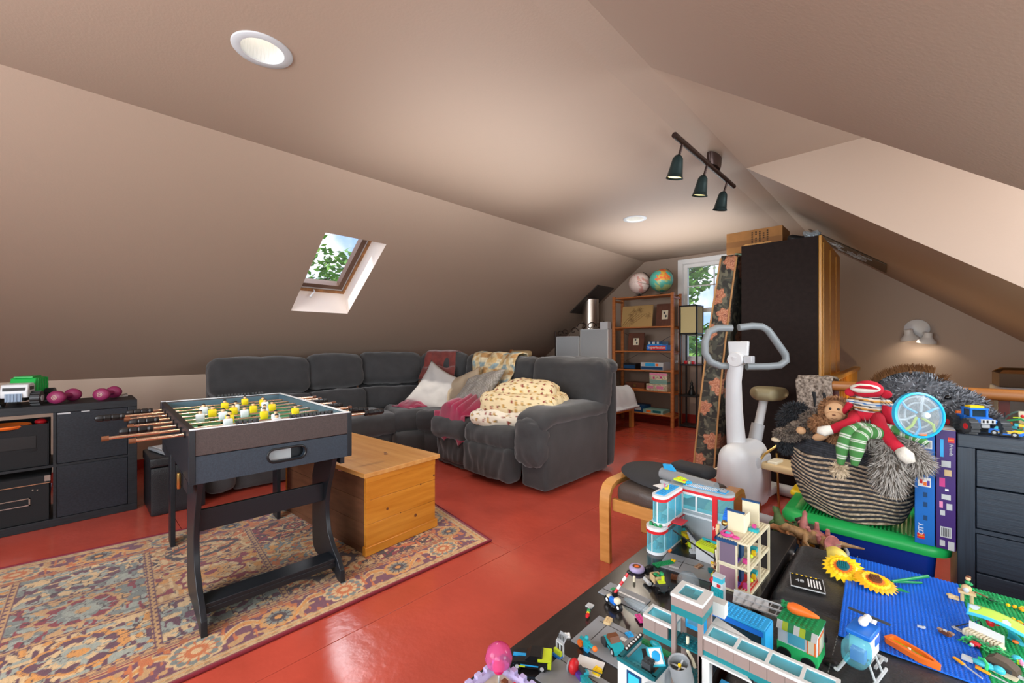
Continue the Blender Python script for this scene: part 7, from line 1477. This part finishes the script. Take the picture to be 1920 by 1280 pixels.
def fur(m, c, r, n, L_, seed, cond=None, drop=.5, w_=.004, noisef=.5):
    rr = random.Random(seed)
    for i in range(n):
        d = V((rr.gauss(0, 1), rr.gauss(0, 1), rr.gauss(0, 1))).normalized()
        if cond and not cond(d): continue
        p = V(c)+V((d.x*r[0], d.y*r[1], d.z*r[2])); nn = V((d.x/r[0], d.y/r[1], d.z/r[2])).normalized(); t = nn+V((rr.uniform(-1, 1), rr.uniform(-1, 1), rr.uniform(-1, 1)))*noisef+V((0, 0, -drop)); t = t.normalized()*L_*rr.uniform(.6, 1.2); s_ = nn.cross(t).normalized()*w_ if nn.cross(t).length > 1e-6 else V((w_, 0, 0))
        m.add([p-s_, p+s_, p+t*.6+s_*.6+V((0, 0, 0)), p+t], [(0, 1, 2), (0, 2, 3)])
    return m
def P2(px, py, Y): return ony(px, py, Y)
# brown-maned grey horse head (behind)
mat('horse_grey', '#6e7075', .95, col2='#53565b', vscale=30); mat('horse_fur', '#8b8e94', .95); mat('horse_fur2', '#4a4c51', .95); mat('mane_brown', '#5f3d1e', .95)
c = P2(1715, 742, 2.78); hsn = thing('plush_horse', 'large fluffy grey plush horse head with brown mane behind the basket toys', 'plush toy', c)
body = [((0, 0, 0), (.145, .10, .105)), ((.09, -.01, -.035), (.14, .085, .08)), ((.195, -.03, -.095), (.075, .06, .055)), ((-.07, .02, -.06), (.13, .09, .12))]
m = MB('horse_grey'); [m.ell(a, b, 24, 16) for a, b in body]; m.build('head', hsn, sharp=180)
m = MB('horse_fur'); [fur(m, a, b, 1700, .022, 3+i, drop=.2) for i, (a, b) in enumerate(body)]; m.use('horse_fur2'); [fur(m, a, b, 1000, .022, 23+i, drop=.2) for i, (a, b) in enumerate(body)]; m.build('fur', hsn, stuff=True, flat=True)
m = MB('mane_brown'); 
rr = random.Random(1)
for i in range(900): t = rr.random(); a = pi*(.95-.55*t); p = V((.172*cos(a)*1.0+.01, rr.uniform(-.06, .03), .130*sin(a)-.01)); m.add([p+V((-.004, 0, 0)), p+V((.004, 0, 0)), p+V((rr.uniform(-.02, .012), rr.uniform(-.02, .02), rr.uniform(.015, .04)))], [(0, 1, 2)])
for i in range(160): p = V((.085+rr.uniform(-.02, .02), rr.uniform(-.04, .0), .085)); m.add([p+V((-.004, 0, 0)), p+V((.004, 0, 0)), p+V((rr.uniform(-.01, .03), rr.uniform(-.02, .01), rr.uniform(-.01, .03)))], [(0, 1, 2)])
m.build('mane', hsn, stuff=True, flat=True, label='brown mane'); MB(mat('eye_black', '#0c0c0e', .15)).ell((.105, -.092, .010), (.012, .008, .010)).build('eye', hsn)
# black fluffy toy and husky
mat('black_fur', '#17181b', .95); mat('black_fur2', '#2b2d31', .95)
c = P2(1482, 790, 2.62); bp_ = thing('plush_toy', 'black shaggy plush toy at the far left of the basket', 'plush toy', c); m = MB('black_fur'); B_ = [((0, 0, 0), (.055, .05, .085)), ((.03, .0, .05), (.05, .045, .045)), ((-.01, -.03, -.10), (.04, .04, .06))]; [m.ell(a, b) for a, b in B_]; m.build('body', bp_, sharp=180); m = MB('black_fur2'); [fur(m, a, b, 900, .022, 7+i) for i, (a, b) in enumerate(B_)]; m.build('fur', bp_, stuff=True, flat=True)
mat('wolf_fur', '#7d7064', .95); mat('wolf_fur2', '#564c46', .95); mat('cream_felt', '#cbb79b', .9)
c = P2(1525, 800, 2.50); wf = thing('plush_wolf', 'grey brown furry plush animal with a limb hanging over the basket left rim', 'plush toy', c)
B_ = [((.02, .02, .02), (.075, .06, .055)), ((-.04, -.02, -.015), (.06, .035, .03)), ((-.10, -.05, -.045), (.05, .024, .022))]; m = MB('wolf_fur'); [m.ell(a, b, rot=(0, .5, 0) if i else None) for i, (a, b) in enumerate(B_)]; m.build('body', wf, sharp=180); m = MB('wolf_fur2'); [fur(m, a, b, 700, .018, 17+i) for i, (a, b) in enumerate(B_)]; m.use('wolf_fur'); [fur(m, a, b, 900, .018, 37+i) for i, (a, b) in enumerate(B_)]; m.build('fur', wf, stuff=True, flat=True); MB('cream_felt').ell((.052, -.035, .062), (.024, .012, .016)).build('ear', wf, label='cream inner ear'); MB('cream_felt').ell((-.145, -.06, -.075), (.022, .014, .012)).build('paw', wf)
# orangutan
mat('ape_fur', '#a07450', .95); mat('ape_fur2', '#855a3a', .95); mat('ape_face', '#c49a72', .8)
c = P2(1567, 770, 2.45); ou = thing('plush_orangutan', 'orange brown plush ape with beige face looking out of the basket', 'plush toy', c)
B_ = [((0, .02, .0), (.062, .05, .058)), ((-.02, .02, -.075), (.085, .055, .055)), ((.02, .0, -.11), (.06, .05, .04))]; m = MB('ape_fur'); [m.ell(a, b) for a, b in B_]; m.build('body', ou, sharp=180); m = MB('ape_fur'); [fur(m, a, b, 1100, .015, 47+i, cond=(lambda d: not (d.y < -.55 and abs(d.x) < .6)) if i == 0 else None) for i, (a, b) in enumerate(B_)]; m.use('ape_fur2'); [fur(m, a, b, 600, .015, 57+i, cond=(lambda d: not (d.y < -.55 and abs(d.x) < .6)) if i == 0 else None) for i, (a, b) in enumerate(B_)]; m.build('fur', ou, stuff=True, flat=True)
fc_ = MB('ape_face').ell((0, -.030, -.002), (.040, .020, .044)).build('face', ou, sharp=180); MB('ape_face').ell((0, -.048, -.018), (.033, .017, .021)).build('muzzle', fc_, sharp=180); m = MB('eye_black').ell((-.015, -.0495, .014), (.005, .004, .0055)); m.build('eye', fc_); m = MB('eye_black').ell((.015, -.0495, .014), (.005, .004, .0055)); m.build('eye', fc_); MB('brown').ell((0, -.0655, -.012), (.007, .003, .004)).build('nose', fc_); MB('brown').tube([(-.012, -.062, -.027), (0, -.0635, -.030), (.012, -.062, -.027)], .0011, 5).build('mouth', fc_)
MB('ape_face').ell((-.05, -.055, -.118), (.034, .022, .018), rot=(0, -.4, 0)).build('hand', ou, sharp=180); MB('ape_face').ell((-.125, -.06, -.10), (.02, .018, .018)).build('foot', ou, sharp=180)
# sock monkey
mat('knit_red', '#b3122b', .9, bump=.4, bscale=260); mat('knit_white', '#d9d2c6', .9, bump=.4, bscale=260); mat('knit_green', '#4b8a45', .9, bump=.4, bscale=260)
c = P2(1627, 756, 2.40); sm = thing('sock_monkey', 'red sock monkey plush in striped shirt lying over the basket', 'plush toy', c)
hd_ = MB('knit_red').ell((0, .0, .060), (.054, .045, .040), 24, 16).build('head', sm, sharp=180)
mz = MB('knit_white').ell((-.008, -.024, .066), (.052, .030, .022), 24, 14).build('muzzle', hd_, sharp=180, label='cream muzzle'); MB('knit_red').tube([(-.050, -.040, .066), (-.022, -.052, .077), (.012, -.052, .077), (.038, -.040, .066), (.012, -.054, .070), (-.022, -.054, .070)], .0036, 6, closed=True).ell((-.006, -.0435, .071), (.036, .0125, .006)).build('mouth', mz)
for s_ in (-1, 1): MB('knit_red').ell((s_*.060, .0, .044), (.020, .010, .018)).build('ear', hd_, sharp=180)
mat('knit_stripe', '#cccccc', .9, attr=True, bump=.4, bscale=260)
tr = MB('knit_stripe').ell((0, .0, -.005), (.050, .038, .055), 36, 40).ell((.058, .0, .008), (.028, .020, .018), 16, 30, rot=(0, .5, 0)).ell((-.052, .005, .005), (.022, .020, .018), 16, 30).build('striped_shirt', sm, sharp=180, label='striped knitted shirt')
def strp(co):
    pal = np.array([hexa(x) for x in ('#cfc8bc', '#3d6da3', '#cfc8bc', '#5a3b2c', '#c98e3c', '#cfc8bc', '#2c2c34')]); k = np.floor((co[:, 2]+.004*np.sin(co[:, 0]*30)+.2)/.0055).astype(int) % 7; return pal[k]
paint(tr, strp)
m = MB('knit_red').ell((-.005, -.005, -.052), (.058, .036, .026)); m.build('hips', sm, sharp=180)
def limb(nm, pts, rad, m_, par): return MB(m_).tube(pts, rad, 14).build(nm, par, sharp=180)
def off(px, py, Y): return P2(px, py, Y)-c
limb('leg', [V((-.04, -.01, -.055)), off(1598, 792, 2.34), off(1572, 800, 2.31), off(1558, 806, 2.29)], [.026, .024, .020, .018], 'knit_red', sm); limb('foot', [off(1560, 805, 2.29), off(1545, 808, 2.285), off(1532, 806, 2.28)], [.019, .023, .014], 'knit_white', sm)
limb('leg', [V((.03, -.01, -.055)), off(1650, 800, 2.33), off(1672, 828, 2.29), off(1690, 845, 2.27)], [.027, .025, .022, .020], 'knit_red', sm); limb('foot', [off(1688, 843, 2.27), off(1700, 856, 2.255), off(1708, 868, 2.25)], [.021, .026, .015], 'knit_white', sm)
limb('arm', [V((.06, .0, .0)), off(1664, 780, 2.40), off(1672, 800, 2.42), off(1668, 812, 2.42)], [.018, .018, .017, .014], 'knit_red', sm)
limb('arm', [V((-.055, .0, .0)), off(1580, 775, 2.42)], [.015, .01], 'knit_red', sm)
# green striped legs doll
c = P2(1600, 810, 2.30); gl = thing('striped_leg_doll', 'plush doll with green and white striped legs hanging over the basket front', 'plush toy', c); mat('knit_gstripe', '#4b8a45', .9, attr=True, bump=.4, bscale=260)
def gleg(pts, rad): 
    o = MB('knit_gstripe'); P = [V(p) for p in pts]; Q = []; R_ = []
    for i in range(len(P)-1):
        for k in range(14): t = k/14; Q.append(P[i]*(1-t)+P[i+1]*t); R_.append(rad[i]*(1-t)+rad[i+1]*t)
    Q.append(P[-1]); R_.append(rad[-1]); o.tube(Q, R_, 16); o = o.build('leg', gl, sharp=180); n = len(o.data.vertices)
    def fc(co): k = np.arange(n)//16; c_ = np.tile(hexa('#437d40'), (n, 1)); s_ = (k % 9 == 3)|(k % 9 == 5); c_[s_] = hexa('#d6d6cc'); return c_
    paint(o, fc)
gleg([off(1640, 806, 2.32), off(1612, 803, 2.28), off(1590, 812, 2.25), off(1580, 840, 2.235), off(1576, 870, 2.235)], [.024, .026, .027, .024, .012])
gleg([off(1648, 812, 2.30), off(1622, 810, 2.26), off(1610, 822, 2.235), off(1606, 845, 2.225), off(1602, 872, 2.225)], [.024, .026, .027, .025, .012])
gleg([off(1655, 800, 2.35), off(1700, 812, 2.33), off(1722, 820, 2.32), off(1738, 832, 2.31)], [.018, .020, .021, .010])
m = MB('cream_felt'); fur(m, off(1574, 880, 2.24), (.022, .02, .02), 500, .022, 71, drop=.8); m.ell(off(1574, 880, 2.24), (.02, .018, .018)); m.build('fluffy_paw', gl, stuff=True, flat=True, label='pale fluffy paw')
# shaggy grey plush
mat('shag_a', '#b4ada6', .95); mat('shag_b', '#7d756d', .95); mat('shag_c', '#54493f', .95)
c = P2(1672, 850, 2.38); sg = thing('shaggy_plush', 'shaggy grey white plush toy hanging over the basket right side', 'plush toy', c)
B_ = [(off(1630, 815, 2.36), (.075, .05, .035)), (off(1670, 835, 2.34), (.05, .045, .05)), (off(1668, 880, 2.31), (.052, .035, .09)), (off(1700, 850, 2.34), (.05, .04, .04)), (off(1720, 865, 2.33), (.034, .03, .03))]
m = MB('shag_b'); [m.ell(a, b, 14, 10) for a, b in B_]; m.build('body', sg, sharp=180)
m = MB('shag_a'); 
for i, (a, b) in enumerate(B_):
    for j, (mm, n) in enumerate((('shag_a', 900), ('shag_b', 420), ('shag_c', 160))): m.use(mm); fur(m, a, b, n, .040, 91+i*5+j, drop=.9, w_=.0028)
m.build('fur', sg, stuff=True, flat=True)
# maze disc
c = P2(1722, 778, 2.31); md_ = thing('maze_disc', 'round clear marble maze toy with bright blue rim on the basket', 'toy', c, rot=(RD(84), RD(2), RD(38)))
R_ = .092; MB(mat('rim_blue', '#27aede', .3)).lathe([(R_-.008, -.010), (R_, -.008), (R_, .008), (R_-.008, .010), (R_-.010, 0)], 64, caps=False, sy=.97).build('rim', md_); MB('clear_plastic').lathe([(.001, .018), (.05, .016), (R_-.01, .006)], 40, caps=False, sy=.97).lathe([(.001, -.018), (.05, -.016), (R_-.01, -.006)], 40, caps=False, sy=.97).build('clear_shell', md_)
for r0 in (.074, .050): MB('light_grey').tube([(r0*cos(a), r0*.97*sin(a), 0) for a in np.linspace(.3, 5.6, 40)], .0035, 6).build('maze_track', md_)
for k, (m_, a0) in enumerate((('rim_blue', .3), ('light_grey', 1.2), ('rim_blue', 2.3), ('light_grey', 3.3), ('rim_blue', 4.4), ('lime', 5.3), ('lime', 3.9))): MB(m_).tube([(.015*cos(a0), .012*sin(a0), .004), (.06*cos(a0+.25), .05*sin(a0+.25), .008), (.086*cos(a0+.1), .084*sin(a0+.1), .0)], .005, 6).build('maze_bridge', md_)
MB('white').ell((.02, .0, .008), .014).build('maze_hub', md_); MB('orange').cb(.01, -.075, .004, .025, .008, .006).build('maze_step', md_)
# ============================================================ TOYS ON THE DRESSER
ZD = .828
t = thing('toy_monster_truck', 'blue brick monster truck with yellow roof lights on the dresser', 'toy truck', (.185, 2.50, ZD), RD(-62))
m = MB('blue'); m.prism([(-.055, .042), (.055, .042), (.06, .056), (.02, .064), (.012, .064)], -.03, .03, 'y').box(-.06, -.01, -.03, .03, .042, .066).build('body', t, bevel=.002)
m = MB('blue'); [m.box(x, x+.006, y, y+.006, .064, .092) for x in (-.03, .012) for y in (-.028, .022)]; m.box(-.032, .02, -.03, .03, .092, .098); m.build('cab_frame', t); MB('yellow').box(-.022, .008, -.022, .022, .098, .106).build('roof_lights', t); MB('bus_glass').box(-.024, .012, -.024, .024, .064, .090).build('cab_glass', t); MB('light_grey').box(.055, .062, -.022, .022, .044, .06).build('grille', t); m = MB('black_plastic'); [m.box(.062, .0625, a, a+.006, .047, .057) for a in (-.018, -.006, .010)]; m.build('grille_mark', t, stuff=True); MB('light_grey').box(-.05, .05, -.012, .012, .026, .040).build('axle', t); MB('orange').box(-.064, -.055, -.028, .028, .045, .075).build('rear_rack', t)
for x in (-.048, .048):
    for y in (-1, 1):
        k = MB('dark_grey').cyl((x, y*.034, .030), (x, y*.062, .030), .028, n=20)
        for i in range(12): a = 2*pi*i/12; k.cb(x+.028*cos(a), y*.048, .030+.028*sin(a), .008, .028, .008)
        w_ = k.build('wheel', t, sharp=25); MB('red').cyl((x, y*.060, .030), (x, y*.0635, .030), .012, n=10).build('hub', w_)
def f_race(q): car(q, 'blue', 'yellow', 'cyan_solid', .042, .018, .010); q.use('yellow').box(.0, .04, -.0185, .0185, .017, .0225)
model('toy_car', 'low blue and yellow toy racing car on dresser beside the monster truck', 'toy car', (.262, 2.475, ZD), RD(-20), f_race)
def f_tent(q):
    for s_ in (-1, 1):
        for k in range(8):
            a, b = k/8, (k+1)/8; f = lambda t_: (s_*.075*t_**1.0+s_*.005, .085*(1-t_**1.6)); (x0, z0), (x1, z1) = f(a), f(b); q.use('floral_teal'); q.add([(x0, -.02, z0), (x1, -.02, z1), (x1, .02, z1), (x0, .02, z0)], [(0, 1, 2, 3), (3, 2, 1, 0)])
    q.use('cream_brick').box(-.008, .010, -.01, .01, .05, .085); q.use('tan').box(-.008, .01, -.01, .01, 0, .05)
model('toy_tent', 'pale teal arched toy tent on dresser behind the racing car', 'toy', (.315, 2.60, ZD), 0, f_tent)
def f_stall(q):
    rr = random.Random(12)
    for i in range(26): q.use(rr.choice(['yellow', 'teal', 'green', 'orange', 'sand_brown', 'ivory', 'brown', 'cyan_solid'])); q.cb(rr.uniform(-.035, .035), rr.uniform(-.015, .015), .006+.011*rr.randrange(4), .014, .012, .010)
    q.use('green').tube([(-.035, 0, .052), (0, 0, .062), (.045, 0, .040)], .004, 6); q.use('lime').tube([(-.02, 0, .066), (.01, 0, .070), (.05, 0, .055)], .002, 5); q.use('red').ell((.004, 0, .074), .006); q.use('black_plastic').cyl((-.04, 0, 0), (-.04, 0, .085), .0014, n=5)
model('toy_stall', 'colourful brick toy stall with green canopy on dresser under the tent', 'toy', (.305, 2.53, ZD), RD(-8), f_stall)
model('toy_bricks', 'loose brown and yellow toy bricks behind the monster truck on dresser', 'toy part', (.155, 2.66, ZD), RD(10), lambda q: (q.use('brown').cb(0, 0, .006, .03, .02, .012), q.use('yellow').cb(.02, .01, .008, .016, .016, .008), q.use('orange').cb(-.02, .0, .005, .02, .012, .01)))
# ============================================================ DINOSAURS IN A WOVEN BIN
c0 = V((-.345, 2.17, 0)); wbn = thing('woven_bin', 'black and white woven bin of toy dinosaurs between table and green lid', 'basket', c0)
mat('weave', '#8a8a88', .8, attr=True); o = MB('weave').lathe([(.13, 0), (.145, .1), (.155, .2), (.158, .325), (.150, .325), (.145, .2), (.12, .06), (.001, .05)], 120, sx=1, sy=.95).build('bin_body', wbn, sharp=60)
# subdivide look: checked weave as small proud cells
m = MB('knit_white')
for j in range(22):
    for i in range(0, 90, 2):
        a = 2*pi*(i+(j % 2))/90; z = .02+j*.0135; r_ = .1325+.026*min(1, z/.25)+.001; m.add([(r_*cos(a), r_*.95*sin(a), z), (r_*cos(a+.05), r_*.95*sin(a+.05), z), (r_*cos(a+.05), r_*.95*sin(a+.05), z+.010), (r_*cos(a), r_*.95*sin(a), z+.010)], [(0, 1, 2, 3)])
m.build('weave_cell', wbn, stuff=True); paint(o, lambda co: np.tile(hexa('#2a2b2e'), (len(co), 1)))
MB('light_grey').tube([(.156*cos(a), .148*sin(a), .328) for a in np.linspace(0, 2*pi, 48, endpoint=False)], .006, 8, closed=True).build('rim', wbn)
mat('dino_green', '#4d6b3d', .5, var=.3, vscale=30); mat('dino_brown', '#a06c42', .5, var=.3, vscale=40); mat('dino_pink', '#b5716c', .45, var=.25, vscale=30); mat('dino_tan', '#b28b5e', .5, col2='#7c5d3d', vscale=50); mat('dino_dark', '#3b3a36', .5)
def dino(label, c, rz, m_, s_, tilt=(0, 0)):
    t = thing('toy_dinosaur', label, 'toy dinosaur', c, rot=(tilt[0], tilt[1], rz)); q = MB(m_); q.at(sc_=s_)
    q.tube([(-.16, 0, .0), (-.11, 0, .005), (-.06, 0, .01), (0, 0, .02), (.045, 0, .03), (.07, 0, .045), (.095, 0, .052), (.12, 0, .045)], [.003, .008, .018, .028, .024, .016, .018, .007], 14); q.build('body', t, sharp=180)
    for (x, y) in ((.03, .02), (.03, -.02), (-.03, .022), (-.03, -.022)): q = MB(m_); q.at(sc_=s_); q.tube([(x, y, .015), (x+.008, y*1.5, -.01), (x-.002, y*1.6, -.028), (x+.008, y*1.6, -.034)], [.013, .009, .006, .005], 8); q.build('leg', t, sharp=180)
    return t
zz = .350
dino('green toy dinosaur lying with raised neck at the left of the woven bin', (-.43, 2.19, zz+.008), RD(125), 'dino_green', .8, (RD(15), RD(-18)))
dino('green brown toy dinosaur deeper in the woven bin beside the left one', (-.385, 2.25, zz+.002), RD(60), 'dino_green', .7, (RD(70), 0))
dino('brown toy dinosaur in the middle of the woven bin', (-.365, 2.13, zz+.008), RD(200), 'dino_brown', .75, (RD(60), 0))
dino('pink brown toy dinosaur standing upright in the woven bin', (-.345, 2.21, zz+.030), RD(95), 'dino_pink', .55, (RD(10), RD(-40)))
dino('striped tan toy dinosaur with its tail over the woven bin right rim', (-.290, 2.12, zz+.010), RD(195), 'dino_tan', 1.0, (RD(40), RD(4)))
dino('dark striped toy dinosaur behind the tan one in the woven bin', (-.315, 2.20, zz+.012), RD(150), 'dino_dark', .8, (RD(50), RD(0)))
tc_ = thing('toy_dinosaur', 'pink toy horned dinosaur with broad frill at the right of the woven bin', 'toy dinosaur', (-.262, 2.13, zz+.022), rot=(RD(20), RD(15), RD(-30)))
MB('dino_pink').ell((-.02, 0, .0), (.04, .026, .026)).build('body', tc_, sharp=180); m = MB('dino_pink'); n = 18; m.lathe([(.001, 0), (.026, .003), (.034, .010), (.036, .008), (.03, -.002), (.001, -.006)], n); m.at(); fr = m.build('frill', tc_, sharp=60); fr.location = (.03, 0, .01); fr.rotation_euler = (0, RD(60), 0)
for y in (-.012, .012): MB('ivory').cyl((.045, y, .012), (.062, y, .034), .004, .001, n=8).build('horn', tc_)
for x, y in ((-.045, .018), (-.045, -.018), (0, .02), (0, -.02)): MB('dino_pink').cyl((x, y, .005), (x-.004, y*1.3, .045), .010, .007, n=10).build('leg', tc_)
fb_ = MB('dark_blue').soft((0, 0, 0), (.05, .04, .03), .02, n=6, wr=.015, ws=20).use('amber').soft((.03, -.02, .02), (.02, .012, .008), .006, n=4).build('toy_bits', sharp=180); tag(fb_, 'dark blue and amber toy bits under the dinosaurs in the woven bin', 'toy part'); put(fb_, (-.345, 2.18, .305))
# floor bits near the dresser and the rug corner
wk = thing('wicker_tray', 'orange brown wicker tray on the floor between blue bin and dresser', 'tray', (.09, 2.30, 0)); mat('wicker', '#a8692c', .7, col2='#7f4c1d', vscale=70, bump=.6, bscale=90); MB('wicker').box(-.10, .06, -.22, .06, 0, .09).build('tray_body', wk, bevel=.004); m = MB('wicker'); [m.box(-.101, .061, -.221, .061, .01+i*.018, .017+i*.018) for i in range(4)]; m.build('wicker_band', wk, stuff=True)
q = MB('ivory').lathe([(.085, 0), (.10, .04), (.104, .10), (.098, .10), (.09, .04), (.001, .01)], 30).build('wicker_pot'); tag(q, 'pale wicker pot at the bottom left corner of the photo', 'basket'); put(q, (-2.02, -.40, .01))
